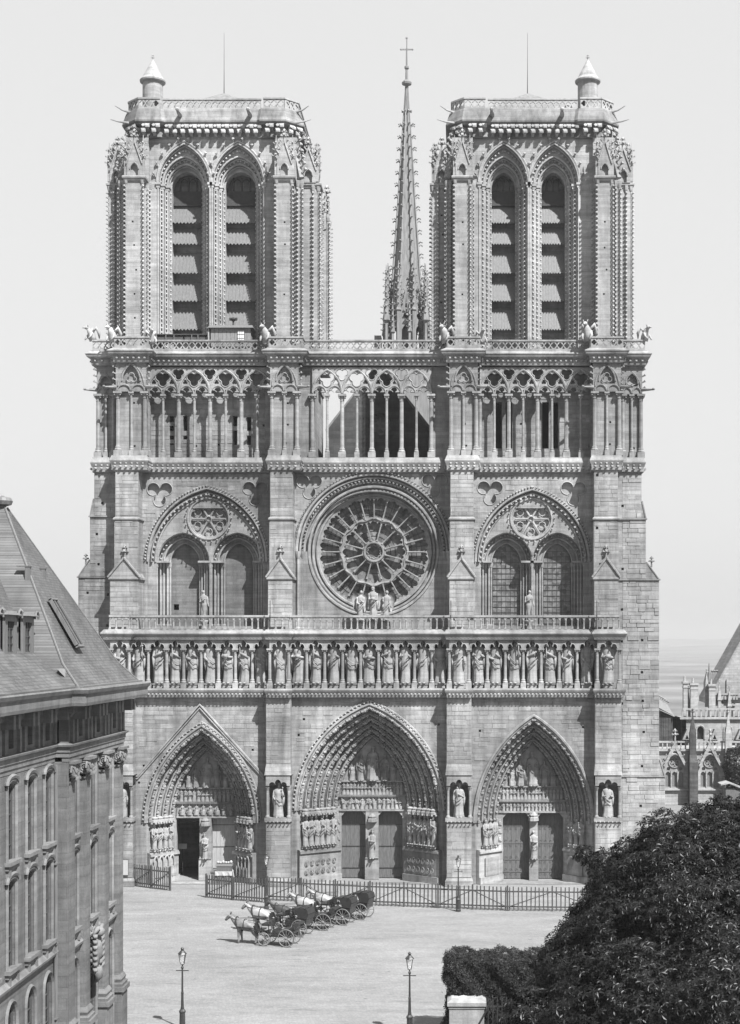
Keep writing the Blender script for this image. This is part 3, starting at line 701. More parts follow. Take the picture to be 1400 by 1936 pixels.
for p in cxs:
    if proto is None: proto = cm.build('colonnette', CARVED, kg, False, (kx_(p), KY(p)+.12, ZG1)); 
    else: inst(proto, kg, (kx_(p), KY(p)+.12, ZG1))
for i in range(len(cxs)-1):                                                 # trefoil-headed screen above each king
    k = kx[i]; y = KY(k); a = PX(cxs[i], y); b = PX(cxs[i+1], y); c = (a+b)/2; hw = (b-a)/2; z0 = ZG1+capz; z1 = ZK1
    T = [(a,z1),(a,z0),(a+.14,z0)] + arch(hw*.26,.26,c-hw*.50,z0+.12,4) + arch(hw*.34,.36,c,z0+.33,4) + arch(hw*.26,.26,c+hw*.50,z0+.12,4) + [(b-.14,z0),(b,z0),(b,z1)]
    mm = MB(); mm.plate(T, [], y-.05, y+.3); mm.tube([(q[0], y-.06, q[1]) for q in T[2:-2]], .045, 4); mm.build('arch_head', CARVED, kg)
    mm = MB(); mm.box(kx_(k)-.38, kx_(k)+.38, y+.12, y+.95, ZG1-.01, ZG1+.30); mm.box(kx_(k)-.44, kx_(k)+.44, y+.06, y+.95, ZG1+.30, ZG1+.38); mm.build('plinth', CARVED, kg)
ordn = ['leftmost','second','third','fourth','fifth','sixth','seventh','eighth','ninth','tenth','eleventh','twelfth','thirteenth','fourteenth']
posew = ['hand on chest', 'both forearms forward', 'sceptre held upright', 'one arm hanging', 'book in both hands', 'sceptre held out sideways', 'one arm lowered']
for i, k in enumerate(kx):
    ps = (i*5 + i//3) % 7; sm = MB(); statue(sm, PZ(1216,-1)-PZ(1297,-1)+.12+random.Random(i).uniform(-.08,.08), i, True, ps, dress=random.Random(i+5).uniform(.82,.96))
    o = sm.build('king_statue', STATUE, None, True, (kx_(k)+random.Random(i).uniform(-.05,.05), KY(k)+.52, ZG1+.38), random.Random(i*3).uniform(-.35,.35))
    n = ordn[i] + (' from the left' if i else ' king') if i < 14 else ordn[27-i] + (' from the right' if i < 27 else ' king')
    n = n.replace('leftmost from the right', 'rightmost').replace('leftmost king', 'leftmost') if i else 'leftmost'
    if i == 27: n = 'rightmost'
    tag(o, f'crowned stone king, {n} in the gallery, {posew[ps]}', 'statue', 'crowned kings in the long gallery')

# ---- lower balustrade, breaking forward over the buttresses
bx0, bx1 = PX(208,-1), PX(1171,-1); hB = ZBAL1-ZBAL0; YBB, YBY = -1.05, -.30
cuts = [(bx0,jog[0][1]-.1,YBB),(jog[0][1]-.1,jog[1][0]+.1,YBY),(jog[1][0]+.1,jog[1][1]-.1,YBB),(jog[1][1]-.1,jog[2][0]+.1,YBY),(jog[2][0]+.1,jog[2][1]-.1,YBB),(jog[2][1]-.1,jog[3][0]+.1,YBY),(jog[3][0]+.1,bx1,YBB)]
m = MB(); m.box(bx0-.05,bx1+.05,-.35,1.6,ZBAL0-.08,ZBAL0+.02)
for a, b, y in cuts:
    if y == YBB: m.box(a-.1,b+.1,-1.15,-.35,ZBAL0-.08,ZBAL0+.02)
bal = m.build('balustrade', CARVED, cath)
mm = MB(); q = hB-.40; mm.box(-.085,.085,-.085,.085,0,.1); mm.lathe([(.08,.1),(.065,.16),(.06,q-.14),(.085,q-.06),(.095,q)], n=6)
bp = None
for a, b, y in cuts:
    m = MB(); nb = max(1, int(round((b-a)/.49))); st = (b-a)/nb; T = []
    m.box(a-.04, b+.04, y-.15, y+.15, ZBAL1-.16, ZBAL1)
    for k in range(nb):
        c = a + st*(k+.5); T += [(a+st*k+.05, ZBAL1-.42)] + arch(st/2-.05, .2, c, ZBAL1-.40, 3) + [(a+st*(k+1)-.05, ZBAL1-.42)]
    m.plate([(a,ZBAL1-.155),(a,ZBAL1-.42)] + T + [(b,ZBAL1-.42),(b,ZBAL1-.155)], [], y-.09, y+.09); m.build('handrail', CARVED, bal)
    for k in range(nb+1):
        L = (a+st*k, y, ZBAL0+.02); bp = mm.build('baluster', CARVED, bal, False, L) if bp is None else inst(bp, bal, L)
for p in (511, 853, 1129):
    mm = MB(); mm.box(-.03,.03,-.03,.03,-.9,2.0); mm.build('iron_stay', IRON, bal, False, (PX(p,-1.2), -1.22, ZBAL0+.3))
# ---- rose storey: buttresses with gablets
YW = 1.7
RB = [((208,262),(218,262)), ((507,553),(511,554)), ((850,896),(852,896)), ((1124,1170),(1124,1169))]
zgb, zga, zso = PZ(1092,-.3), PZ(1056,-.3), PZ(980,0)
upper = []
for i, (lo, up) in enumerate(RB):
    m = MB(); a, b = PX(lo[0],-.3), PX(lo[1],-.3); ua, ub = PX(up[0],.1), PX(up[1],.1); upper.append((ua,ub)); c = (a+b)/2
    pier(m, a, b, -.3, YW+.4, ZBAL0, zgb, 40+i if i else None, dx=9, dz=3.1)
    m.box(a-.12, b+.12, -.42, YW+.3, zgb-.14, zgb)                       # drip
    m.frustum((a-.12,b+.12,-.42,YW+.3),(a+.05,b-.05,-.1,YW+.3), zgb, zgb+.35)
    gw = (b-a)/2+.05
    m.plate([(c-gw,zgb+.05),(c+gw,zgb+.05),(c,zga)], [], -.38, .6)
    for s in (-1,1): m.tube([(c+s*(gw+.1),-.42,zgb+.02),(c,-.42,zga+.06)], .10, 6)
    finial(m, (c,-.1,zga), 1.0)
    ya, yb2 = .1, .5
    pier(m, ua-.04, ub+.04, ya-.12, YW+.35, zgb+.2, zso-.1, 60+i if i == 3 else None, dx=9, dz=3)
    m.box(ua-.14, ub+.14, ya-.24, YW+.3, zso-.1, zso); m.frustum((ua-.14,ub+.14,ya-.24,YW+.3),(ua,ub,ya,YW+.3), zso, zso+.14)
    pier(m, ua, ub, ya, YW+.3, zso+.14, ZS0+.1, 80+i if i == 3 else None, dx=9, dz=2.4)
    bo = m.build('buttress', STONE, cath)
    m = MB(); ashlar(m, a, b, ZBAL0, zgb-.2, -.3, [rect(c-.3,c+.3,ZBAL0,zgb)] if False else (wall_holes(a,b,ZBAL0,zgb,40+i,dx=9,dz=3.1) if i else []), 50+i)
    ashlar(m, ua, ub, zga+.9, zso-.15, ya-.12, wall_holes(ua-.04,ub+.04,zgb+.2,zso-.1,60+i,dx=9,dz=3) if i == 3 else [], 60+i); ashlar(m, ua, ub, zso+.2, ZS0, ya, wall_holes(ua,ub,zso+.14,ZS0+.1,80+i,dx=9,dz=2.4) if i == 3 else [], 70+i)
    stuff(m.build('ashlar_blocks', BLOCK, bo))

# ---- side buttresses at both flanks
def side_buttress(s, steps, y0, y1, seed):
    m = MB()
    for k, (xa, xb, z0, z1) in enumerate(steps):
        if s < 0: pier(m, xb, xa, y0+.02*k, y1, z0, z1, seed+k, dx=1.7, dz=2.55, margin=.6)
        else: pier(m, xa, xb, y0+.02*k, y1, z0, z1, seed+k, dx=1.7, dz=2.55, margin=.6)
        if k+1 < len(steps):
            nb_ = steps[k+1][1]
            lo, hi = min(xa,xb)-(.1 if s<0 else 0), max(xa,xb)+(.1 if s>0 else 0)
            m.box(lo, hi, y0-.1, y1+.1, z1-.1, z1)
            xs0 = xb; pts = [(xs0,z1),(nb_,z1),(nb_,z1+1.3)]
            m.plate(pts, [], y0+.05, y1)
            m.plate([(xs0-.05,z1),(xs0+.05,z1),(nb_,z1+1.4),(nb_-.1,z1+1.4)] if s < 0 else [(xs0-.05,z1),(xs0+.05,z1),(nb_+.1,z1+1.4),(nb_,z1+1.4)], [], y0, y0+.3)
            if k == 1 or len(steps) == 3: finial(m, ((xs0+nb_)/2, y0+.6, z1+1.0), .8)
    so_ = m.build('side_buttress', STONE, cath); count = 0; bk = MB()
    unit = MB(); unit.add([(-.5,0,-.5),(.5,0,-.5),(.5,0,.5),(-.5,0,.5),(-.47,-1,-.46),(.47,-1,-.46),(.47,-1,.46),(-.47,-1,.46)], [(4,5,6,7),(0,1,5,4),(1,2,6,5),(2,3,7,6),(3,0,4,7)]); ub_ = None
    for k, (xa, xb, z0, z1) in enumerate(steps):
        lo, hi = min(xa,xb), max(xa,xb); y_ = y0+.02*k
        if s > 0: lo = 20.25
        av = wall_holes(min(xa,xb),max(xa,xb),z0,z1,seed+k,dx=1.7,dz=2.55,margin=.6)
        for a, b, c, d, q in blocks(lo, hi, z0, z1-.12, av, seed+k):
            if s > 0 and count < 300 and c > 6:
                L = ((a+b)/2, y_, (c+d)/2); S = (b-a, .014+.05*q*q*q, d-c); count += 1
                if ub_ is None: ub_ = unit.build('ashlar_block', OBLOCK, so_, False, L); ub_.scale = S
                else: inst(ub_, so_, L, None, S)
            else:
                f = y_-.012-.03*q*q; bk.add([(a,y_,c),(b,y_,c),(b,y_,d),(a,y_,d),(a+.01,f,c+.01),(b-.01,f,c+.01),(b-.01,f,d-.01),(a+.01,f,d-.01)], [(4,5,6,7),(0,1,5,4),(1,2,6,5),(2,3,7,6),(3,0,4,7)])
    stuff(bk.build('ashlar_blocks', BLOCK, so_))
    return so_
YS = 1.5
side_buttress(-1, [(-19, PX(140,YS), 0, PZ(1202,YS)), (-19, PX(148,YS), PZ(1202,YS), PZ(1090,YS)), (-19, PX(170,YS), PZ(1090,YS), PZ(975,YS)), (-19, PX(178,YS), PZ(975,YS), ZS0+.1)], YS, 5.2, 11)
side_buttress(1, [(19.5, PX(1258,YS), 0, PZ(1467,YS)), (19.5, PX(1247,YS), PZ(1467,YS), PZ(1095,YS)), (19.5, PX(1222,YS), PZ(1095,YS), PZ(980,YS)), (19.5, PX(1214,YS), PZ(980,YS), ZS0+.1)], YS, 5.2, 31)

# ---- bay walls of the rose storey
def trefoil_recess(cx, cz, r):
    d = r*.98
    return [foil(cx, cz, 3, d, r*.86, rot=-PI/2, n=48)]
bays = [(upper[0][1], upper[1][0]), (upper[1][1], upper[2][0]), (upper[2][1], upper[3][0])]
tre = [(302,932),(483,930),(585,917),(822,915),(927,929),(1085,930)]
zb0, zb1 = ZBAL0, ZS0+.1
orn = MB()
# centre: rose
RX, RZ = PX(706.5, YW), PZ(1042.5, YW); GR = 105.5*(D+YW)/F; R1 = 122*(D+YW)/F; R2 = 146*(D+YW)/F
def tre_xy(i): return PX(tre[i][0],YW), PZ(tre[i][1],YW)
m = MB(); a, b = bays[1]
hood = [(RX-R2, RZ)] + [(RX + R2*math.cos(PI-PI*i/32), RZ + R2*math.sin(PI*i/32)) for i in range(33)]
HO = [(RX + R1*math.cos(t), RZ + R1*math.sin(t)) for t in [PI*1.0 + PI*i/32 for i in range(33)]]
outl = [(RX + (R2-.02)*math.cos(PI-PI*i/32), RZ + (R2-.02)*math.sin(PI*i/32)) for i in range(33)] + [(RX + R1*math.cos(-PI*i/32), RZ + R1*math.sin(-PI*i/32)) for i in range(33)]
hl = [outl] + trefoil_recess(*tre_xy(2), .62) + trefoil_recess(*tre_xy(3), .62)
m.plate(rect(a-.3, b+.3, zb0, zb1), hl, YW, YW+.5, back=False)
m.plate(rect(a-.3, b+.3, zb0, zb1), [circle(RX, RZ, R1*.985, 64)], YW+.5, YW+.8, back=False)
m.plate(rect(a-.3, b+.3, zb0, zb1), [circle(RX, RZ, GR, 64)], YW+.8, YW+2.2, back=False)
rw_ = m.build('rose_wall', STONE, cath)
m = MB(); ashlar(m, a-.3, b+.3, zb0, zb1, YW, [circle(RX,RZ,R2+.3,40), rect(RX-R2-.1,RX+R2+.1,zb0,RZ+.2)] + [circle(*tre_xy(q),1.25,12) for q in (2,3)], 3); stuff(m.build('ashlar_blocks', BLOCK, rw_))
m = MB()
def ringtube(r, y, rad, half=False, n=72):
    if half: pts = [(RX + r*math.cos(PI*i/n), y, RZ + r*math.sin(PI*i/n)) for i in range(n+1)]
    else: pts = [(RX + r*math.cos(2*PI*i/n), y, RZ + r*math.sin(2*PI*i/n)) for i in range(n+1)]
    m.tube(pts, rad, 6)
ringtube(R2-.02, YW-.02, .13, True); ringtube(R2-.30, YW+.12, .11, True); ringtube(R2-.62, YW+.3, .12, True)
for k in range(70):
    t = PI*(k+.5)/70; crocket(m, (RX+(R2+.16)*math.cos(t), YW-.02, RZ+(R2+.16)*math.sin(t)), (0,-1,.3), .20, (-math.sin(t),0,math.cos(t)))
for k in range(58):
    t = PI*(k+.5)/58; crocket(m, (RX+(R2-.46)*math.cos(t), YW+.2, RZ+(R2-.46)*math.sin(t)), (-.4*math.cos(t),-1,-.4*math.sin(t)), .24, (-math.sin(t),0,math.cos(t)))
ringtube(R1, YW+.02, .12); ringtube(R1-.28, YW+.48, .10); ringtube(GR+.12, YW+.78, .13)
for s in (-1,1):
    for q, e in ((.16,0),(.5,.2)):
        xx = RX + s*(R2-q); m.lathe([(.2,0),(.2,.15),(.12,.25),(.11,RZ-zb0-.6),(.14,RZ-zb0-.55),(.24,RZ-zb0-.2),(.26,RZ-zb0)], (xx, YW-.1+e, zb0), 8)
m.build('rose_mouldings', CARVED, cath)
m = MB(); YR = YW+.78
holes_ = []
def petal(ang, r0, r1, hw0, hw1, lob):
    """petal-shaped light: straight sides, three-lobed head"""
    L = [(r0, -hw0), (r1-.40*hw1, -hw1)]
    for i in range(1,6): L.append((r1-.34*hw1 + .26*hw1*math.sin(PI*i/5.2), -hw1 + hw1*.60*i/6))
    for i in range(0,9): L.append((r1-.26*hw1 + .42*hw1*math.sin(PI*(i+.6)/9.2), -hw1*.46 + hw1*.92*i/8))
    for i in range(5,0,-1): L.append((r1-.34*hw1 + .26*hw1*math.sin(PI*i/5.2), hw1 - hw1*.60*i/6))
    L += [(r1-.40*hw1, hw1), (r0, hw0)]
    c, s = math.cos(ang), math.sin(ang)
    return [(RX + c*u - s*v, RZ + s*u + c*v) for u, v in L]
holes_.append(circle(RX, RZ, .66, 32))
for k in range(12):
    t = PI/12 + k*PI/6 + PI/12; holes_.append(petal(t, .98, 2.50, .20, .57, 3))
for k in range(24): t = k*PI/12 + PI/24; holes_.append(petal(t, 2.86, 4.40, .31, .515, 3))
m.plate(circle(RX, RZ, GR+.05, 96), holes_, YR, YR+.22)
tr = m.build('rose_window', CARVED, cath)
for k in range(12):
    t = k*PI/6 + PI/12; mm = MB(); c, s = math.cos(t), math.sin(t)
    mm.tube([(RX+c*.9,YR-.06,RZ+s*.9),(RX+c*1.05,YR-.06,RZ+s*1.05),(RX+c*2.1,YR-.06,RZ+s*2.1),(RX+c*2.3,YR-.06,RZ+s*2.3)], [.11,.058,.058,.11], 6); mm.build('spoke', CARVED, tr)
for k in range(24):
    t = k*PI/12; mm = MB(); c, s = math.cos(t), math.sin(t)
    mm.tube([(RX+c*2.7,YR-.06,RZ+s*2.7),(RX+c*2.85,YR-.06,RZ+s*2.85),(RX+c*4.0,YR-.06,RZ+s*4.0),(RX+c*4.15,YR-.06,RZ+s*4.15)], [.11,.058,.058,.11], 6); mm.build('spoke', CARVED, tr)
mm = MB()
mm.tube([(RX+.78*math.cos(2*PI*i/32),YR-.04,RZ+.78*math.sin(2*PI*i/32)) for i in range(33)], .11, 6)
mm.tube([(RX+(2.70+.07*math.cos(12*(2*PI*i/144)))*math.cos(2*PI*i/144+PI/12*0),YR-.05,RZ+(2.70+.07*math.cos(12*(2*PI*i/144)))*math.sin(2*PI*i/144)) for i in range(145)], .075, 6)
for k in range(12):
    a_ = 2*PI*k/12; mm.tube([(RX+.62*math.cos(a_),YR+.05,RZ+.62*math.sin(a_)),(RX+.5*math.cos(a_+.26),YR+.05,RZ+.5*math.sin(a_+.26)),(RX+.62*math.cos(a_+.52),YR+.05,RZ+.62*math.sin(a_+.52))], .05, 4)
mm.build('ring', CARVED, tr)
mm = MB(); mm.plate(circle(RX,RZ,GR+.2,64), [], YR+.42, YR+.46); gl = mm.build('glass', GLASS, tr)
mm = MB()
for k in range(24):
    t = k*PI/12+PI/24; c, s = math.cos(t), math.sin(t); mm.tube([(RX+c*2.7,YR+.40,RZ+s*2.7),(RX+c*4.3,YR+.40,RZ+s*4.3)], .018, 4)
for rr in (1.35,1.75,3.1,3.5,3.9): mm.tube([(RX+rr*math.cos(2*PI*i/60),YR+.40,RZ+rr*math.sin(2*PI*i/60)) for i in range(61)], .018, 4)
mm.build('saddle_bars', IRON, gl)

# side bays: great arch over two lancets and a small wheel
def twin_bay(i, cpx, half, zsp, zap, wheel, lans, glazed, t0, t1):
    a, b = bays[i]; cx = PX(cpx, YW); hw = half*(D+YW)/F; zs = PZ(zsp,YW); rise = PZ(zap,YW)-zs; zb = zb0
    m = MB()
    m.plate(rect(a-.3,b+.3,zb0,zb1), [opening(hw, rise, cx, zb0+.3, zs, 14)] + trefoil_recess(*tre_xy(t0),.60) + trefoil_recess(*tre_xy(t1),.60), YW, YW+.35, back=False)
    m.box(a-.3,b+.3, YW+.351, YW+.7, PZ(960,YW), zb1); 
    bw_ = m.build('bay_wall', STONE, cath)
    m = MB(); ashlar(m, a-.3, b+.3, zb0, zb1, YW, [opening(hw+.3, rise+.3, cx, zb0-1, zs, 14)] + [circle(*tre_xy(q),1.25,12) for q in (t0,t1)], 5+i); stuff(m.build('ashlar_blocks', BLOCK, bw_))
    m = MB(); wx, wz = PX(wheel[0],YW+.5), PZ(wheel[1],YW+.5); wr = wheel[2]*(D+YW)/F
    lan = []
    for lp in lans: lan.append(PX(lp, YW+.5))
    lo = 50*(D+YW)/F
    r_ = random.Random(i); ph = []
    for s in (-1,1):
        for q, e in ((2.0,1.0),(2.6,2.4),(1.3,3.4)): pass
    H1 = [opening(lo, PZ(1006,YW)-zs, x_, zb0+.3, zs, 9) for x_ in lan]
    m.plate(opening(hw+.3, rise+.3, cx, zb0+.1, zs, 14), H1 + [circle(wx, wz, wr, 40)], YW+.35, YW+.95, back=False)
    m.plate(opening(hw+.3, rise+.3, cx, zb0+.1, zs, 14), [opening(lo*.76, (PZ(1006,YW)-zs)*.82, x_, zb0+.3, zs, 9) for x_ in lan] + [circle(wx,wz,wr*.9,40)], YW+.951, YW+1.3, back=False)
    m.plate(opening(hw+.3, rise+.3, cx, zb0+.1, zs, 14), [opening(lo*.55, (PZ(1006,YW)-zs)*.66, x_, zb0+.3, zs, 9) for x_ in lan], YW+1.301, YW+1.75, back=False)
    tw = m.build('twin_window', STONE, cath)
    m = MB()
    for w_, h_, y_, r_ in ((hw-.02, rise, YW-.02, .12), (hw-.3, rise-.34, YW+.2, .11), (hw-.58, rise-.68, YW+.33, .09)):
        m.tube([(p,y_,q) for p,q in arch(w_,h_,cx,zs,14)], r_, 6)
    for (p,q,dx_,dz_,sd) in voussoir_points(hw+.16, rise+.18, cx, zs, .26): crocket(m, (p,YW-.02,q), (0,-1,.25), .2, (dx_,0,dz_))
    for (p,q,dx_,dz_,sd) in voussoir_points(hw-.42, rise-.5, cx, zs, .42): crocket(m, (p,YW+.28,q), (0,-1,.1), .26, (dx_,0,dz_))
    hl = PZ(1006,YW)-zs
    for x_ in lan:
        m.tube([(p,YW+.5,q) for p,q in arch(lo,hl,x_,zs,9)], .10, 6); m.tube([(p,YW+.9,q) for p,q in arch(lo*.77,hl*.82,x_,zs,9)], .08, 6); m.tube([(p,YW+1.28,q) for p,q in arch(lo*.57,hl*.67,x_,zs,9)], .07, 6)
        for (p,q,dx_,dz_,sd) in voussoir_points(lo*.88, hl*.9, x_, zs, .36): crocket(m, (p,YW+.86,q), (0,-1,.1), .2, (dx_,0,dz_))
        for s in (-1,1):
            for w_, y_ in ((1.0,.5),(.89,.72),(.78,.9),(.66,1.1),(.57,1.28)):
                m.lathe([(.13,0),(.13,.12),(.075,.2),(.07,zs-zb0-.75),(.10,zs-zb0-.7),(.15,zs-zb0-.38),(.16,zs-zb0-.3)], (x_+s*lo*w_, YW+y_, zb0+.3), 6)
            u = x_ + s*lo*.80; m.box(u-lo*.24, u+lo*.24, YW+.32, YW+1.25, zs-.06, zs+.1)
    # wheel rim
    for rr, y_, r_ in ((wr,YW+.33,.10),(wr*.92,YW+.46,.07)):
        m.tube([(wx+rr*math.cos(2*PI*k/36),y_,wz+rr*math.sin(2*PI*k/36)) for k in range(37)], r_, 6)
    for k in range(26):
        t = 2*PI*k/26; crocket(m, (wx+wr*1.12*math.cos(t),YW+.34,wz+wr*1.12*math.sin(t)), (0,-1,0), .18, (-math.sin(t),0,math.cos(t)))
    m.build('arch_mouldings', CARVED, tw)
    m = MB(); m.plate(circle(wx,wz,wr*.98,48), [foil(wx,wz,12,.70*wr,.20*wr,rot=PI/12,n=96)], YW+.46, YW+.66)
    for k in range(6):
        t = PI/6+k*PI/3; m.tube([(wx+.62*wr*math.cos(t)+.17*wr*math.cos(q*PI/4),YW+.60,wz+.62*wr*math.sin(t)+.17*wr*math.sin(q*PI/4)) for q in range(9)], .05, 5)
    m.lathe([(.34,0),(.34,.12),(.2,.2),(.2,.05)], (wx,0,wz), 12, M=Matrix.Translation((wx,YW+.68,wz)) @ Matrix.Rotation(PI/2,4,'X') @ Matrix.Translation((-wx,0,-wz)))
    m.build('wheel_tracery', CARVED, tw); m = MB(); m.plate(circle(wx,wz,wr*1.0,32), [], YW+.74, YW+.85, back=False); m.build('wheel_field', CARVED, tw)
    for k in range(6):
        t = k*PI/3+PI/2*0; mm = MB(); mm.tube([(wx+.28*math.cos(t),YW+.56,wz+.28*math.sin(t)),(wx+wr*.86*math.cos(t),YW+.56,wz+wr*.86*math.sin(t))], .085, 6); mm.build('wheel_spoke', CARVED, tw)
    for q, x_ in enumerate(lan):
        mm = MB(); hh = []
        if not glazed and q == 0: xx = PX(334,YW+1.7); zz = PZ(1148,YW+1.7); hh = [rect(xx-.22,xx+.22,zz-.24,zz+.24)]
        mm.plate(opening(lo*.6, hl*.7, x_, zb0+.1, zs, 8), hh, YW+1.62, YW+1.8)
        pn = mm.build('glass' if glazed else 'blocked_light', GLASS if glazed else BLIND, tw)
        if glazed:
            lm = MB()
            for k in range(-3,4): lm.box(x_+k*lo*.55/3.2-.014, x_+k*lo*.55/3.2+.014, YW+1.59, YW+1.62, zb0+.3, zs+hl*.5*(1-abs(k)/4))
            k = zb0+.5
            while k < zs+hl*.4: lm.box(x_-lo*.56, x_+lo*.56, YW+1.58, YW+1.625, k, k+.035); k += .46
            lm.build('leading', IRON, pn)
    if True:
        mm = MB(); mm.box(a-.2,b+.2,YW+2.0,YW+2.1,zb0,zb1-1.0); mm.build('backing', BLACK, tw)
    return lan
twin_bay(0, 392, 113, 1062, 923, (395,981,39), (347,450), False, 0, 1)
twin_bay(2, 1007, 108, 1062, 925, (1005,981,39), (958,1055), True, 4, 5)
# rims of the sunk trefoils
for i in range(6):
    m = MB()
    cx, cz = tre_xy(i); F_ = trefoil_recess(cx, cz, .61)[0]; m.tube([(p,YW-.01,q) for p,q in F_+F_[:1]], .045, 4)
    m.plate(circle(cx,cz,1.6,20), [], YW+.3, YW+.34)
    for k in range(3):
        t = PI/2 + k*2*PI/3; m.ball((cx+.52*math.cos(t), YW+.16, cz+.52*math.sin(t)), .13, .1, .13, 6, 4)
    m.build('trefoil_ornament', CARVED, cath)

# ---- string course above the rose storey
gj = [(PX(213,0),PX(276,0)),(PX(508,0),PX(565,0)),(PX(847,0),PX(903,0)),(PX(1121,0),PX(1174,0))]
def full_path(jg, yb, yw, yside, xl, xr):
    L = [(xl, yside+4), (xl, yside), (jg[0][0], yside)]
    for k, (a, b) in enumerate(jg):
        if k: L.append((a, yw))
        L += [(a, yb), (b, yb)]
        if k < 3: L.append((b, yw))
    return L + [(jg[3][1], yside), (xr, yside), (xr, yside+4)]
m = MB(); gp = full_path(gj, .05, 1.52, 1.45, PX(177,YS), PX(1216,YS))
m.molding(gp, [(-1.2,ZS0),(.05,ZS0),(.1,ZS0+.08),(.06,ZS0+.14),(.10,ZS0+.45),(.22,ZS1),(.24,ZS1+.08),(.1,ZGAL-.08),(.08,ZGAL),(-1.2,ZGAL)])
leaf_row(m, gp, .42, ZS0+.22, .30); leaf_row(m, gp, .42, ZS0+.5, .22)
m.box(gj[0][0]+.1, gj[3][1]-.1, 1.62, 6.0, ZS0+.02, ZGAL-.02)
for a, b in gj: m.box(a+.04, b-.04, .1, 1.6, ZS0+.01, ZGAL-.01)
m.build('string_course', CARVED, cath)

# ---- great gallery
YA = 1.72; HG = ZCAP-ZGAL
gal = MB(); gx = [(PX(219,.3),PX(277,.3)),(PX(511,.3),PX(565,.3)),(PX(850,.3),PX(904,.3)),(PX(1122,.3),PX(1175,.3))]
thick = colonnette(HG, .17, 8, .8, .55); thin = colonnette(HG, .11, 8, .8, .5)
for (p0, p1, slits) in ((270,520,(325,350.5,445,471)),(890,1130,(943,963,1032,1050))):
    hs = []; m = MB()                                                      # back walls in the tower bays
    for s_ in slits:
        xx = PX(s_,2.65); w_ = .17 if p0 < 500 else .27
        zt = PZ(786,2.65) if p0 < 500 else PZ(760,2.65); zb_ = PZ(841,2.65) if p0 < 500 else PZ(848,2.65)
        hs.append(rect(xx-w_,xx+w_,zb_,zt))
    ex = []
    for h_ in wall_holes(PX(p0,2.65), PX(p1,2.65), ZGAL+.2, ZCAP-.4, p0, dx=1.9, dz=1.7, s=.08):
        if all(h_[1][0] < q[0][0]-.05 or h_[0][0] > q[1][0]+.05 or h_[2][1] < q[0][1]-.05 or h_[0][1] > q[2][1]+.05 for q in hs): ex.append(h_)
    m.plate(rect(PX(p0,2.65),PX(p1,2.65),ZGAL-.05,ZCOR), hs+ex, 2.65, 3.3, back=False)
    gw_ = m.build('gallery_back_wall', STONE, cath)
    m = MB(); ashlar(m, PX(p0,2.65), PX(p1,2.65), ZGAL, ZCAP+1, 2.65, hs+ex, p0); stuff(m.build('ashlar_blocks', BLOCK, gw_))
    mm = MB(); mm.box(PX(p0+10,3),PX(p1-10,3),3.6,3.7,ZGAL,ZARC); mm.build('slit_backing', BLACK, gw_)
pt = pn = None; gobj = None
def gallery_run(p0, p1, y, lead):
    """four pointed units, each two trefoil-headed lights and a foiled opening"""
    x0, x1 = PX(p0,y), PX(p1,y); u = (x1-x0)/4; z0 = ZCAP; z1 = ZARC
    low = []; H = []
    for k in range(4):
        c = x0 + u*(k+.5)
        for s in (-1,1):
            q = c + s*u/4; hw = u/4-.10
            low += [(q-hw, z0)] + arch(hw*.42,.16,q-hw*.55,z0+.16,3) + arch(hw*.5,.26,q,z0+.30,3) + arch(hw*.42,.16,q+hw*.55,z0+.16,3) + [(q+hw, z0)]
        H.append(foil(c, z0+1.24, 3, .30, .33, rot=-PI/2, n=32))
        for s in (-1,1):
            H.append(foil(c+s*u*.285, z0+.97, 3, .10, .11, rot=PI/2, n=16))
        if k: H.append(foil(x0+u*k, z0+1.64, 3, .24, .26, rot=-PI/2, n=24))
    m = MB()
    m.plate([(x0,z1)] + [(x0,z0)] + low + [(x1,z0),(x1,z1)], H, y-.14, y+.14)
    for k in range(4):
        c = x0+u*(k+.5)
        m.tube([(a,y-.18,b) for a,b in arch(u/2-.02, z1-z0-.28, c, z0+.08, 8)], .085, 5)
        F4 = foil(c, z0+1.24, 3, .30, .35, rot=-PI/2, n=32); m.tube([(a,y-.15,b) for a,b in F4+F4[:1]], .05, 4)
        for s in (-1,1):
            q = c+s*u/4; m.tube([(a,y-.15,b) for a,b in arch(u/4-.05, .66, q, z0+.02, 6)], .055, 5)
        if k: F3 = foil(x0+u*k, z0+1.64, 3, .24, .28, rot=-PI/2, n=24); m.tube([(a,y-.15,b) for a,b in F3+F3[:1]], .045, 4)
    g_ = m.build('gallery_tracery', CARVED, cath); first = {}
    for k in range(8):
        th = k % 2 == 1; xx = x0 + u*(k+1)/2
        if k == 7: continue
        key = 'T' if th else 't'
        if key not in first: first[key] = (thick if th else thin).build('colonnette', CARVED, g_, False, (xx, y, ZGAL))
        else: inst(first[key], g_, (xx, y, ZGAL))
    for xx in (x0, x1): inst(first['T'], g_, (xx, y, ZGAL))
    return g_
gallery_run(279, 516, YA, 0); gallery_run(591, 816, YA, 0); gallery_run(908, 1126, YA, 0)
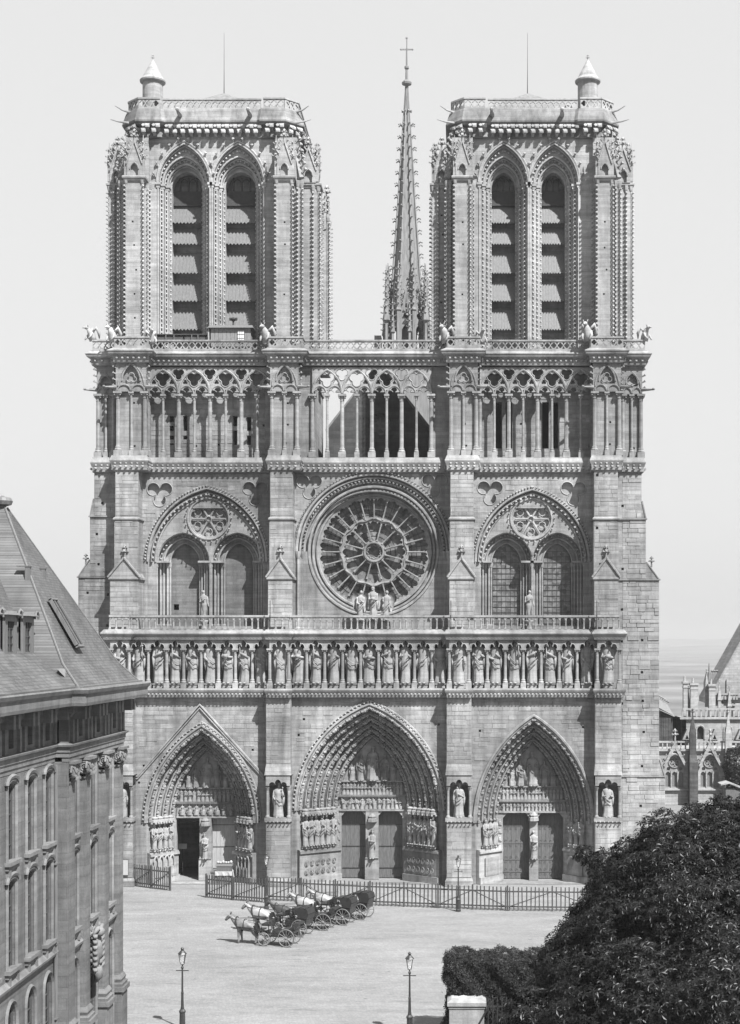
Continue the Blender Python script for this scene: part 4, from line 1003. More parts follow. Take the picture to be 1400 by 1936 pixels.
# piers with blind tracery
def gal_pier(a, b, y, back, blind=True, n=3, xs_=None):
    m = MB(); c = (a+b)/2; hw = (b-a)/2
    m.plate(rect(a+.1,b-.1,ZGAL,ZCAP+.02), wall_holes(a+.1,b-.1,ZGAL,ZCAP,int(a*10),dx=9,dz=1.75,s=.08,margin=hw*.95), y+.28, y+.6, back=False); m.box(a+.1,b-.1,y+.6,back,ZGAL,ZARC+.3)
    m.plate(rect(a,b,ZCAP,ZARC+.3), [opening(hw*.56, hw*1.05, c, ZCAP+.62, ZCAP+.85, 7)], y, y+.25, back=False); m.box(a+.002,b-.002,y+.25,back,ZCAP+.01,ZARC+.29)
    m.tube([(p,y-.02,q) for p,q in arch(hw*.60, hw*1.12, c, ZCAP+.85, 7)], .07, 5); m.tube([(p,y-.03,q) for p,q in arch(hw*.86, hw*1.5, c, ZCAP+.45, 7)], .06, 5)
    for s in (-1,1): m.tube([(p,y-.05,q) for p,q in arch(hw*.42, .5, c+s*hw*.46, ZCAP+.05, 5)], .06, 5)
    F_ = foil(c, ZCAP+1.1, 3, .2, .22); m.tube([(p,y+.14,q) for p,q in F_+F_[:1]], .05, 4)
    for s in (-1,1):
        crocket_line(m, (c+s*hw, y+.05, ZCAP+.2), (c+s*hw, y+.05, ZARC), (s,-.4,0), .48, .28)
        m.tube([(c+s*hw*.98,y,ZCAP+.35),(c+s*(hw+.45),y-.25,ZCAP+.32),(c+s*(hw+.8),y-.45,ZCAP+.30)], [.16,.11,.07], 5); m.ball((c+s*(hw+.85),y-.48,ZCAP+.33), .13,.16,.11,6,4)
    o = m.build('gallery_pier', STONE, cath)
    for e in (-.88, 0, .88):
        mm = thick if e else thin
        if e: 
            k = thick.build('colonnette', CARVED, o, False, (c+e*hw, y+.12, ZGAL))
        else: thin.build('colonnette', CARVED, o, False, (c, y+.16, ZGAL))
    return o
for a, b in gx: gal_pier(a, b, .3, 2.9)
for a, b in ((PX(183,1.6),PX(216,1.6)),(PX(1176,1.6),PX(1215,1.6))): gal_pier(a, b, 1.6, 5.5)
for p0, p1 in ((565,591),(816,850),(277,280),(504,511),(904,908),(1119,1122)):   # plain returns beside the piers
    mm = MB(); mm.box(PX(p0,1.9)-.1,PX(p1,1.9)+.1,1.86,3.0,ZGAL,ZARC+.3); mm.build('gallery_return', STONE, cath)

# ---- top cornice and pierced balustrade
tj = [(PX(216,0),PX(279,0)),(PX(508,0),PX(571,0)),(PX(846,0),PX(907,0)),(PX(1118,0),PX(1178,0))]
tp = full_path(tj, .12, 1.45, 1.4, PX(176,YS), PX(1220,YS))
m = MB(); zc = ZARC
m.molding(tp, [(-1.0,zc+.1),(.04,zc+.1),(.10,zc+.2),(.08,zc+.28),(.14,zc+.62),(.42,zc+.78),(.46,zc+.9),(.52,zc+.98),(.52,zc+1.05),(.12,ZCOR+.05),(.12,ZCOR+.1),(-1.0,ZCOR+.1)])
leaf_row(m, tp, .42, zc+.38, .28); leaf_row(m, tp, .9, zc+.55, .2)
m.box(tj[0][0]+.1,tj[3][1]-.1,1.55,3.0,zc+.1,ZCOR+.05)
for a, b in tj: m.box(a+.05,b-.05,.3,1.7,zc+.1,ZCOR+.04)
if True: pass
m.box(-5.6,5.6,1.6,2.9,zc+.1,ZCOR+.05); m.box(tj[0][0]-1.5,-5.5,2.0,17.6,zc+.1,ZCOR+.05); m.box(5.5,tj[3][1]+1.5,2.0,17.6,zc+.1,ZCOR+.05)
m.build('top_cornice', CARVED, cath)
def lattice(m, a, b, z0, z1, period, th=.14):
    """pierced parapet of foiled lozenges between a sill and a rail"""
    a = Vector(a); b = Vector(b); d = b-a; L = d.length; d.normalize(); n = max(1, int(round(L/period))); p = L/n; h = z1-z0
    H = []; r = min(p*.30, h*.23)
    for k in range(n):
        c = p*(k+.5); H.append(foil(c, h*.5, 4, r*.72, r*.72, rot=0, n=16))
        if k: 
            q = p*k; e = p*.20; H.append([(q-e,h*.80),(q,h*.56),(q+e,h*.80)]); H.append([(q-e,h*.20),(q+e,h*.20),(q,h*.44)])
    M = Matrix(((d.x,-d.y,0,a.x),(d.y,d.x,0,a.y),(0,0,1,z0),(0,0,0,1)))
    m.plate(rect(0,L,h*.04,h*.86), H, -th/2, th/2, M=M)
    m.box(-.04,L+.04,-th*.9,th*.9,h*.86,h,M); m.box(-.03,L+.03,-th*.8,th*.8,0,h*.08,M)
z0 = ZCOR+.08; off = .06
for k in range(1, len(tp)-2):
    a, b = Vector(tp[k]), Vector(tp[k+1]); d = (b-a)
    if d.length < .3: continue
    m = MB(); lattice(m, a, b, z0, ZTOP, .52); m.build('parapet', CARVED, cath)

# ---- nave gable, roof
m = MB(); YGA = 11.0; gc = PX(716, YGA); hw = (810-622)/2*(D+YGA)/F; ze = PZ(809,YGA); za = PZ(686,YGA)
rr_ = 1.35
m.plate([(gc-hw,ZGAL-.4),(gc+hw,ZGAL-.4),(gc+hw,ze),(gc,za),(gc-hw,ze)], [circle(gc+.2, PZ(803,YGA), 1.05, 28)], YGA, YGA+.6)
ng = m.build('nave_gable', DARKENED, cath)  # darker stone colour deepens the shade on the gable
m = MB(); rz = PZ(803,YGA); m.plate(circle(gc+.2,rz,1.1,28), [foil(gc+.2,rz,6,.55,.34,n=48), ], YGA+.25, YGA+.4); m.build('gable_oculus', DARKENED, ng)
m = MB(); m.plate(circle(gc+.2,rz,1.2,20), [], YGA+.5, YGA+.55); m.build('glass', GLASS, ng)
m = MB(); m.plate([(gc-hw-.3,ze-.4),(gc-hw-.35,ze+.0),(gc,za+.3),(gc+hw+.35,ze),(gc+hw+.3,ze-.4),(gc,za-.1)], [], YGA+.6, 68); m.plate([(gc-hw,ZGAL-8),(gc+hw,ZGAL-8),(gc+hw,ze-.3),(gc-hw,ze-.3)], [], YGA+.7, 68)
m.build('nave_roof', SPIRE, cath)
m = MB(); m.box(-18.2,18.2,17.5,70,0,10.5); m.frustum((-18.2,18.2,17.5,70),(-12,12,17.5,70),10.5,12.5); m.box(-12,12,17.5,70,12.4,19); m.frustum((-12,12,17.5,70),(-6.3,6.3,17.5,70),19,21); m.box(-6.2,6.2,17.5,70,20.9,ZGAL+1.5)
m.build('nave_wall', STONE, cath)
for q in range(8):
    for s in (-1,1):
        m = MB(); y_ = 22+6*q; m.box(min(s*17.9,s*20.4),max(s*17.9,s*20.4),y_-.6,y_+.6,0,16); m.lathe([(.8,0),(.05,3.2)], (s*19.2,y_,16), 4, a0=PI/4); m.tube([(s*18.6,y_,14.5),(s*12,y_,21),(s*6.2,y_,26)], .45, 4); m.build('flying_buttress', STONE, cath)
# ------------------------------------------------------------------ towers
TCORN = stone_mat('cornice_stone', 0.185, courses=True, stain=.9, bw=1.3, rh=.5)
ZT0 = ZCOR+.1; TF = 1.0
ZTC = PZ(345, 2.4)                  # capitals of the belfry shafts
ZT1 = PZ(261, 2.4)                  # underside of the tower cornice
ZT2, ZT3 = PZ(227,1.9), PZ(206,2.3); ZT4 = PZ(184,2.3)
def belfry_face(parent, M, W, cs, hin, hout, detailed=True):
    """one face of the belfry: two deep lancets in four receding orders, with louvres"""
    z0, zs = ZT0, ZTC; rise = ZT1-.35-zs
    orders = [(hout, rise-.05, 0, .45), (hout-(hout-hin)*.36, rise-.95, .45, .9), (hout-(hout-hin)*.7, rise-1.45, .9, 1.35), (hin, rise-1.95, 1.35, 2.3)]
    m = MB(); m.M = M
    for k, (w_, h_, y0, y1) in enumerate(orders):
        m.plate(rect(-W/2, W/2, z0-.05, ZT1+.05), [opening(w_, h_, c, z0, zs, 8) for c in cs], y0+.002*k, y1, back=False)
    fo = m.build('belfry_face', TOWER, parent)
    m = MB(); m.M = M
    for c in cs:
        for k, (w_, h_, y0, y1) in enumerate(orders[:3]):
            m.tube([(a,y0-.01,b) for a,b in arch(w_+.02,h_+.02,c,zs,8)], .10, 6)
            m.tube([(a,y0+.22,b) for a,b in arch(w_-.10,h_-.12,c,zs,8)], .07, 5)
            for s in (-1,1):
                m.tube([(c+s*(w_+.0),y0,z0),(c+s*w_,y0,zs-.35)], .085, 6); m.tube([(c+s*(w_-.12),y0+.28,z0),(c+s*(w_-.12),y0+.28,zs-.35)], .07, 5)
                m.box(c+s*w_-.2, c+s*w_+.2, y0-.14, y0+.42, zs-.12, zs+.06); m.box(c+s*w_-.14, c+s*w_+.14, y0-.08, y0+.36, zs-.35, zs-.12)
        m.tube([(a,-.06,b) for a,b in arch(hout+.10,rise+.06,c,zs+.1,8)], .09, 5)
    m.build('belfry_mouldings', TCARVED, fo)
    m = MB(); m.M = M
    for c in cs:
        for k, (w_, h_, y0, y1) in enumerate(orders[:3]):
            nx_ = orders[k+1]; wm = (w_+nx_[0])/2-.02; hm = (h_+nx_[1])/2
            for s in (-1,1): crocket_line(m, (c+s*wm, y1-.05, z0+.1), (c+s*wm, y1-.05, zs-.4), (-s*.5,-1,0), .36, .20, (0,0,1))
            if k < 2:
                for (a,b,dx_,dz_,sd) in voussoir_points(wm, hm, c, zs, .34): crocket(m, (a,y1-.05,b), (0,-1,-.2), .2, (dx_,0,dz_))
        for (a,b,dx_,dz_,sd) in voussoir_points(hout+.22, rise+.2, c, zs+.1, .78): crocket(m, (a,-.04,b), (-dz_*.6 if not sd else dz_*.6,-.6,.5), .32, (dx_,0,dz_))
    stuff(m.build('crockets', TCARVED, fo))
    # louvres
    zig = [PZ(q,4) for q in (418,458,513,566,620)]; tops = [PZ(q,4.6) for q in (386,430,476,531,584)]
    for c in cs:
        m = MB(); m.M = M; m.box(c-hin-.1,c+hin+.1,2.05,2.3,PZ(383,4),PZ(357,4)); m.box(c-hin-.1,c+hin+.1,1.95,2.05,PZ(384,4)-.05,PZ(381,4))
        for e in (-.55,0,.55): m.box(c+e*hin-.06,c+e*hin+.06,2.0,2.2,PZ(357,4),zs+rise-2.2)
        for e in (-.28,.28): m.tube([(a,2.1,b) for a,b in arch(.27*hin,.5,c+e*hin,PZ(345,4),4)], .04, 4)
        fr = m.build('louvre_frame', DARKWOOD, fo)
        for k in range(5):
            mm = MB(); mm.M = M; n = 9; zt, zb_ = tops[k], zig[k]; x0, x1 = c-hin-.05, c+hin+.05; f = []; bk = []
            yt, yb_ = 2.25, 1.62
            L = [(x0,zt),(x1,zt)]; nn = n*2
            for i in range(nn+1):
                L.append((x1+(x0-x1)*i/nn, zb_ + (0 if i % 2 else -.17)))
            N = len(L); yy = lambda z: yt + (yb_-yt)*((zt-z)/(zt-zb_))
            vs = [(a, yy(b), b) for a, b in L] + [(a, yy(b)+.06, b) for a, b in L]
            fs = [tuple(range(N)), tuple(range(N,2*N))] + [(i,(i+1)%N,(i+1)%N+N,i+N) for i in range(N)]
            mm.add(vs, fs)
            for i in range(1,n): 
                q = x0+(x1-x0)*i/n; mm.box(q-.012,q+.012,yt-.05,yt-.01,zt-.02,zt)
                mm.add([(q-.015,yt-.03,zt),(q+.015,yt-.03,zt),(q+.015,yb_-.03,zb_),(q-.015,yb_-.03,zb_),(q-.015,yt,zt),(q+.015,yt,zt),(q+.015,yb_,zb_),(q-.015,yb_,zb_)], [(0,1,2,3),(0,4,7,3),(1,5,6,2)])
            mm.build('louvre', LEAD, fr)
    return fo
def gablet(m, c, w_, zb_, h, y, dep=.5):
    """little gabled canopy with crockets and finial, front at y"""
    m.plate([(c-w_,zb_),(c-w_,zb_+h*.30),(c,zb_+h*.78),(c+w_,zb_+h*.30),(c+w_,zb_)], [opening(w_*.5, w_*.75, c, zb_+.02, zb_+h*.16, 5)], y, y+dep)
    m.box(c-w_*.8,c+w_*.8,y+.22,y+dep,zb_,zb_+h*.34)
    m.tube([(a,y-.03,b) for a,b in arch(w_*.58,w_*.85,c,zb_+h*.16,5)], .06, 5)
    m.add([(c-w_,y+dep*.2,zb_+h*.25),(c+w_,y+dep*.2,zb_+h*.25),(c+w_,y+dep*3,zb_+h*.25),(c-w_,y+dep*3,zb_+h*.25),(c,y+dep*.2,zb_+h*.74),(c,y+dep*2.4,zb_+h*.74)],[(0,1,4),(1,2,5,4),(2,3,5),(3,0,4,5)])
    for s in (-1,1):
        m.tube([(c+s*w_*1.05,y-.03,zb_+h*.28),(c,y-.03,zb_+h*.8)], .07, 5)
        for k in range(4):
            f = (k+.5)/4; crocket(m, (c+s*w_*(1-f), y, zb_+h*(.32+.48*f)), (s*.8,-.1,.55), .34)
        # flanking pinnacle
        p = (c+s*w_*1.15, y+.18, zb_+.1); m.lathe([(.17,0),(.17,h*.36),(.22,h*.38),(.02,h*.92)], p, 4, a0=PI/4)
        for k in range(3):
            for d in ((1,0,0),(-1,0,0),(0,-1,0)): crocket(m, (p[0]+d[0]*(.16-.045*k), p[1]+d[1]*(.16-.045*k), p[2]+h*(.44+.14*k)), d, .2)
    finial(m, (c, y+.1, zb_+h*.74), h*.30)
def tower(label, bl, br, xl, xr, cs, hin, hout, turret_px, rod_px, corner_px):
    x0, x1 = bl[0], br[1]; depth = 13.2; yb_ = TF+depth+1.5
    m = MB(); m.box(x0+1.0, x1-1.0, 5.4, yb_-1.5, ZT0-.1, ZT1+.1); tw = m.build('tower', TOWER, cath); tw['label'] = label
    inner0, inner1 = bl[1], br[0]; W = inner1-inner0; cm_ = (inner0+inner1)/2
    belfry_face(tw, Matrix.Translation((cm_, 2.58, 0)), W+.4, [c-cm_ for c in cs], hin, hout)
    yc = (2.9+yb_-1.4)/2; Wd = yb_-1.4-2.9-1.0; half = 2.15
    belfry_face(tw, Mrot((x1-1.0+.35, yc+.3, 0), PI/2), Wd, [-half, half], 1.15, 1.95)
    belfry_face(tw, Mrot((x0+1.0-.35, yc+.3, 0), -PI/2), Wd, [-half, half], 1.15, 1.95)
    # corner buttresses: two at each corner
    back = 0
    for (fb, sgn, side_x) in ((bl, -1, xl), (br, 1, xr)):
        for front in (True, False):
            yf = TF if front else yb_
            ydir = 1 if front else -1
            m = MB(); cr = MB(); a, b = fb; cx = (a+b)/2; hw = (b-a)/2
            # forward-facing buttress
            y0, y1 = (yf, yf+2.4) if front else (yf-2.4, yf)
            if front:
                pier(m, a+.08, b-.08, y0+.08, y1, ZT0-.05, ZTC, int(abs(cx)*7), dx=9, dz=1.9, s=.07, margin=hw*.8)
            else: m.box(a+.08, b-.08, y0, y1, ZT0-.05, ZTC)
            # side-facing buttress
            sa, sb_ = (side_x, (a+b)/2) if sgn < 0 else ((a+b)/2, side_x)
            ys0 = 3.0 if front else yb_-3.9; ys1 = ys0+1.7
            pier(m, min(sa,sb_)+.06, max(sa,sb_)-.06, ys0, ys1, ZT0-.05, ZTC, int(abs(cx)*9)+3, dx=9, dz=1.8, s=.08, margin=.75) if front else m.box(min(sa,sb_), max(sa,sb_), ys0, ys1, ZT0-.05, ZTC)
            # diagonal filling between the two
            ox = (a if sgn < 0 else b); 
            m.box(min(ox, ox+sgn*.62), max(ox, ox+sgn*.62), (1.95 if front else yb_-3.4), (3.2 if front else yb_-1.95), ZT0-.05, ZTC-.02)
            m.box(cx-hw-.2, cx+hw+.2, (2.2 if front else yb_-4), (4 if front else yb_-2.2), ZT0-.05, ZT1)
            if front:
                shafts = [(a+.1,TF+.1,(-.5,-1,0)),(b-.1,TF+.1,(.5,-1,0)),(ox+sgn*.60,1.98,(sgn*.5,-1,0)),(ox+sgn*.30,1.90,(0,-1,0)),(side_x-sgn*.08,3.05,(sgn*.7,-.7,0)),(side_x-sgn*.05,4.6,(sgn,0,0)),(a+.05 if sgn>0 else b-.05,2.0,((-1 if sgn>0 else 1),-.3,0)),
                          (side_x-sgn*.5,2.98,(0,-1,0)),((b+.25) if sgn<0 else (a-.25),2.55,(0,-1,0))]
            else: shafts = [(side_x-sgn*.08,ys0,(sgn*.7,-.7,0)),(side_x-sgn*.08,ys1,(sgn,0,0)),(side_x-sgn*.6,ys0-.02,(0,-1,0))]
            for (sx, sy, od) in shafts:
                m.lathe([(.15,0),(.15,.3),(.10,.4),(.095,ZTC-ZT0-.55),(.13,ZTC-ZT0-.5),(.2,ZTC-ZT0-.2),(.21,ZTC-ZT0)], (sx, sy, ZT0), 6)
                o_ = Vector(od).normalized(); t_ = Vector((-o_.y,o_.x,0))
                crocket_line(cr, Vector((sx,sy,ZT0+.4))+o_*.06, Vector((sx,sy,ZTC-.6))+o_*.06, od, .36, .24, (0,0,1))
            # capital bands
            if front:
                pth = [(a-.03,3.0),(a-.03,TF),(b+.03,TF),(b+.03,3.0)]
                m.molding(pth, [(-.1,ZTC-.25),(.05,ZTC-.25),(.08,ZTC-.12),(.16,ZTC-.06),(.18,ZTC+.08),(.1,ZTC+.14),(-.1,ZTC+.14)])
                lo, hi = min(side_x, cx), max(side_x, cx)
                pth = [(lo,4.8),(lo,2.98),(hi,2.98)] if sgn < 0 else [(lo,2.98),(hi,2.98),(hi,4.8)]
                m.molding(pth, [(-.1,ZTC-.25),(.05,ZTC-.25),(.08,ZTC-.12),(.16,ZTC-.06),(.18,ZTC+.08),(.1,ZTC+.14),(-.1,ZTC+.14)])
            # gablets
            hh = 3.6
            if front:
                gablet(m, cx, hw*.82, ZTC+.12, hh, TF+.05, .9)
                scx = (side_x+ox)/2+sgn*.1; gablet(m, scx, .62, ZTC+.12, hh*.98, 2.75, .7)
                m.M = Mrot((0,0,0), 0); 
                Ms = Mrot((side_x-sgn*.1, 3.9, 0), sgn*PI/2); m.M = Ms; gablet(m, 0, .68, ZTC+.1, hh*.95, .05, .7); m.M = None
                # crocketed raking ribs against the upper stage
                m.tube([(ox+sgn*.55,2.2,ZTC+.3),(ox+sgn*.2,2.4,ZTC+1.9),(ox,2.5,ZTC+3.6)], [.3,.25,.12], 5)
                crocket_line(cr, (ox+sgn*.75,2.0,ZTC+.5), (ox+sgn*.15,2.2,ZTC+3.6), (sgn,-.5,.3), .5, .4)
            else:
                Ms = Mrot((side_x-sgn*.1, (ys0+ys1)/2, 0), sgn*PI/2); m.M = Ms; gablet(m, 0, .72, ZTC-1.3, hh*1.1, .05, .7); m.M = None
                gablet(m, (side_x+cx)/2, .6, ZTC-1.2, hh, ys0-.1, .7)
            bo = m.build('corner_buttress', TOWER, tw)
            stuff(cr.build('crockets', TCARVED, bo))
    # upper stage, cornice with corbel table, parapet (chamfered corners)
    def octo(xa, xb, ya, yb2, ch, jog=.22, jl=1.7):
        return [(xa+ch,ya),(xa+ch+jl,ya),(xa+ch+jl+.25,ya+jog),(xb-ch-jl-.25,ya+jog),(xb-ch-jl,ya),(xb-ch,ya),(xb,ya+ch),(xb,yb2-ch),(xb-ch,yb2),(xa+ch,yb2),(xa,yb2-ch),(xa,ya+ch)]
    ux0, ux1 = x0-.1, x1+.1; uy0, uy1 = 2.35, yb_-1.2
    m = MB(); P = octo(ux0, ux1, uy0, uy1, 1.0)
    for zz0, zz1 in ((ZTC+.1, ZT1),):                                      # corner masses of the upper stage
        for (xa, xb) in ((ux0, inner0-.1), (inner1+.1, ux1)):
            c_ = 1.0
            pts = [(xa+(c_ if xa == ux0 else 0),uy0),(xb-(c_ if xb == ux1 else 0),uy0)] + ([(xb,uy0+c_)] if xb == ux1 else []) + [(xb,uy1),(xa,uy1)] + ([(xa,uy0+c_)] if xa == ux0 else [])
            m.add([(p[0],p[1],zz0) for p in pts]+[(p[0],p[1],zz1) for p in pts], [tuple(range(len(pts))), tuple(range(len(pts),2*len(pts)))]+[(i,(i+1)%len(pts),(i+1)%len(pts)+len(pts),i+len(pts)) for i in range(len(pts))])
    zc1 = ZT1; zc2 = ZT2
    m.molding(P, [(-.8,zc1),(.05,zc1),(.12,zc1+.08),(.06,zc1+.18),(.04,zc1+.3),(.02,zc2-.42),(.40,zc2-.30),(.44,zc2-.2),(.58,zc2-.1),(.60,zc2+.02),(.30,ZT3-.1),(.26,ZT3),(-.8,ZT3)], closed=True)
    m.build('tower_cornice', TCORN, tw)
    m = MB()                                                              # corbel table of big curled leaves
    for i in range(len(P)):
        a = Vector(P[i]); b = Vector(P[(i+1)%len(P)]); d = b-a; L = d.length
        if L < .6 or a.y > 8: continue
        d.normalize(); o_ = Vector((d.y,-d.x)); n = max(1, int(L/.62))
        for k in range(n):
            p = a + d*(L*(k+.5)/n) + o_*.06
            crocket(m, (p.x,p.y,zc1+.25), (o_.x,o_.y,0), .58)
            crocket(m, (p.x+d.x*.31,p.y+d.y*.31,zc1+.66), (o_.x,o_.y,0), .56)
            m.tube([(p.x,p.y,zc1+.3),(p.x+o_.x*.15,p.y+o_.y*.15,zc1+.75),(p.x+o_.x*.5,p.y+o_.y*.5,zc2-.38)], [.08,.10,.16], 5)
    stuff(m.build('corbel_leaves', TCARVED, tw))
    m = MB(); Q = octo(ux0-.05, ux1+.05, uy0-.05, uy1+.05, 1.0)
    for i in range(len(Q)):
        a, b = Vector(Q[i]), Vector(Q[(i+1)%len(Q)])
        if (b-a).length < .5: continue
        lattice(m, a, b, ZT3-.02, ZT4, .50)
    m.build('tower_parapet', TCARVED, tw)
    m = MB(); c_ = ((ux0+ux1)/2, (uy0+uy1)/2); zr = ZT3
    m.box(ux0+.3,ux1-.3,uy0+.4,uy1-.3,zr-.8,zr-.1); xc, yc2 = c_
    ap = PZ(172, 8); m.add([(ux0+1,uy0+1.2,zr),(ux1-1,uy0+1.2,zr),(ux1-1,uy1-1,zr),(ux0+1,uy1-1,zr),(PX(rod_px,yc2),yc2,ap)], [(0,1,4),(1,2,4),(2,3,4),(3,0,4)])
    m.build('tower_roof', SPIRE, tw)
    m = MB(); rx = PX(rod_px, yc2); m.tube([(rx,yc2,ap-.5),(rx,yc2,ap+2.0),(rx,yc2,PZ(62,yc2))], [.05,.025,.012], 5); m.build('lightning_rod', IRON, tw)
    # gargoyles
    for px_ in corner_px[2:]:
        m = MB(); gx_ = PX(px_, 1.6); zg = PZ(212,1.4); m.tube([(gx_,2.3,zg),(gx_,1.7,zg+.05),(gx_-.05,1.2,zg+.1)], [.2,.2,.14], 6); m.ball((gx_-.05,1.05,zg+.14), .17,.22,.17,6,4); m.build('gargoyle', TCARVED, tw)
    for s, px_ in ((-1,corner_px[0]),(1,corner_px[1])):
        m = MB(); gx_ = ux0+.3 if s < 0 else ux1-.3; zg = PZ(207,3); m.tube([(gx_,3.1,zg-.25),(gx_+s*.8,2.8,zg-.1),(gx_+s*1.35,2.5,zg+.15)], [.13,.07,.03], 6); m.build('gargoyle', TCARVED, tw); m = MB()
        m.tube([(gx_-s*.2,2.6,zg-1.3),(gx_+s*1.0,2.2,zg-1.25),(gx_+s*1.6,2.0,zg-1.15)], [.13,.07,.03], 6); m.build('gargoyle', TCARVED, tw)
    # stair turret with conical cap
    tx, ty = PX(turret_px, 4.4), 4.4; zt0, zt1 = ZT3-.5, PZ(158,4.4); m = MB()
    rt = .84
    m.lathe([(rt,0),(rt,zt1-zt0)], (tx,ty,zt0), 20)
    m.lathe([(rt+.05,0),(rt+.22,.1),(rt+.24,.22),(rt+.0,.5),(.05,PZ(112,4.4)-zt1)], (tx,ty,zt1), 20); finial(m, (tx,ty,PZ(113,4.4)-.1), .5)
    tu = m.build('stair_turret', TOWER, tw)
    m = MB(); s = 1 if turret_px < 700 else -1; ang = -PI/2 + s*.6
    M_ = Mrot((tx+rt*.99*math.cos(ang), ty+rt*.99*math.sin(ang), ZT4-.35), ang+PI/2); m.M = M_
    m.plate(opening(.2,.3,0,0,.62,5), [], -.03, .05); m.build('turret_door', BLACK, tu)
    return tw
bl = (PX(236,TF),PX(271,TF)); br = (PX(521,TF),PX(554,TF)); tower('left belfry tower', bl, br, PX(205,3), PX(604,3), [PX(350,3),PX(452,3)], 29*.0436, 49*.0436, 289, 424, (0,0,339,472))
bl = (PX(859,TF),PX(890,TF)); br = (PX(1129,TF),PX(1160,TF)); tower('right belfry tower', bl, br, PX(817,3), PX(1196,3), [PX(953,3),PX(1048,3)], 22.5*.0436, 46*.0436, 1112, 998, (0,0,931,1064))

# ------------------------------------------------------------------ spire over the crossing
YSP = 75.0; sx_ = PX(769.5, YSP); k_ = (D+YSP)/F
m = MB(); prof = [(3.0,PZ(700,YSP)),(3.0,PZ(640,YSP)),(2.45,PZ(585,YSP)),(1.95,PZ(530,YSP)),(1.28,PZ(400,YSP)),(.75,PZ(280,YSP)),(.36,PZ(205,YSP)),(.2,PZ(163,YSP))]
shaft = [(p,z) for p,z in prof[2:]]
m.lathe([(r_*.9,z) for r_,z in shaft], (sx_,YSP,0), 8, a0=PI/8)
for k in range(8):
    a = PI/8 + k*PI/4; m.tube([(sx_+r_*math.cos(a),YSP+r_*math.sin(a),z) for r_,z in shaft], [.16,.15,.12,.10,.07,.04], 5)
sp = m.build('spire', SPIRE, cath); sp['label'] = 'slender leaded spire with crockets and cross'
m = MB()
zz = PZ(530,YSP); 
while zz < PZ(215,YSP):
    i = next(i for i in range(len(shaft)-1) if shaft[i+1][1] >= zz); f = (zz-shaft[i][1])/(shaft[i+1][1]-shaft[i][1]); r_ = shaft[i][0]+(shaft[i+1][0]-shaft[i][0])*f
    for k in range(8):
        a = PI/8+k*PI/4; d = (math.cos(a),math.sin(a),0); m.tube([(sx_+d[0]*r_,YSP+d[1]*r_,zz-.1),(sx_+d[0]*(r_+.38),YSP+d[1]*(r_+.38),zz+.18),(sx_+d[0]*(r_+.62),YSP+d[1]*(r_+.62),zz+.02)], [.10,.085,.10], 5)
    zz += 22.5*k_
for k in range(8):
    a = PI/8+k*PI/4; d = (math.cos(a),math.sin(a),0); m.tube([(sx_,YSP,PZ(212,YSP)),(sx_+d[0]*.7,YSP+d[1]*.7,PZ(210,YSP))], .1, 5)
stuff(m.build('crockets', SPIRE, sp))
m = MB(); zz = PZ(163,YSP); m.lathe([(.2,0),(.28,.1),(.62,.25),(.66,.5),(.45,.75),(.2,.8),(.16,2.2),(.3,2.35),(.3,2.6),(.12,2.7),(.10,5.0)], (sx_,YSP,zz), 10)
zc = PZ(93,YSP); m.box(sx_-.07,sx_+.07,YSP-.07,YSP+.07,zz+5,zc+1.4); m.box(sx_-.75,sx_+.75,YSP-.06,YSP+.06,zc-.08,zc+.08)
for e in (-.75,.75): m.ball((sx_+e,YSP,zc), .14,.1,.14,6,4)
m.ball((sx_,YSP,zc+1.5), .16,.12,.2,6,4); m.build('cross', SPIRE, sp)
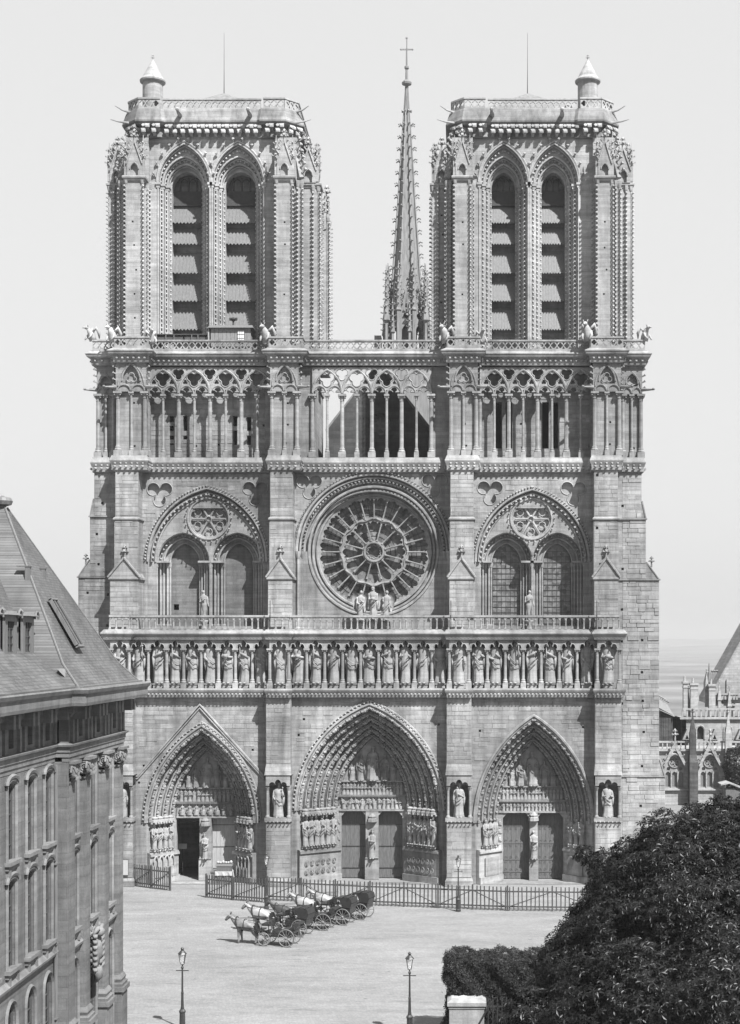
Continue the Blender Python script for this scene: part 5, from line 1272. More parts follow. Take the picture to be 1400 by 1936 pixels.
for k in range(8):                                                       # open stages: piers, gables, pinnacles
    a = PI/8+k*PI/4; d = Vector((math.cos(a),math.sin(a),0)); m = MB()
    r0 = 2.6; b = Vector((sx_,YSP,0))+d*r0; z0 = PZ(690,YSP); z1 = PZ(595,YSP)
    m.lathe([(.30,0),(.28,z1-z0),(.42,z1-z0+.1),(.34,z1-z0+.4),(.05,z1-z0+6.5)], (b.x,b.y,z0), 6)
    for q in range(6):
        for e in range(4): 
            dd = (math.cos(e*PI/2),math.sin(e*PI/2),0); rr = .30-.04*q; crocket(m, (b.x+dd[0]*rr,b.y+dd[1]*rr,z1+.9+q*.9), dd, .3)
    m.build('pinnacle', SPIRE, sp)
    a2 = k*PI/4; d2 = Vector((math.cos(a2),math.sin(a2),0)); b2 = Vector((sx_,YSP,0))+d2*2.15
    mm = MB(); mm.M = Mrot((b2.x,b2.y,0), a2+PI/2); zg = PZ(640,YSP)
    mm.plate([(-.95,zg-3),(-.95,zg+2.2),(0,zg+6.2),(.95,zg+2.2),(.95,zg-3)], [opening(.55,1.0,0,zg-2.9,zg+.4,5), circle(0,zg+2.55,.36,12), [(-.14,zg+3.6),(.14,zg+3.6),(0,zg+4.8)]], -.15, .15)
    for s in (-1,1): crocket_line(mm, (s*1.0,-.1,zg+2.3), (s*.05,-.1,zg+6.1), (s,-.2,.3), .6, .3)
    mm.build('spire_gable', SPIRE, sp)
    b4 = Vector((sx_,YSP,0))+Vector((math.cos(a2+.16),math.sin(a2+.16),0))*2.95; mm = MB(); mm.lathe([(.2,0),(.18,3.6),(.34,3.8),(.26,4.3),(.03,8.2)], (b4.x,b4.y,PZ(690,YSP)), 6)
    for q in range(5):
        for e in range(4): dd = (math.cos(e*PI/2),math.sin(e*PI/2),0); crocket(mm, (b4.x+dd[0]*.2,b4.y+dd[1]*.2,PZ(690,YSP)+4.4+q*.75), dd, .28)
    mm.build('pinnacle', SPIRE, sp)
    if k % 2 == 0:
        a3 = PI/4+k*PI/4; d3 = Vector((math.cos(a3),math.sin(a3),0)); b3 = Vector((sx_,YSP,0))+d3*3.6; mm = MB()
        mm.lathe([(.22,0),(.2,5.0),(.5,5.3),(.42,5.9),(.16,7.2),(.1,8.2),(.22,8.4),(.03,12.5)], (b3.x,b3.y,PZ(690,YSP)), 6)
        for q in range(7):
            for e in range(4): dd = (math.cos(e*PI/2),math.sin(e*PI/2),0); crocket(mm, (b3.x+dd[0]*.12,b3.y+dd[1]*.12,PZ(690,YSP)+6.2+q*.85), dd, .32)
        mm.tube([(b3.x,b3.y,PZ(690,YSP)+4.6),(sx_+d3.x*2.3,YSP+d3.y*2.3,PZ(690,YSP)+6.8)], .14, 5); mm.build('pinnacle', SPIRE, sp)
m = MB(); m.box(sx_-4.2,sx_-3.3,YSP-1,YSP+1,PZ(700,YSP),PZ(637,YSP)); m.box(sx_+3.1,sx_+4.4,YSP-1,YSP+1,PZ(700,YSP),PZ(637,YSP)); m.box(sx_-1.2,sx_+1.2,YSP-1.2,YSP+1.2,za-2,PZ(600,YSP)); m.box(sx_-3,sx_+3,YSP-3,YSP+3,za-6,PZ(690,YSP)); m.build('spire_base', SPIRE, sp)
# ------------------------------------------------------------------ statues on the facade
stz = ZBAL0+.02
for px_, h, kw, lab in ((706, 2.75, dict(crown=True,pose=4,dress=.8), 'crowned woman standing between two angels in front of the rose window'),
                        (682, 2.55, dict(crown=False,pose=0,wings=True,dress=.72), 'winged angel at the left of the crowned woman before the rose window'),
                        (731, 2.55, dict(crown=False,pose=6,wings=True,dress=.72), 'winged angel at the right of the crowned woman before the rose window')):
    sm = MB(); sm.box(-.32,.32,-.3,.3,0,.6 if px_ != 706 else .75); statue(sm, h, px_, M=Matrix.Translation((0,0,.6 if px_ != 706 else .75)), **kw)
    tag(sm.build('rose_statue', STATUE, None, True, (PX(px_,.3), .3, stz)), lab, 'statue', 'statues before the rose window')
for px_, lab in ((386,'slim bare figure on a pedestal between the two blocked lancets of the left bay'),(1001,'slim bare figure on a pedestal between the two leaded lancets of the right bay')):
    sm = MB(); sm.lathe([(.30,0),(.22,.1),(.2,.4),(.34,.62),(.34,.75)], (0,0,0), 8); statue(sm, 2.45, px_, crown=False, pose=3, nude=True, M=Matrix.Translation((0,0,.75)))
    tag(sm.build('pedestal_statue', STATUE, None, True, (PX(px_,1.3), 1.3, stz)), lab, 'statue', 'bare figures between the lancets')

# chimeras on the upper parapet
def chimera(px_, y, z, s, face, lab):
    m = MB()
    m.tube([(0,.2,0),(0,.1,s*.35),(-.04,-.05,s*.7),(-.08,-.22,s*.95)], [s*.30,s*.32,s*.24,s*.14], 8)
    m.ball((-.10,-.36,s*1.02), s*.15,s*.2,s*.15,8,5); m.tube([(-.10,-.5,s*1.02),(-.10,-.72,s*.95)], [s*.09,s*.03], 6)
    for e in (-1,1):
        m.tube([(e*s*.2,0,s*.6),(e*s*.30,-.2,s*.3),(e*s*.22,-.4,s*.05)], [s*.11,s*.09,s*.06], 6)
        m.tube([(e*s*.12,.1,s*.7),(e*s*.34,.28,s*1.02),(e*s*.42,.5,s*.62),(e*s*.3,.6,s*.2)], [s*.10,s*.15,s*.13,s*.04], 6)
        m.tube([(e*s*.10-.1,-.30,s*1.12),(e*s*.16-.1,-.26,s*1.3)], [s*.05,s*.015], 5)
    o = m.build('chimera_statue', TCARVED, None, True, (PX(px_,y), y, z), face)
    tag(o, lab, 'statue', 'chimera statues on the upper parapet')
zt = ZTOP+.01
chimera(172,1.5,zt-.05,1.0,-.8,'crouching stone beast at the far left end of the upper parapet')
chimera(212,.2,zt-.4,1.1,-.5,'crouching stone beast on the left corner of the far left pier parapet')
chimera(287,.8,zt-.45,1.0,.5,'crouching stone beast on the parapet just right of the far left pier')
chimera(503,.4,zt-.4,1.2,-.5,'crouching stone beast beside the wooden hut, left of the second pier')
chimera(842,.4,zt-.4,1.2,-.5,'crouching stone beast on the parapet between spire and right tower')
chimera(912,.8,zt-.45,1.0,.5,'crouching stone beast on the parapet below the right tower, right of its left pier')
chimera(1112,.4,zt-.3,1.3,-.4,'large bird-headed stone beast at the left corner of the far right pier')
chimera(1222,1.5,zt-.05,1.0,.7,'stone beast leaning out at the far right end of the upper parapet')

# wooden hut and dark boxes behind the parapet
hut = thing('wooden_hut', 'small wooden hut with a paned window behind the parapet below the left tower', 'hut', (PX(437,2.0), 2.1, ZCOR+.1))
hw = 38*.0431; hz = PZ(619,1.6)-ZCOR-.1
m = MB()
for k in range(10): q = -hw+2*hw*k/10; m.box(q+.01,q+2*hw/10-.01,-.25,.7,0,hz)
m.build('wall', plain_mat('weathered_planks', .15, .8, .3, 4, stretch=(6,6,.6)), hut)
m = MB(); m.frustum((-hw-.25,hw+.25,-.5,.9),(-hw-.1,hw+.1,-.1,.9),hz,hz+.28); m.build('roof', LEAD, hut)
m = MB(); m.box(.35*hw,.68*hw,-.30,-.252,hz-1.15,hz-.2); wn = m.build('window', plain_mat('pale_pane', .55, .3, .1, 3), hut)
m = MB()
for k in range(4): q = .35*hw+.33*hw*k/3; m.box(q-.015,q+.015,-.32,-.30,hz-1.15,hz-.2)
for k in range(4): q = hz-1.15+.95*k/3; m.box(.35*hw,.68*hw,-.32,-.30,q-.015,q+.015)
m.build('muntins', DARKWOOD, wn)
m = MB(); m.lathe([(.07,0),(.07,.45),(.16,.5),(.28,.62),(.18,.66),(.05,.8)], (.15,.2,hz+.2), 8); m.box(-.18,.48,.15,.25,hz+.72,hz+.95); m.build('chimney_cowl', IRON, hut)
m = MB(); m.box(-hw-.22,-hw-.12,-.3,.6,0,hz); m.build('corner_post', TCARVED, hut)
for px_, wq, lab in ((323,1.1,'low dark box behind the parapet, left of the two under the left tower'),(370,.85,'low dark box behind the parapet next to the wooden hut')):
    m = MB(); m.frustum((-wq,wq,-.3,.4),(-wq*.93,wq*.93,-.2,.3),0,.62); m.box(-wq-.05,wq+.05,-.34,.44,.60,.68); 
    bx = m.build('roof_box', DARKWOOD, None, False, (PX(px_,2.1),2.1,PZ(646,2.1)-.1)); tag(bx, lab, 'box', 'dark boxes behind the parapet')
    mm = MB()
    for e in (-.3,.3): mm.box(e*wq-.03,e*wq+.03,-.36,-.30,.05,.6)
    mm.build('batten', LEAD, bx)
# ------------------------------------------------------------------ neoclassical building at the left
HSTONE = stone_mat('hospital_stone', 0.112, bw=1.1, rh=.45, stain=.55, mortar=.8, var=.08)
HCARV = stone_mat('hospital_carved_stone', 0.125, courses=False, stain=.5)
def slate_mat():
    m, n, b = new_mat('slate_roof'); geo = n.nodes.new('ShaderNodeNewGeometry'); pos = geo.outputs['Position']
    sx = n.nodes.new('ShaderNodeSeparateXYZ'); n.links.new(pos, sx.inputs[0]); cb = n.nodes.new('ShaderNodeCombineXYZ')
    n.links.new(sx.outputs[1], cb.inputs[0]); n.links.new(sx.outputs[2], cb.inputs[1])
    br = n.nodes.new('ShaderNodeTexBrick'); br.inputs['Scale'].default_value = 1; br.inputs['Brick Width'].default_value = .22; br.inputs['Row Height'].default_value = .115; br.inputs['Mortar Size'].default_value = .008
    br.inputs['Color1'].default_value = g(.8); br.inputs['Color2'].default_value = g(1.15); br.inputs['Mortar'].default_value = g(.55); n.links.new(cb.outputs[0], br.inputs['Vector'])
    r2 = n.nodes.new('ShaderNodeRGBToBW'); n.links.new(br.outputs['Color'], r2.inputs[0])
    v = mul(n, r2.outputs[0], ramp(n, noise(n, pos, .5, 6), .62, 1.3)); v = mul(n, v, ramp(n, noise(n, vmul(n,pos,(1,2,.2)), 1.2, 5), .85, 1.1))
    n.links.new(mul(n, v, .088), b.inputs['Base Color']); b.inputs['Roughness'].default_value = .65; b.inputs['Specular IOR Level'].default_value = .35
    sb = n.nodes.new('ShaderNodeMath'); sb.operation = 'SUBTRACT'; sb.inputs[0].default_value = 1; n.links.new(br.outputs['Fac'], sb.inputs[1]); bump(n, b, sb.outputs[0], .6, .015)
    return m
SLATE = slate_mat()
WGLASS = plain_mat('dark_window_glass', .02, .35, .4, 2.0, .12)
SASH = plain_mat('painted_sash', .05, .6, .15, 5)
HB = thing('hospital_building', 'tall stone building with slate pyramid roof and scrolled pilaster capitals at the left edge', 'building', (-9, -60, 0))
OF = (9, 60, 0)
def hp(name, m, mat, parent=None, smooth=False):
    if parent is None: return m.build(name, mat, HB, smooth, OF)
    return m.build(name, mat, parent, smooth)
XW, XP, XF = -9.23, -8.93, -8.68
Z1 = (11.35,14.15); Z2 = (7.45,10.6); Z3 = (.9,4.9)
wingw = [-61.05-2.4*k for k in range(22)]; pavw = [-58.25, -55.2, -52.05]
def seg(hw, c, z0, z1, n=5): return [(c-hw,z0)] + arch(hw, .22, c, z1-.22, n) + [(c+hw,z0)]
def wall(ya, yb, X, ws, name):
    M = Mrot((X, 0, 0), PI/2); m = MB(); m.M = M; H = []
    for c in ws:
        H += [seg(.47,c,*Z1), seg(.47,c,*Z2), opening(.55,.55,c,.9,5.6,6)]
    m.plate(rect(ya, yb, 0, 15.0), H, 0, .55, back=False); m.box(ya, yb, .56, .7, 0, 15.0) if False else None
    return hp(name, m, HSTONE)
wo = wall(-116, -60.0, XW, wingw, 'wing_wall'); po = wall(-60.0, -50.25, XP, pavw, 'pavilion_wall')
m = MB(); m.box(-18,XW-.6,-116,-60,0,17.3); m.box(-18,XW-.02,-116.3,-116,0,17.3); m.box(-17.6,XP-.6,-60,-50.3,0,17.3); m.box(XW-.7,XP,-60.02,-59.98,0,15) ; m.box(-17.6,XP,-50.7,-50.25,0,17.3); m.box(XP-.6,XF,-60.0,-59.85,0,15)
hp('core', m, HSTONE)
def window(par, X, c):
    for (z0, z1), kind in ((Z1,0),(Z2,0),((.9,6.15),1)):
        M = Mrot((X,0,0), PI/2); m = MB(); m.M = M; hw = .47 if kind == 0 else .55
        T = seg(hw+.10,c,z0,z1+.12) if kind == 0 else opening(hw+.1,hw+.1,c,z0,5.6,6)
        m.tube([(a,-.02,b) for a,b in T], .085, 4)
        if kind == 0:
            A = arch(hw+.24,.30,c,z1-.02,6); m.tube([(a,-.08,b) for a,b in A], .09, 5); A = arch(hw+.12,.24,c,z1-.06,6); m.tube([(a,-.04,b) for a,b in A], .06, 5)
            m.box(c-hw-.25,c+hw+.25,-.22,.1,z0-.12,z0+.02); m.box(c-hw-.18,c+hw+.18,-.14,.05,z0-.28,z0-.12); m.box(c-hw-.1,c+hw+.1,-.08,.02,z0-.42,z0-.28)
            for s in (-1,1): m.box(c+s*(hw+.02)-.09,c+s*(hw+.02)+.09,-.16,.02,z0-.55,z0-.28)
            for e in (-.28,-.1,.08): m.box(c+e*2*hw-.03,c+e*2*hw+.03,-.03,.05,z0+.04,z0+.4) if False else None
        w_ = m.build('window', HCARV, par)
        m = MB(); m.M = M; G = seg(hw+.02,c,z0,z1) if kind == 0 else opening(hw,hw,c,z0,5.6,6); m.plate(G, [], .15, .19, back=False); pn = m.build('pane', WGLASS, w_)
        m = MB(); m.M = M; top = z1 if kind == 0 else 6.0
        m.box(c-.03,c+.03,.10,.15,z0,top-.04)
        for s in (-1,1): m.box(c+s*hw-.06,c+s*hw+.06,.08,.16,z0,top-.25)
        k = z0
        while k < top-.2: m.box(c-hw,c+hw,.11,.15,k-.02,k+.02); k += .55
        m.build('glazing_bars', SASH, w_)
for c in wingw[:12]: window(wo, XW, c)
for c in pavw: window(po, XP, c)
# string courses
m = MB(); wp = [(XW,-116),(XW,-60.0),]
PT = [(-59.3-.35,-59.3+.35), (-56.85-.4,-56.85+.4), (-53.5-.4,-53.5+.4), (-50.65-.4,-50.65+.4)]
path = [(XW,-116),(XW,-60.0),(XF,-60.0),(XF,-50.25),(-17,-50.25)]
sp_ = [(XW,-116),(XW,-60.0)]
m.molding(sp_, [(-.2,6.55),(.03,6.55),(.05,6.72),(.16,6.78),(.18,6.88),(.02,7.05),(-.2,7.05)])
m.molding([(XP,-59.2),(XP,-50.3)], [(-.2,6.45),(.03,6.45),(.05,6.6),(.16,6.68),(.18,6.78),(.02,6.95),(-.2,6.95)])
m.molding(path, [(-.4,14.5),(.02,14.5),(.02,14.68),(.06,14.68),(.06,14.88),(.1,14.88),(.1,15.06),(.2,15.12),(.22,15.2),(.06,15.24),(-.4,15.24)])
m.molding(path, [(-.6,16.3),(.10,16.3),(.18,16.42),(.28,16.5),(.30,16.72),(.92,16.78),(.95,16.9),(.95,17.2),(1.03,17.28),(1.08,17.42),(1.04,17.48),(-.6,17.5)])
hp('entablature', m, HCARV)
m = MB()
M = Mrot((0,0,0), PI/2); m.M = M                                           # frieze with attic openings
def frieze(ya, yb, X, cs):
    m.plate(rect(ya,yb,15.2,16.35), [rect(c-.3,c+.3,15.42,16.15) for c in cs], -X, -X+.4, back=False)
wc = [c for c in wingw]; frieze(-116,-60,XW+.02,wc); frieze(-60.0,-50.25,XF+.02,[-58.1,-55.1,-52.1])
hp('frieze', m, HSTONE)
for c in wc[:7] + [-58.1,-55.1,-52.1]:
    mm = MB(); X = XW if c < -60 else XF; mm.M = M; mm.plate(rect(c-.35,c+.35,15.4,16.2), [], -X+.3, -X+.34, back=False); hp('attic_pane', mm, WGLASS)
y = -95
cons = []
while y < -50.5:
    X = XW if y < -60.2 else XF
    if all(abs(y-c) > .45 for c in wc+[-58.1,-55.1,-52.1]): cons.append((X, y))
    y += .60
bm = MB(); bm.box(-.1,.62,-.13,.13,.85,1.35); bm.box(-.05,.13,-.12,.12,-.1,.85)
bo = None
for X, y in cons:
    if bo is None: bo = bm.build('modillion', HCARV, HB, False, (X+OF[0],y+OF[1],15.35))
    else: inst(bo, HB, (X+OF[0],y+OF[1],15.35))
# pilasters with scrolled capitals
def volute(m, c, r, s, axis):
    pts = []
    for i in range(26):
        t = i/25; a = t*2.6*2*PI; q = r*(1-t*.86); pts.append((c[0], c[1]+s*q*math.cos(a), c[2]+q*math.sin(a)))
    m.tube(pts, [r*.20*(1-.5*i/25) for i in range(26)], 5); m.ball(c, .06, r*.2, r*.2, 6, 4)
for i, (a, b) in enumerate(PT):
    c = (a+b)/2; m = MB(); hw = (b-a)/2
    m.box(XP-.1, XF, a, b, 3.95, 13.7); m.box(XP-.1, XF+.02, a-.06, b+.06, 13.6, 13.7)
    m.box(XP-.1,XF+.16,a-.16,b+.16,0,3.2); m.box(XP-.1,XF+.26,a-.24,b+.24,3.2,3.42); m.box(XP-.1,XF+.22,a-.2,b+.2,0,.6)
    m.molding([(XP,a),(XF,a),(XF,b),(XP,b)][::1], [(-.05,3.42),(.16,3.42),(.17,3.55),(.08,3.62),(.12,3.76),(.02,3.95),(-.05,3.95)])
    pl = hp('pilaster', m, HSTONE)
    m = MB(); m.box(XP-.1,XF+.24,a-.2,b+.2,14.38,14.5); m.box(XP-.1,XF+.12,a-.1,b+.1,14.2,14.38)
    for s in (-1,1): volute(m, (XF+.10,c+s*(hw+.02),14.05), .30, s, 0)
    m2 = Mrot((XF-.05,a-.08,0), PI/2)
    for k in range(22):
        t = k/21
    pts = []; r_ = .30
    for k in range(26):
        t = k/25; q = r_*(1-t*.86); an = t*2.6*2*PI; pts.append((XF-.02+q*math.cos(an), a-.12, 14.05+q*math.sin(an)))
    m.tube(pts, [.06*(1-.5*k/25) for k in range(26)], 5)
    for k in range(5): m.ball((XF+.08, a+.1+(b-a-.2)*k/4, 14.1), .09,.08,.12,6,4)
    for k in range(4): crocket(m, (XF+.02, a+.1+(b-a-.2)*k/3, 13.7), (1,0,0), .24)
    for k in range(4): m.ball((XF+.1,c-.2+.13*k,13.86-.07*((k%2))), .08,.09,.07,6,3)
    m.build('capital', HCARV, pl)
# carved cartouche on the middle bay
m = MB(); c = -55.2; X = XP+.12
m.ball((X,c,5.9), .30,.52,.75,12,8); m.ball((X+.12,c,5.95), .26,.34,.5,10,6)
for s in (-1,1):
    for q in range(7):
        a_ = -.2+q*.42; m.ball((X+.06+.05*(q%2),c+s*(.42+.14*math.sin(a_*1.4)),6.55-.24*q), .16,.17,.13,6,4); crocket(m, (X+.1,c+s*.46,6.5-.24*q), (.5,s,.2), .3)
m.ball((X+.2,c,6.75), .26,.34,.24,8,5); m.tube([(X+.1,c,5.2),(X+.2,c,4.8),(X,c,4.5)], [.25,.18,.05], 6)
for s in (-1,1): m.tube([(X+.2,c+s*.1,6.8),(X+.24,c+s*.4,6.95),(X+.1,c+s*.55,6.7)], [.10,.11,.06], 6)
hp('cartouche', m, HCARV, None, True)
# rain pipe
m = MB(); m.tube([(XW+.12,-60.25,0),(XW+.12,-60.25,14.4)], .07, 6)
for z in (1.5,4.2,7.2,10.4): m.box(XW,XW+.2,-60.38,-60.12,z,z+.06)
hp('rain_pipe', m, LEAD)
# roofs
ap = (-12.86,-55.0,25.2); e0, e1, er = -8.05, -17.7, 17.45; ya, yb = -60.7, -49.5
m = MB(); fl = .9
P0 = [(e0,ya,er),(e0,yb,er),(e1,yb,er),(e1,ya,er)]; P1 = [(e0-fl,ya+fl,er+1.0),(e0-fl,yb-fl,er+1.0),(e1+fl,yb-fl,er+1.0),(e1+fl,ya+fl,er+1.0)]
P2 = [(ap[0]+.15*s,ap[1]+.15*t,ap[2]) for s,t in ((1,-1),(1,1),(-1,1),(-1,-1))]
m.loft([P0,P1,P2], True, True); pr = hp('pavilion_roof', m, SLATE)
m = MB()
for k in range(4): m.tube([P0[k],P1[k],P2[k]], .05, 6)
m.box(e0-.25,e0+.12,ya,yb,er-.02,er+.10)
m.build('lead_flashing', LEAD, pr)
m = MB(); m.lathe([(.14,-.2),(.16,.05),(.38,.12),(.44,.28),(.36,.42),(.1,.48),(.05,.52)], ap, 14); m.build('finial', LEAD, pr)
sl_ = Vector((ap[0]-(e0-fl), 0, ap[2]-(er+1.0))).normalized()
def on_slope(t, d):
    return Vector((e0-fl+(ap[0]-e0+fl)*t, d-120, er+1.0+(ap[2]-er-1.0)*t))
p = on_slope(.235, 63.5); nrm = Vector((-sl_.z*-1, 0, -sl_.x*-1)); nrm = Vector((sl_.z,0,-sl_.x)); p = p + nrm*.16
m = MB()
def skyl(m, c, hw, hl, th):
    q = [c + Vector((0,s*hw,0)) + sl_*(t*hl) for s,t in ((-1,-1),(1,-1),(1,1),(-1,1))]; m.loft([q,[v+nrm*th for v in q]], True, True)
for s in (-1,1): skyl(m, p+Vector((0,s*.5,0)), .05, 1.15, .14)
for t in (-1,1): skyl(m, p+sl_*(t*1.15), .55, .05, .14)
skyl(m, p, .03, 1.1, .12); sk = m.build('skylight', LEAD, pr); mm = MB(); skyl(mm, p, .48, 1.12, .08); mm.build('pane', WGLASS, sk)
for t, d in ((.545,62.7),(.55,65.0)):
    q = on_slope(t, d); m = MB(); m.box(q.x-.1,q.x+.12,q.y-.12,q.y+.06,q.z-.5,q.z+.38); m.box(q.x-.45,q.x+.16,q.y-.14,q.y+.08,q.z+.36,q.z+.41); m.build('roof_vent', LEAD, pr)
q = on_slope(-.05, 60.6); m = MB(); m.add([(e0-.35,-60.3,er+.1),(e0-.35,-59.7,er+.1),(e0-1.0,-59.7,er+.8),(e0-1.0,-60.3,er+.8),(e0-.75,-60,er+.8)], [(0,1,4),(1,2,4),(2,3,4),(3,0,4)]); m.build('hopper', LEAD, pr)
m = MB(); w0 = -8.3; m.loft([[(w0,-116.3,er),(w0,-60.0,er)],[(w0-1.9,-116.3,er+1.5),(w0-1.9,-60.0,er+1.5)],[(-12.9,-116.3,24.0),(-12.9,-58,24.0)],[(-17.4,-116.3,er),(-17.4,-60,er)]]); m.box(w0-.25,w0+.1,-116,-60,er-.02,er+.09); m.add([(w0,-116.3,er),(w0-1.9,-116.3,er+1.5),(-12.9,-116.3,24.0),(-17.4,-116.3,er)],[(0,1,2,3)]); wr = hp('wing_roof', m, SLATE)
for d in (59.4, 57.1, 54.7, 52.3, 47.5, 42.7):
    yy = d-120; m = MB(); M = Mrot((-10.1, yy, 0), PI/2); m.M = M; z0 = er+1.35
    m.plate([(-.75,z0),(-.75,z0+1.55),(.75,z0+1.55),(.75,z0)], [rect(-.42,.42,z0+.12,z0+1.3)], 0, .18); m.box(-.75,-.6,.1,1.9,z0,z0+1.55); m.box(.6,.75,.1,1.9,z0,z0+1.55); m.frustum((-.9,.9,-.18,2.1),(-.7,.7,.1,2.1),z0+1.55,z0+1.72)
    m.lathe([(.12,0),(.14,.1),(.14,.22),(.02,.34)], (-.75,.1,z0+1.5), 8); m.tube([(a,-.05,b) for a,b in arch(.26,.3,.98,z0+1.45,5)], .05, 4); dm = m.build('dormer', LEAD, wr)
    mm = MB(); mm.M = M; mm.box(-.44,.44,.1,.14,z0+.1,z0+1.32); pn = mm.build('pane', WGLASS, dm); mm = MB(); mm.M = M
    mm.box(-.03,.03,.05,.1,z0+.1,z0+1.3)
    for k in range(4): mm.box(-.42,.42,.06,.1,z0+.12+.3*k,z0+.16+.3*k)
    mm.build('glazing_bars', SASH, dm)

# ------------------------------------------------------------------ buildings behind at the right
YQ = 60.0
SACR = stone_mat('sacristy_stone', 0.235, stain=.3)
SA = thing('sacristy', 'small gothic building with two gabled traceried windows right of the cathedral', 'building', (PX(1300,YQ), YQ, 0)); OS = (-PX(1300,YQ), -YQ, 0)
zt = PZ(1420,YQ); kq = (D+YQ)/F
m = MB(); x0, x1 = PX(1236,YQ), PX(1660,YQ); ws = [PX(q,YQ) for q in (1276.5,1343,1410,1477,1544,1611)]; hw = 18.5*kq
H = [opening(hw, hw*1.25, c, PZ(1490,YQ), PZ(1450,YQ), 7) for c in ws]
m.plate(rect(x0,x1,0,zt), H, YQ, YQ+.6, back=False); m.box(x0,x1,YQ+.9,YQ+10,0,zt)
m.box(x0,x1,YQ-.3,YQ,PZ(1492,YQ)-.15,PZ(1492,YQ)); m.box(x0,x1,YQ-.35,YQ+.4,zt,zt+.25)
m.build('wall', SACR, SA, False, OS)
for c in ws:
    m = MB(); z0, zs = PZ(1490,YQ), PZ(1450,YQ); ri = hw*1.25
    low = opening(hw, ri, c, z0, zs, 7); u = hw*2/3; Hh = [opening(u*.38, u*.55, c+(k-1)*u, z0+.1, PZ(1466,YQ), 4) for k in range(3)] + [foil(c, PZ(1441,YQ), 6, .30, .26, n=48)] + [circle(c-s*hw*.62, PZ(1454,YQ), .22, 10) for s in (-1,1)]
    m.plate(low, Hh, YQ+.25, YQ+.42); tr_ = m.build('window_tracery', SACR, SA, False, OS)
    mm = MB()
    for q in range(6): mm.tube([(c+.30*math.cos(q*PI/3)+.22*math.cos(e*PI/4),YQ+.2,PZ(1441,YQ)+.30*math.sin(q*PI/3)+.22*math.sin(e*PI/4)) for e in range(9)], .05, 4)
    mm.tube([(c+.68*math.cos(e*PI/8),YQ+.18,PZ(1441,YQ)+.68*math.sin(e*PI/8)) for e in range(17)], .08, 5)
    for q in range(4): mm.box(c-hw+q*2*hw/3-.07,c-hw+q*2*hw/3+.07,YQ+.12,YQ+.3,z0,PZ(1458,YQ))
    mm.build('tracery_ribs', SACR, tr_)
    mm = MB(); mm.plate(low, [], YQ+.5, YQ+.55); mm.build('glass', plain_mat('grey_leaded_glass', .12, .3, .3, 8), tr_)
    m = MB(); za_ = PZ(1399,YQ); gw = 22.5*kq; zf = PZ(1448,YQ)
    m.plate([(c-gw,zf),(c,za_),(c+gw,zf),(c+gw-.25,zf-.1),(c,za_-1.0),(c-gw+.25,zf-.1)], [], YQ-.4, YQ+.1)
    m.plate([(c-gw+.2,zf),(c,za_-.5),(c+gw-.2,zf)] + [(a,b) for a,b in arch(hw*1.02,ri*1.02,c,zs,7)[::-1] if b > zf+.02], [circle(c, PZ(1419,YQ), .34, 16)], YQ-.2, YQ-.02); m.tube([(a,YQ-.22,b) for a,b in arch(hw*1.06,ri*1.06,c,zs,7)], .12, 5)
    for s in (-1,1): crocket_line(m, (c+s*gw,YQ-.4,zf), (c,YQ-.4,za_), (s,-.2,.5), .7, .3)
    finial(m, (c,YQ-.2,za_-.1), 1.3); m.build('gable', SACR, SA, False, OS)
m = MB()
n = int((x1-x0)/.55)
for k in range(n): q = x0+(x1-x0)*k/n; m.box(q-.08,q+.08,YQ-.2,YQ,zt+.25,zt+1.0)
m.box(x0,x1,YQ-.25,YQ+.05,zt+1.0,zt+1.2); m.build('parapet', SACR, SA, False, OS)
for px_, mt in ((1309,DARKENED),(1376,SACR),(1443,SACR),(1510,SACR),(1577,SACR)):
    m = MB(); c = PX(px_,YQ); m.box(c-.5,c+.5,YQ-1.6,YQ,0,PZ(1440,YQ)); m.frustum((c-.5,c+.5,YQ-1.6,YQ),(c-.4,c+.4,YQ-.9,YQ),PZ(1440,YQ),PZ(1425,YQ)); m.box(c-.38,c+.38,YQ-.95,YQ-.2,PZ(1425,YQ),PZ(1385,YQ)); m.lathe([(.5,0),(.06,2.2)], (c,YQ-.55,PZ(1385,YQ)), 4, a0=PI/4); finial(m, (c,YQ-.55,PZ(1385,YQ)+2.0), .8); m.build('buttress', mt, SA, False, OS)
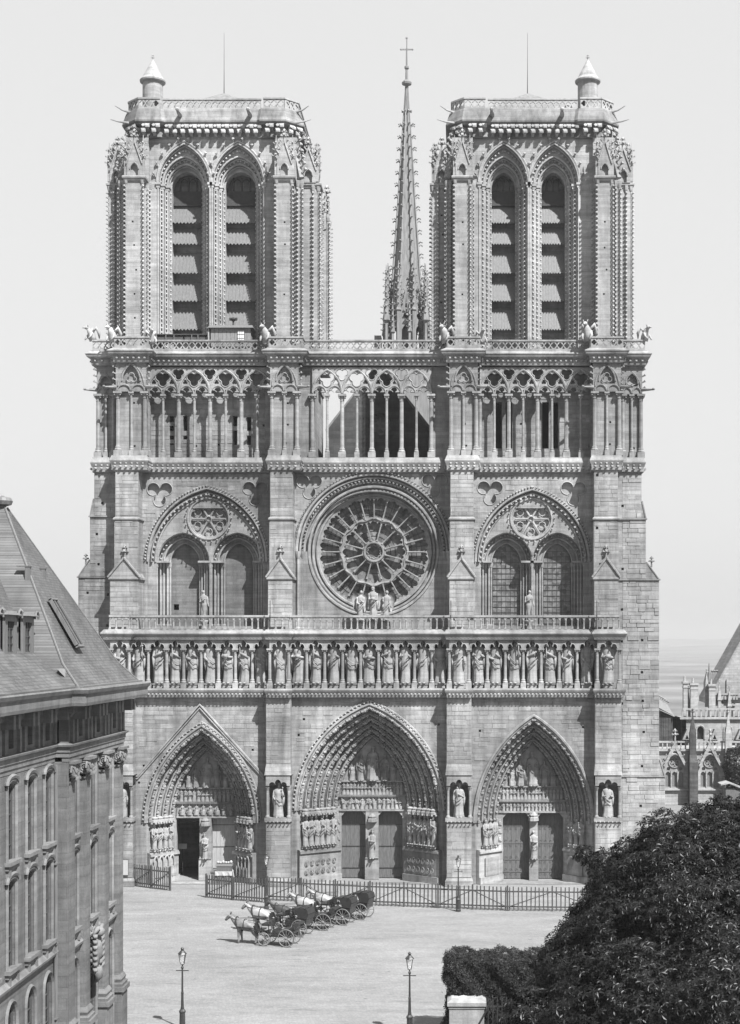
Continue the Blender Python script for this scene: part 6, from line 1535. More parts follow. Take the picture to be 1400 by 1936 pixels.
# taller house behind it
YH = 76.0; kh = (D+YH)/F
HO_ = thing('presbytery', 'pale house with chimneys and small arched windows behind the gabled gothic building', 'house', (PX(1360,YH), YH, 0)); OH = (-PX(1360,YH), -YH, 0)
m = MB(); x0, x1 = PX(1291,YH), PX(1600,YH); zt = PZ(1360,YH); wx = [PX(1325,YH),PX(1377,YH),PX(1425,YH),PX(1475,YH),PX(1525,YH),PX(1575,YH)]
m.plate(rect(x0,x1,0,zt), [opening(.42,.5,c,PZ(1398,YH),PZ(1381,YH),5) for c in wx], YH, YH+.5, back=False); m.box(x0,x1,YH+.9,YH+9,0,zt); m.box(x0,x0+.5,YH,YH+9,0,zt); m.box(x0-.35,x1,YH-.35,YH+.4,zt,zt+.3)
m.build('wall', SACR, HO_, False, OH)
for c in wx:
    m = MB(); m.tube([(a,YH-.03,b) for a,b in [(c-.55,PZ(1398,YH))]+arch(.55,.65,c,PZ(1381,YH),5)+[(c+.55,PZ(1398,YH))]], .12, 5); wn = m.build('window', SACR, HO_, False, OH)
    m = MB(); m.box(c-.5,c+.5,YH+.35,YH+.4,PZ(1398,YH),PZ(1372,YH)); m.build('pane', WGLASS, wn)
    m = MB(); q = c-1.9; m.plate([(q-.6,PZ(1398,YH)),(q,PZ(1378,YH)),(q+.6,PZ(1398,YH))], [[(q-.25,PZ(1397,YH)),(q,PZ(1388,YH)),(q+.25,PZ(1397,YH))]], YH-1.0, YH-.02); m.build('small_gable', SACR, HO_, False, OH)
m = MB(); n = int((x1-x0)/.6)
for k in range(n): q = x0+(x1-x0)*k/n; m.box(q-.1,q+.1,YH-.2,YH,zt+.3,zt+1.2)
m.box(x0,x1,YH-.25,YH+.05,zt+1.2,zt+1.45); m.build('parapet', SACR, HO_, False, OH)
for px_, w_, y0 in ((1296.5,.28,1289),(1313,.5,1292),(1347,.42,1294),(1390,.5,1264)):
    m = MB(); c = PX(px_,YH+1); yy = YH+1.0 if px_ < 1380 else YH+4; m.box(c-w_,c+w_,yy-.3,yy+.5,zt,PZ(y0+4,YH)); m.box(c-w_-.12,c+w_+.12,yy-.42,yy+.62,PZ(y0+4,YH),PZ(y0,YH)); m.box(c-w_-.06,c+w_+.06,yy-.36,yy+.56,PZ(y0+12,YH),PZ(y0+10,YH)); m.lathe([(.16,0),(.13,.7)], (c-w_*.3,yy+.1,PZ(y0,YH)), 8); m.build('chimney', SACR, HO_, False, OH)
m = MB(); a0, b0 = PX(1350,YH), PX(1520,YH); m.plate([(a0,PZ(1332,YH)),(a0,PZ(1322,YH)),((a0+b0)/2,PZ(1170,YH)),(b0,PZ(1322,YH)),(b0,PZ(1332,YH))], [], YH+3, YH+12); m.box(a0-.2,b0,YH+2.6,YH+3,PZ(1336,YH),PZ(1331,YH)); m.build('gable_roof', SACR, HO_, False, OH)
for px_, y0_ in ((1302,1300),(1337,1268),(1361,1288),(1380,1300)):
    m = MB(); c = PX(px_,YH+2); m.lathe([(.3,0),(.28,2.2),(.42,2.3),(.34,2.6),(.03,4.6)], (c,YH+2,PZ(y0_+70,YH)), 4, a0=PI/4); finial(m, (c,YH+2,PZ(y0_+70,YH)+4.2), .8); m.build('pinnacle', SACR, HO_, False, OH)
m = MB(); ax_, az_ = (a0+b0)/2, PZ(1170,YH)
for s in (-1,1): m.tube([((a0 if s < 0 else b0),YH+2.9,PZ(1322,YH)),(ax_,YH+2.9,az_)], .22, 5)
m.box(a0+2.2,a0+2.35,YH+2.8,YH+3,PZ(1318,YH),PZ(1285,YH)); m.build('gable_coping', SACR, HO_, False, OH)
m = MB(); m.plate(opening(.6,.8,a0+5.2,PZ(1312,YH),PZ(1288,YH),5), [], YH+2.9, YH+2.99); m.build('gable_window', WGLASS, HO_, False, OH)
m = MB(); 
for k in range(9): q = PX(1356+k*5.5,YH); m.box(q-.12,q+.12,YH+2.2,YH+2.5,PZ(1324,YH),PZ(1315,YH))
m.box(PX(1352,YH),PX(1470,YH),YH+2.1,YH+2.6,PZ(1315,YH),PZ(1312,YH)); m.build('roof_gallery', SACR, HO_, False, OH)
m = MB(); c0, c1 = PX(1340,YH+8), PX(1374,YH+8); m.plate([(c0,PZ(1335,YH)),(c0,PZ(1293,YH)),(c0+.3,PZ(1276,YH)),(c1,PZ(1276,YH)),(c1,PZ(1335,YH))], [], YH+8, YH+12)
for k in range(7): crocket(m, (c0+.4+(c1-c0-.5)*k/6, YH+8.2, PZ(1276,YH)), (0,0,1), .5, (1,0,0))
m.lathe([(.25,0),(.05,2.6)], (c0+.1,YH+8,PZ(1293,YH)), 6); m.build('turret_roof', SPIRE, HO_, False, OH)
# dark wing, its shade put into the wall colour
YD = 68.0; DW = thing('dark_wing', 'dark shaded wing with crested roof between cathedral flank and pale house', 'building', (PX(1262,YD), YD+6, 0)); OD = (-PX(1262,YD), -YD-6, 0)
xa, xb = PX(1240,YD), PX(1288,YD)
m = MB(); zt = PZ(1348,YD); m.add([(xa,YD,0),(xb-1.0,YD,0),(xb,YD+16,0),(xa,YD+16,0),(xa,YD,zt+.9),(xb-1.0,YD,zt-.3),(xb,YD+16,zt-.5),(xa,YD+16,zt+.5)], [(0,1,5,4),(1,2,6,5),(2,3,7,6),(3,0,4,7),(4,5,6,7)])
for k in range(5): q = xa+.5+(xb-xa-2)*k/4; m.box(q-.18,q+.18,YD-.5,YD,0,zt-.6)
m.build('wall', DARKENED, DW, False, OD)
m = MB(); zr = PZ(1332,YD); m.add([(xa-.3,YD-.5,zt+.7),(xb-.8,YD-.5,zt-.5),(xb,YD+16,zt),(xa,YD+8,zr+1.3),(xb-.6,YD+8,zr-.3)], [(0,1,4,3),(1,2,4)])
for k in range(12): f = k/11; crocket(m, (xa+(xb-.6-xa)*f,YD+8,zr+1.3-1.6*f), (0,0,1), .45, (1,0,0))
m.build('roof', SPIRE, DW, False, OD)
# ------------------------------------------------------------------ street furniture, fences
def lamp_post(X, Y, lab, h=4.0):
    t = thing('lamp_post', lab, 'street lamp', (X, Y, 0), 0, 'gas lamps on the square')
    m = MB(); m.lathe([(.19,0),(.19,.12),(.15,.16),(.14,.75),(.17,.80),(.17,.86),(.10,.95),(.075,1.1),(.06,1.7),(.07,1.72),(.07,1.78),(.052,1.82),(.04,2.95),(.07,3.0),(.07,3.05),(.035,3.1),(.03,3.2)], n=10); m.box(-.32,.32,-.018,.018,2.86,2.9); m.build('post', IRON, t)
    m = MB(); z0, z1 = 3.2, 3.72
    for k in range(4):
        a = PI/4+k*PI/2; m.tube([(.11*math.cos(a),.11*math.sin(a),z0),(.22*math.cos(a),.22*math.sin(a),z1)], .016, 4); b = a+PI/2
        for r_, z in ((.11,z0),(.22,z1)): m.tube([(r_*math.cos(a),r_*math.sin(a),z),(r_*math.cos(b),r_*math.sin(b),z)], .016, 4)
    m.lathe([(.235,0),(.20,.05),(.09,.16),(.07,.17),(.075,.25),(.10,.26),(.02,.34)], (0,0,z1), 8); ln = m.build('lantern', IRON, t)
    m = MB(); m.lathe([(.10,0),(.205,.5)], (0,0,z0+.01), 4, a0=PI/4); m.build('glass', LAMPGLASS, ln)
    return t
LAMPGLASS, n_, b_ = new_mat('lantern_glass'); b_.inputs['Base Color'].default_value = g(.8); b_.inputs['Roughness'].default_value = .1; b_.inputs['Transmission Weight'].default_value = .75; b_.inputs['IOR'].default_value = 1.1
lp = lambda px_, pyt: (lambda d: (CX+(px_-HX)*d/F, d-D))( (CH-4.06)*F/(pyt-HY) )
X, Y = lp(345, 1791); lamp_post(X, Y, 'gas lamp in the left foreground of the open square')
X, Y = lp(775, 1800); lamp_post(X, Y, 'gas lamp in the foreground left of the clipped hedge')
X, Y = lp(867, 1617); lamp_post(X, Y, 'far gas lamp standing at the picket fence before the right portal')
X, Y = lp(504, 1613); lamp_post(X, Y, 'gas lamp against the buttress between the left and central portals')

FENCE = plain_mat('fence_timber', .05, .8, .35, 5, stretch=(4,4,1))
def ground_at(px_, py_): d = CH*F/(py_-HY); return Vector((CX+(px_-HX)*d/F, d-D))
def fence(lab, pts, h=1.75, sp=.30, pw=.045, brace=2, cat='fence'):
    P = [ground_at(*p) for p in pts]; o = P[0]
    t = thing('picket_fence', lab, cat, (o.x, o.y, 0)); pm = MB(); pm.box(-pw,pw,-.02,.02,.04,h-.07); pm.add([(-pw,-.02,h-.07),(pw,-.02,h-.07),(pw,.02,h-.07),(-pw,.02,h-.07),(0,-.02,h),(0,.02,h)], [(0,1,4),(2,3,5),(1,2,5,4),(3,0,4,5)])
    pk = None; r = random.Random(len(lab)); rails = MB(); braces = MB(); posts = []
    for i in range(len(P)-1):
        a, b = P[i]-o, P[i+1]-o; d = b-a; L = d.length; d.normalize(); an = math.atan2(d.y,d.x); n = int(L/sp)
        for k in range(n):
            q = a + d*(L*(k+.5)/n); rz = an + r.uniform(-.05,.05)
            if pk is None: pk = pm.build('picket', FENCE, t, False, (q.x,q.y,r.uniform(-.03,.02)), rz)
            else: c_ = inst(pk, t, (q.x,q.y,r.uniform(-.03,.03)), rz); c_.rotation_euler = (0, r.uniform(-.025,.025), rz)
        M = Mrot((a.x,a.y,0), an)
        for z in (.28, h-.38): rails.box(0,L,.02,.09,z-.05,z+.05,M)
        np_ = max(1, int(round(L/2.7))); 
        for k in range(np_+1):
            q = a + d*(L*k/np_)
            if k == 0 and i > 0: continue
            posts.append((q.x, q.y, an))
        for k in range(np_):
            x0, x1 = L*k/np_, L*(k+1)/np_; up = (k % 2 == 0); z0, z1 = (.25,h-.35) if up else (h-.35,.25)
            braces.add([(x0,-.03,z0-.035),(x1,-.03,z1-.035),(x1,-.03,z1+.035),(x0,-.03,z0+.035),(x0,-.07,z0-.035),(x1,-.07,z1-.035),(x1,-.07,z1+.035),(x0,-.07,z0+.035)],[(4,5,6,7),(0,1,2,3),(0,1,5,4),(3,2,6,7),(0,3,7,4),(1,2,6,5)], M)
    rails.build('rail', FENCE, t); braces.build('brace', FENCE, t)
    qm = MB(); qm.box(-.055,.055,-.055,.055,0,h+.04); qm.frustum((-.055,.055,-.055,.055),(-.02,.02,-.02,.02),h+.04,h+.09); po_ = None
    for x, y, an in posts:
        if po_ is None: po_ = qm.build('post', FENCE, t, False, (x,y,0), an)
        else: inst(po_, t, (x,y,0), an)
    return t
fence('long picket fence with diagonal braces across the central and right portals', [(506,1702),(700,1712),(960,1722),(1130,1724)])
fence('dense dark picket fence section in front of the left portal, beside the stall', [(390,1697),(440,1702),(503,1707)], sp=.21)
fence('short dark picket gate panel at the far left of the left portal', [(251,1675),(286,1680),(322,1684)], sp=.20, h=1.8)

# notice and stall
t = thing('notice_board', 'white paper notice on the far left buttress beside the stone building', 'notice', (PX(236,YB-.2), YB-.16, PZ(1655,YB)))
m = MB(); m.box(-.28,.28,0,.03,0,1.25); bd = m.build('board', DARKWOOD, t); m = MB(); m.box(-.25,.25,-.006,-.001,.03,1.22); m.build('paper', plain_mat('paper', .28, .9, .06, 5), t)
PAPER = bpy.data.materials['paper']
st = thing('market_stall', 'small stall with white cloth and pale goods beside the left portal doors', 'stall', (PX(426,1.2), .2, 0))
m = MB(); m.box(-.95,.75,-.35,.4,0,.95); m.box(-1.0,.8,-.4,.45,.95,1.02); m.build('counter', WOOD, st)
m = MB(); m.box(-.50,.72,-.30,.40,1.02,1.45); m.frustum((-.55,.78,-.34,.44),(-.55,.78,-.1,.44),1.45,1.62); m.build('case', WOOD, st)
m = MB(); rows = [[(-.6+1.4*i/8, -.36-.04*math.sin(i*1.9), 1.20-.5*j) for i in range(9)] for j in (0,.25,.5)]; m.loft([[(-.6+1.4*i/8,.3,1.04) for i in range(9)],[(-.6+1.4*i/8,-.42,1.04) for i in range(9)],[(-.6+1.4*i/8,-.44-.05*math.sin(i*1.9),.72) for i in range(9)]]); m.build('cloth', PAPER, st)
r = random.Random(4); gi = None; gm = MB(); gm.ball((0,0,.1), .13,.12,.11,8,5)
for k in range(6):
    L = (-.42+.21*k, .1+r.uniform(-.05,.05), 1.62)
    gi = gm.build('goods', PAPER, st, True, L) if gi is None else inst(gi, st, L, r.uniform(0,3), (1,1,r.uniform(.7,1.3)))
m = MB(); m.tube([(.8,-.3,1.2),(.95,-.5,.6),(1.0,-.6,0)], .03, 5); m.tube([(-.95,-.3,1.0),(-1.0,-.4,0)], .03, 5); m.build('leg', PAPER, st)
t = thing('door_sign', 'small pale sign inside the dark open doorway of the left portal', 'sign', (PX(345,4.5), 4.6, 0))
m = MB(); m.box(-.36,.36,0,.03,2.2,2.65); m.build('panel', plain_mat('grey_board', .35, .8, .1, 5), t); m = MB(); m.box(-.02,.02,.03,.06,0,2.6); m.build('stand', DARKWOOD, t)

# gate pier, railing and hedge at the right
dG = 71.0; YG = dG-D
gp_ = thing('gate_pier', 'pale stone gate pier with moulded cap below the clipped hedge', 'pier', (PX(883,YG), YG, 0))
zc = PZ(1893,YG); hw = 33*dG/F
m = MB(); m.box(-hw,hw,-.1,1.2,0,zc-.35); m.box(-hw-.05,hw+.05,-.15,1.25,0,.5); m.build('shaft', CARVED, gp_)
m = MB(); m.box(-hw-.04,hw+.04,-.14,1.24,zc-.35,zc-.22); m.box(-hw-.1,hw+.1,-.2,1.3,zc-.22,zc-.05); m.frustum((-hw-.1,hw+.1,-.2,1.3),(-hw+.1,hw-.1,.0,1.1),zc-.05,zc+.08); m.build('cap', CARVED, gp_)
rl = thing('iron_railing', 'iron railing running right from the stone gate pier under the tree', 'railing', (PX(918,YG), YG+.4, 0))
bm_ = MB(); bm_.lathe([(.03,0),(.03,2.1),(.05,2.14),(.005,2.35)], n=5); b0 = None
for k in range(14):
    L = (.15+.22*k, 0, 0); b0 = bm_.build('bar', IRON, rl, False, L) if b0 is None else inst(b0, rl, L)
m = MB()
for z in (.3,1.9): m.box(0,3.2,-.03,.03,z-.03,z+.03)
m.tube([(-.3,-.6,1.2),(.3,-.65,2.3)], .05, 5); m.build('rail', IRON, rl)

LEAF = None
def leaf_mat(name, base, sub=.25, rough=.35, spec=.5):
    m, n, b = new_mat(name); oi = n.nodes.new('ShaderNodeNewGeometry')
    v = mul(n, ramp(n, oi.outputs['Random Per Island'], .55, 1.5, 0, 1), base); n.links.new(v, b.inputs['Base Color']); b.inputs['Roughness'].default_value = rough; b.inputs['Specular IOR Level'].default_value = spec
    return m
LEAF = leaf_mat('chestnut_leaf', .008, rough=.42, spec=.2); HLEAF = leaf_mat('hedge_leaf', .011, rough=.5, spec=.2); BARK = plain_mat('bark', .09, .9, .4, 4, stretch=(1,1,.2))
def leaf_mesh(verts, faces, p, nrm, s, r, k=5):
    """palmate leaf: k drooping leaflets about a point"""
    n = Vector(nrm).normalized(); a = n.orthogonal().normalized(); b = n.cross(a); th0 = r.uniform(0, 6.28)
    for i in range(k):
        th = th0 + (i-(k-1)/2)*(1.15 if k > 3 else 1.6); d = a*math.cos(th)+b*math.sin(th); t = n.cross(d); L = s*(1-.16*abs(i-(k-1)/2)); dr = n*-.28*L
        q = len(verts); verts += [tuple(p), tuple(p+d*L*.55+t*L*.20+dr*.2), tuple(p+d*L+dr), tuple(p+d*L*.55-t*L*.20+dr*.2)]; faces.append((q,q+1,q+2,q+3))
def tree(name, lab, X, Y, blobs, nleaf, s, trunk_h, trunk_r, seed, group=None, k=5):
    t = thing(name, lab, 'tree', (X, Y, 0), 0, group); r = random.Random(seed)
    m = MB(); m.tube([(0,0,0),(.05,0,trunk_h*.5),(-.05,.1,trunk_h)], [trunk_r*1.4,trunk_r,trunk_r*.8], 9)
    for bx, by, bz, rx, ry, rz in blobs:
        m.tube([(0,.05,trunk_h*.8),(bx*.5,by*.5,(trunk_h+bz)*.5),(bx,by,bz)], [trunk_r*.5,trunk_r*.3,trunk_r*.1], 6)
    m.build('trunk', BARK, t); V = []; Fc = []
    W = [b[3]*b[4]+b[3]*b[5] for b in blobs]; tot = sum(W)
    for bi, (bx, by, bz, rx, ry, rz) in enumerate(blobs):
        n = int(nleaf*W[bi]/tot); sub = [(r.gauss(0,1),r.gauss(0,1),r.gauss(0,1)) for _ in range(170)]; sub = [Vector(v).normalized() for v in sub]
        for i in range(n):
            d = (sub[r.randrange(170)] + Vector((r.gauss(0,.12),r.gauss(0,.12),r.gauss(0,.12)))).normalized()
            q = 1 - abs(r.gauss(0,.13)); w_ = 1 + .07*math.sin(d.x*9+bi)+.06*math.sin(d.z*11+d.y*7)
            p = Vector((bx+d.x*rx*q*w_, by+d.y*ry*q*w_, bz+d.z*rz*q*w_))
            if p.z < .5: continue
            nr = (Vector((d.x,d.y,d.z*.8+.55)) + Vector((r.gauss(0,.45),r.gauss(0,.45),r.gauss(0,.35)))).normalized()
            leaf_mesh(V, Fc, p, nr, s*r.uniform(.7,1.25), r, k)
    me = bpy.data.meshes.new('crown'); me.from_pydata(V, [], Fc); me.materials.append(LEAF); o = bpy.data.objects.new('crown', me); col.objects.link(o); o.parent = t
    return t
dT = 60.0; YT = dT-D
tx = PX(1405,YT)
def tb(px_, py_, dd, rp): return (PX(px_,YT+dd)-tx, dd, PZ(py_,YT+dd), rp*(dT+dd)/F, rp*(dT+dd)/F, rp*(dT+dd)/F*.95)
blobs = [tb(1400,1830,0,300), tb(1330,1700,2,165), tb(1250,1795,-1,170), tb(1170,1865,-1,150), tb(1095,1915,-1.5,108), tb(1195,1698,2.5,86), tb(1275,1632,3,80), tb(1360,1590,2,90), tb(1450,1650,0,170), tb(1230,1960,-4,200), tb(1400,1980,-5,260), tb(1135,1752,2.5,70), tb(1040,1960,-2,110), tb(1072,1842,1.5,64), tb(1140,1640,4,36), tb(1105,1615,4.5,20), tb(1178,1775,0,104), tb(1300,1690,0,170), tb(1105,1812,-.5,80), tb(1235,1670,1.5,70), tb(1320,1588,2.5,60)]
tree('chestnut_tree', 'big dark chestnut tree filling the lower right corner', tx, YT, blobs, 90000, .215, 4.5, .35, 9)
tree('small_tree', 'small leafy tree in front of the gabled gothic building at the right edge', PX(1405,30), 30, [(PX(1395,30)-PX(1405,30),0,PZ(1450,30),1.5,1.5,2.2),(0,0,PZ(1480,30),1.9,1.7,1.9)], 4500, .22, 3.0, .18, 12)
# small shed by the tree
sh = thing('garden_shed', 'little shed with a pale sloping roof at the right edge above the tree', 'shed', (PX(1388,24), 24, 0)); m = MB(); m.box(-.9,1.5,-.8,.8,0,PZ(1492,24)); m.build('wall', WOOD, sh)
m = MB(); z = PZ(1492,24); m.add([(-1.4,-1,z+.55),(-.6,-1,z+.75),(1.8,-1,z-.2),(-1.4,1,z+.55),(-.6,1,z+.75),(1.8,1,z-.2),(1.8,-1,z-.35),(-.6,-1,z+.6),(-1.4,-1,z+.42)], [(0,1,4,3),(1,2,5,4),(0,1,7,8),(1,2,6,7)]); m.build('roof', SACR, sh)
# hedge
hd = thing('ivy_hedge', 'clipped dark hedge block behind the stone gate pier', 'hedge', (PX(930,YG+1), YG+2.2, 0)); r = random.Random(2); V = []; Fc = []
x0, x1 = PX(846,YG+1)-PX(930,YG+1), PX(1040,YG+1)-PX(930,YG+1); zt = PZ(1818,YG+1)
for i in range(15000):
    f = r.random(); x = r.uniform(x0,x1); y = r.uniform(-1.3,1.6); z = r.uniform(.3,zt)
    if f < .5: y = -1.3; nr = (0,-1,.35)
    elif f < .75: z = zt + .09*math.sin(x*3.1)+.06*math.sin(x*8+y*3)+abs(r.gauss(0,.05)); nr = (0,-.2,1)
    elif f < .92: x = x0; nr = (-1,-.2,.3)
    else: nr = (r.gauss(0,1),r.gauss(0,1),1)
    e = .16*math.sin(x*2.3+z*1.7)+.10*math.sin(x*6+z*5)+.07*math.sin(x*13-z*9)
    cr = max(0, (zt-.25)-z); 
    if z > zt-.3 and x < x0+.4: x += r.uniform(0,.3)
    p = Vector((x+(nr[0])*(e+r.gauss(0,.05)), y+nr[1]*(e+r.gauss(0,.06)), z+r.gauss(0,.03)))
    leaf_mesh(V, Fc, p, Vector(nr)+Vector((r.gauss(0,.5),r.gauss(0,.5),r.gauss(0,.4))), r.uniform(.09,.15), r, 3)
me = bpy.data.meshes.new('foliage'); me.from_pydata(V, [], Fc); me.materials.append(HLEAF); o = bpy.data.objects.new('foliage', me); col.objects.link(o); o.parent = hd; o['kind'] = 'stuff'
m = MB(); m.box(x0+.2,x1-.2,-1.0,1.4,0,zt-.2); m.build('twigs', BARK, hd)
# ------------------------------------------------------------------ horses and carriages
def skin_mesh(name, V, E, Rr, levels=1):
    me = bpy.data.meshes.new(name); me.from_pydata(V, E, []); o = bpy.data.objects.new(name, me); col.objects.link(o)
    md = o.modifiers.new('skin', 'SKIN'); sv = me.skin_vertices[0].data
    for i, r_ in enumerate(Rr): sv[i].radius = (r_, r_) if not isinstance(r_, tuple) else r_; sv[i].use_root = (i == 0)
    sb = o.modifiers.new('sub', 'SUBSURF'); sb.levels = levels; sb.render_levels = levels
    dg = bpy.context.evaluated_depsgraph_get(); res = bpy.data.meshes.new_from_object(o.evaluated_get(dg)); bpy.data.objects.remove(o); res.name = name
    res.polygons.foreach_set('use_smooth', [True]*len(res.polygons)); return res
V = [(-.55,0,1.24),(-.05,0,1.20),(.45,0,1.20),(.74,0,1.38),(.96,0,1.58),(1.14,0,1.76),(1.30,0,1.64),(1.50,0,1.38),
     (.48,.17,.95),(.46,.17,.72),(.50,.17,.46),(.48,.17,.16),(.53,.17,.05), (.48,-.17,.95),(.46,-.17,.72),(.44,-.17,.46),(.40,-.17,.16),(.44,-.17,.05),
     (-.58,.18,1.0),(-.50,.19,.76),(-.76,.18,.50),(-.70,.18,.16),(-.65,.18,.05), (-.58,-.18,1.0),(-.46,-.19,.76),(-.68,-.18,.50),(-.62,-.18,.16),(-.57,-.18,.05)]
E = [(0,1),(1,2),(2,3),(3,4),(4,5),(5,6),(6,7),(2,8),(8,9),(9,10),(10,11),(11,12),(2,13),(13,14),(14,15),(15,16),(16,17),(0,18),(18,19),(19,20),(20,21),(21,22),(0,23),(23,24),(24,25),(25,26),(26,27)]
Rr = [.31,.34,.31,.25,.20,.14,.13,.085, .16,.12,.08,.065,.085, .16,.12,.08,.065,.085, .23,.16,.095,.068,.085, .23,.16,.095,.068,.085]
horse_me = skin_mesh('horse', V, E, Rr, 2)
V2 = [list(p) for p in V]
for i_, (dx, dy, dz) in {4:(.08,.03,-.12),5:(.16,.08,-.30),6:(.14,.12,-.40),7:(.02,.16,-.48),10:(-.06,0,0),11:(-.12,0,.03),12:(-.12,0,.03),25:(.08,0,0),26:(.12,0,.02),27:(.12,0,.02)}.items():
    V2[i_] = [V2[i_][0]+dx, V2[i_][1]+dy, V2[i_][2]+dz]
horse_me2 = skin_mesh('horse', [tuple(p) for p in V2], E, Rr, 2)
coats = {'white': plain_mat('white_coat', .27, .6, .12, 3), 'grey': plain_mat('grey_coat', .15, .6, .35, 5), 'dark': plain_mat('dark_coat', .05, .5, .3, 3)}
HAIR = plain_mat('horse_hair', .10, .7, .4, 9); LEATHER = plain_mat('black_leather', .02, .4, .3, 6, .5)
hm = MB()
for k in range(9):
    f = k/8; x = .62+.50*f; z = 1.60+.26*f; hm.tube([(x,0,z),(x-.10,.07,z-.10),(x-.12,.10,z-.24)], [.05,.06,.015], 5)
mane = hm.build('mane', HAIR, None, True); mane_me = mane.data; bpy.data.objects.remove(mane); hm = MB()
hm.tube([(-.80,0,1.34),(-.92,0,1.2),(-.98,0,.9),(-.96,0,.55)], [.04,.07,.09,.02], 6)
tl = hm.build('tail', HAIR, None, True); tail_me = tl.data; bpy.data.objects.remove(tl); ears_me = []
for s in (-1,1): hm = MB(); hm.tube([(1.10,s*.07,1.84),(1.09,s*.09,1.94),(1.10,s*.085,2.01)], [.04,.035,.008], 5); er_ = hm.build('ear', HAIR, None, True); ears_me.append(er_.data); bpy.data.objects.remove(er_)
hm = MB()
hm.tube([(.62+.17*math.sin(a)*.4,.30*math.cos(a),1.26+.40*math.sin(a)) for a in [2*PI*k/16 for k in range(17)]], .055, 6)   # collar
hm.tube([(.10,.355*math.cos(a),1.20+.36*math.sin(a)) for a in [2*PI*k/16 for k in range(17)]], .03, 5)                  # girth
for s in (-1,1):
    hm.tube([(.6,s*.33,1.1),(0,s*.37,1.08),(-.9,s*.36,1.02)], .025, 5); hm.tube([(1.42,s*.10,1.42),(1.15,s*.16,1.6),(.6,s*.24,1.55),(-.9,s*.25,1.7)], .014, 4)
    hm.tube([(1.22,s*.13,1.76),(1.44,s*.10,1.46)], .016, 4)
hm.tube([(-.1,0,1.50),(-.85,0,1.46),(-.95,0,1.25)], .025, 4)
hn = hm.build('harness', LEATHER, None); harn_me = hn.data; bpy.data.objects.remove(hn)
def horse(X, Y, rz, coat, lab, low=False, sc_=1.0):
    o = bpy.data.objects.new('horse', (horse_me2 if low else horse_me).copy()); col.objects.link(o); o.scale = (sc_,sc_,sc_)
    o.data.materials.clear(); o.data.materials.append(coats[coat]); o.location = (X,Y,0); o.rotation_euler = (0,0,rz)
    tag(o, lab, 'horse', 'cab horses in the square')
    for nm, me, mt in (('mane', mane_me, HAIR), ('tail', tail_me, HAIR), ('ear', ears_me[0], HAIR), ('ear', ears_me[1], HAIR), ('harness', harn_me, LEATHER)):
        c = bpy.data.objects.new(nm, me); col.objects.link(c); c.parent = o
BLK = plain_mat('carriage_lacquer', .014, .22, .2, 3, .6); WHEELM = plain_mat('worn_wheel_paint', .12, .5, .3, 8)
def wheel(par, r_, x, y):
    m = MB(); n = 24; m.tube([(r_*math.cos(2*PI*k/n),0,r_*math.sin(2*PI*k/n)) for k in range(n+1)], .032, 6)
    m.lathe([(.07,-.10),(.08,0),(.05,.12)], (0,0,0), 8, M=Matrix.Rotation(PI/2,4,'X')); 
    w_ = m.build('wheel', WHEELM, par, True, (x, y, r_+.03))
    m = MB()
    for k in range(12): a = 2*PI*k/12; m.tube([(.05*math.cos(a),0,.05*math.sin(a)),(r_*math.cos(a),0,r_*math.sin(a))], .016, 4)
    m.build('spokes', WHEELM, w_)
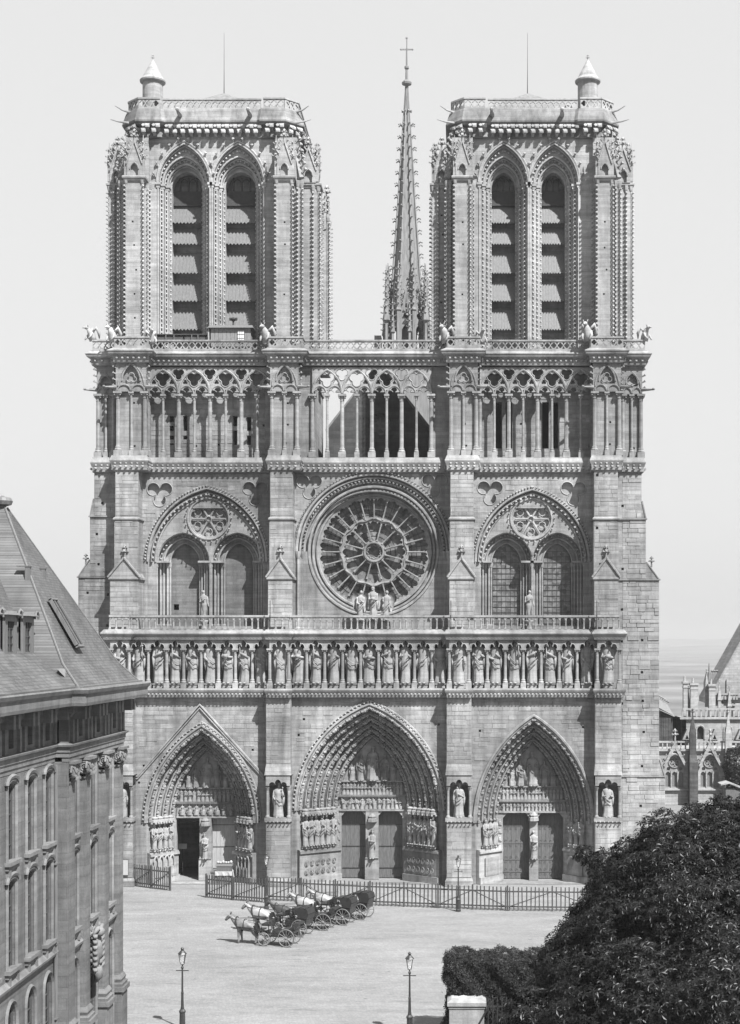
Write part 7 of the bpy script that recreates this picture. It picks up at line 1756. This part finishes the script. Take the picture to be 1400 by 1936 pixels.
def carriage(X, Y, rz, kind, lab):
    """cab, local x forward, origin under the rear axle"""
    t = thing('horse_carriage', lab, 'carriage', (X,Y,0), rz, 'cabs waiting in the square')
    wheel(t, .54, 0, .62); wheel(t, .52, 0, -.62); wheel(t, .40, 1.55, .58); wheel(t, .40, 1.55, -.58)
    m = MB(); m.tube([(0,-.6,.55),(0,.6,.55)], .035, 6); m.tube([(1.55,-.56,.43),(1.55,.56,.43)], .035, 6); m.box(-.1,1.7,-.06,.06,.5,.58)
    for s in (-1,1):
        m.tube([(-.35,s*.4,.75),(0,s*.4,.6),(.35,s*.4,.75)], .025, 5); m.tube([(1.3,s*.38,.72),(1.55,s*.38,.5),(1.8,s*.38,.72)], .025, 5)
        m.tube([(1.6,s*.40,.62),(2.2,s*.42,.9),(3.9,s*.34,1.05)], .03, 5)
    m.build('undercarriage', BLK, t)
    def prism(P, hw): 
        mm = MB(); mm.plate(P, [], -hw, hw); return mm
    if kind == 'open':
        b = prism([(-.45,.85),(-.55,1.25),(-.35,1.3),(.05,.95),(.7,.9),(.95,1.05),(1.1,.75),(.6,.62),(0,.62)], .52).build('body', BLK, t)
        m = MB(); m.box(-.3,.35,-.46,.46,.95,1.08); m.box(-.52,-.34,-.46,.46,1.0,1.45); m.build('seat', LEATHER, t)
        m = MB()
        for k in range(4): f = k/3; m.tube([(-.45-.1*f,-.54,1.2+.02*f),(-.62-.16*f,-.54,1.5-.05*f),(-.62-.16*f,.54,1.5-.05*f),(-.45-.1*f,.54,1.2)], .06, 5)
        m.build('folded_hood', LEATHER, t)
    else:
        b = prism([(-.48,.85),(-.52,1.2),(.1,1.22),(.55,1.1),(.75,.98),(1.0,1.12),(1.12,.8),(.85,.62),(.35,.54),(-.15,.58)], .53).build('body', BLK, t)
        mm = MB(); mm.plate([(-.55,1.18),(-.64,1.55),(-.55,1.82),(-.3,1.92),(.42,1.86),(.62,1.74),(.55,1.70),(.30,1.75),(.05,1.22)], [], -.55, .55); mm.build('hood', LEATHER, t)
        mm = MB()
        for q in ((-.62,1.5),(-.42,1.88),(.0,1.91),(.5,1.83)): mm.tube([(q[0],-.58,q[1]),(q[0],.58,q[1])], .03, 5); mm.tube([(q[0],-.57,q[1]),(-.1,-.57,1.2)], .018, 4)
        mm.build('hood_hoops', BLK, t)
    m = MB(); m.box(1.15,1.75,-.46,.46,1.25,1.38); m.box(1.12,1.22,-.46,.46,1.3,1.62); m.box(1.75,2.1,-.46,.46,.92,.98); m.add([(2.1,-.46,.98),(2.1,.46,.98),(2.25,.46,1.4),(2.25,-.46,1.4)],[(0,1,2,3)])
    for s in (-1,1): m.tube([(1.25,s*.4,.75),(1.3,s*.4,1.25)], .03, 5)
    m.build('driver_seat', BLK, t)
    for s in (-1,1):
        m = MB(); m.box(1.0,1.12,s*.66-.06,s*.66+.06,1.35,1.6); m.lathe([(.07,0),(.03,.1)], (1.06,s*.66,1.6), 6); m.build('lamp', IRON, t)
    return t
hd_ = PI - .30
cabs = [(548,1788,'open','grey','open low carriage at the front end of the row of waiting cabs'),
        (573,1769,'closed','white','closed black cab, second from the front of the row, behind the open carriage'),
        (617,1757,'open','dark','open low carriage in the middle of the row of cabs'),
        (655,1747,'closed','white','closed black cab, second from the far end of the row'),
        (688,1737,'closed','white','closed black cab at the far end of the row, nearest the fence')]
hl_ = ['grey horse harnessed to the front open carriage', 'white horse of the second cab, just behind the grey one', 'dark horse harnessed to the middle open carriage', 'white horse of the second to last cab', 'white horse of the last cab, nearest the fence']
for i, (px_, py_, kd, ct, lab) in enumerate(cabs):
    P = ground_at(px_, py_); a = hd_ + random.Random(i).uniform(-.06,.06); dx_, dy_ = math.cos(a), math.sin(a)
    carriage(P.x, P.y, a, kd, lab); horse(P.x+dx_*2.95, P.y+dy_*2.95, a+random.Random(i+9).uniform(-.05,.05), ct, hl_[i], False, (1.0,1.06,.97,1.08,1.02)[i])
# ------------------------------------------------------------------ haze over the far country
m = MB(); m.box(-9500, 9500, -700, 12500, -3, 140)
hz = bpy.data.materials.new('haze_air'); hz.use_nodes = True; n = hz.node_tree; n.nodes.clear()
pv = n.nodes.new('ShaderNodeVolumePrincipled'); ou = n.nodes.new('ShaderNodeOutputMaterial'); n.links.new(pv.outputs[0], ou.inputs['Volume'])
pv.inputs['Color'].default_value = g(.55); pv.inputs['Density'].default_value = 0.00022; pv.inputs['Anisotropy'].default_value = 0.0
ho = m.build('haze', hz); ho['kind'] = 'stuff'; ho['label'] = 'thin summer haze over the far country'
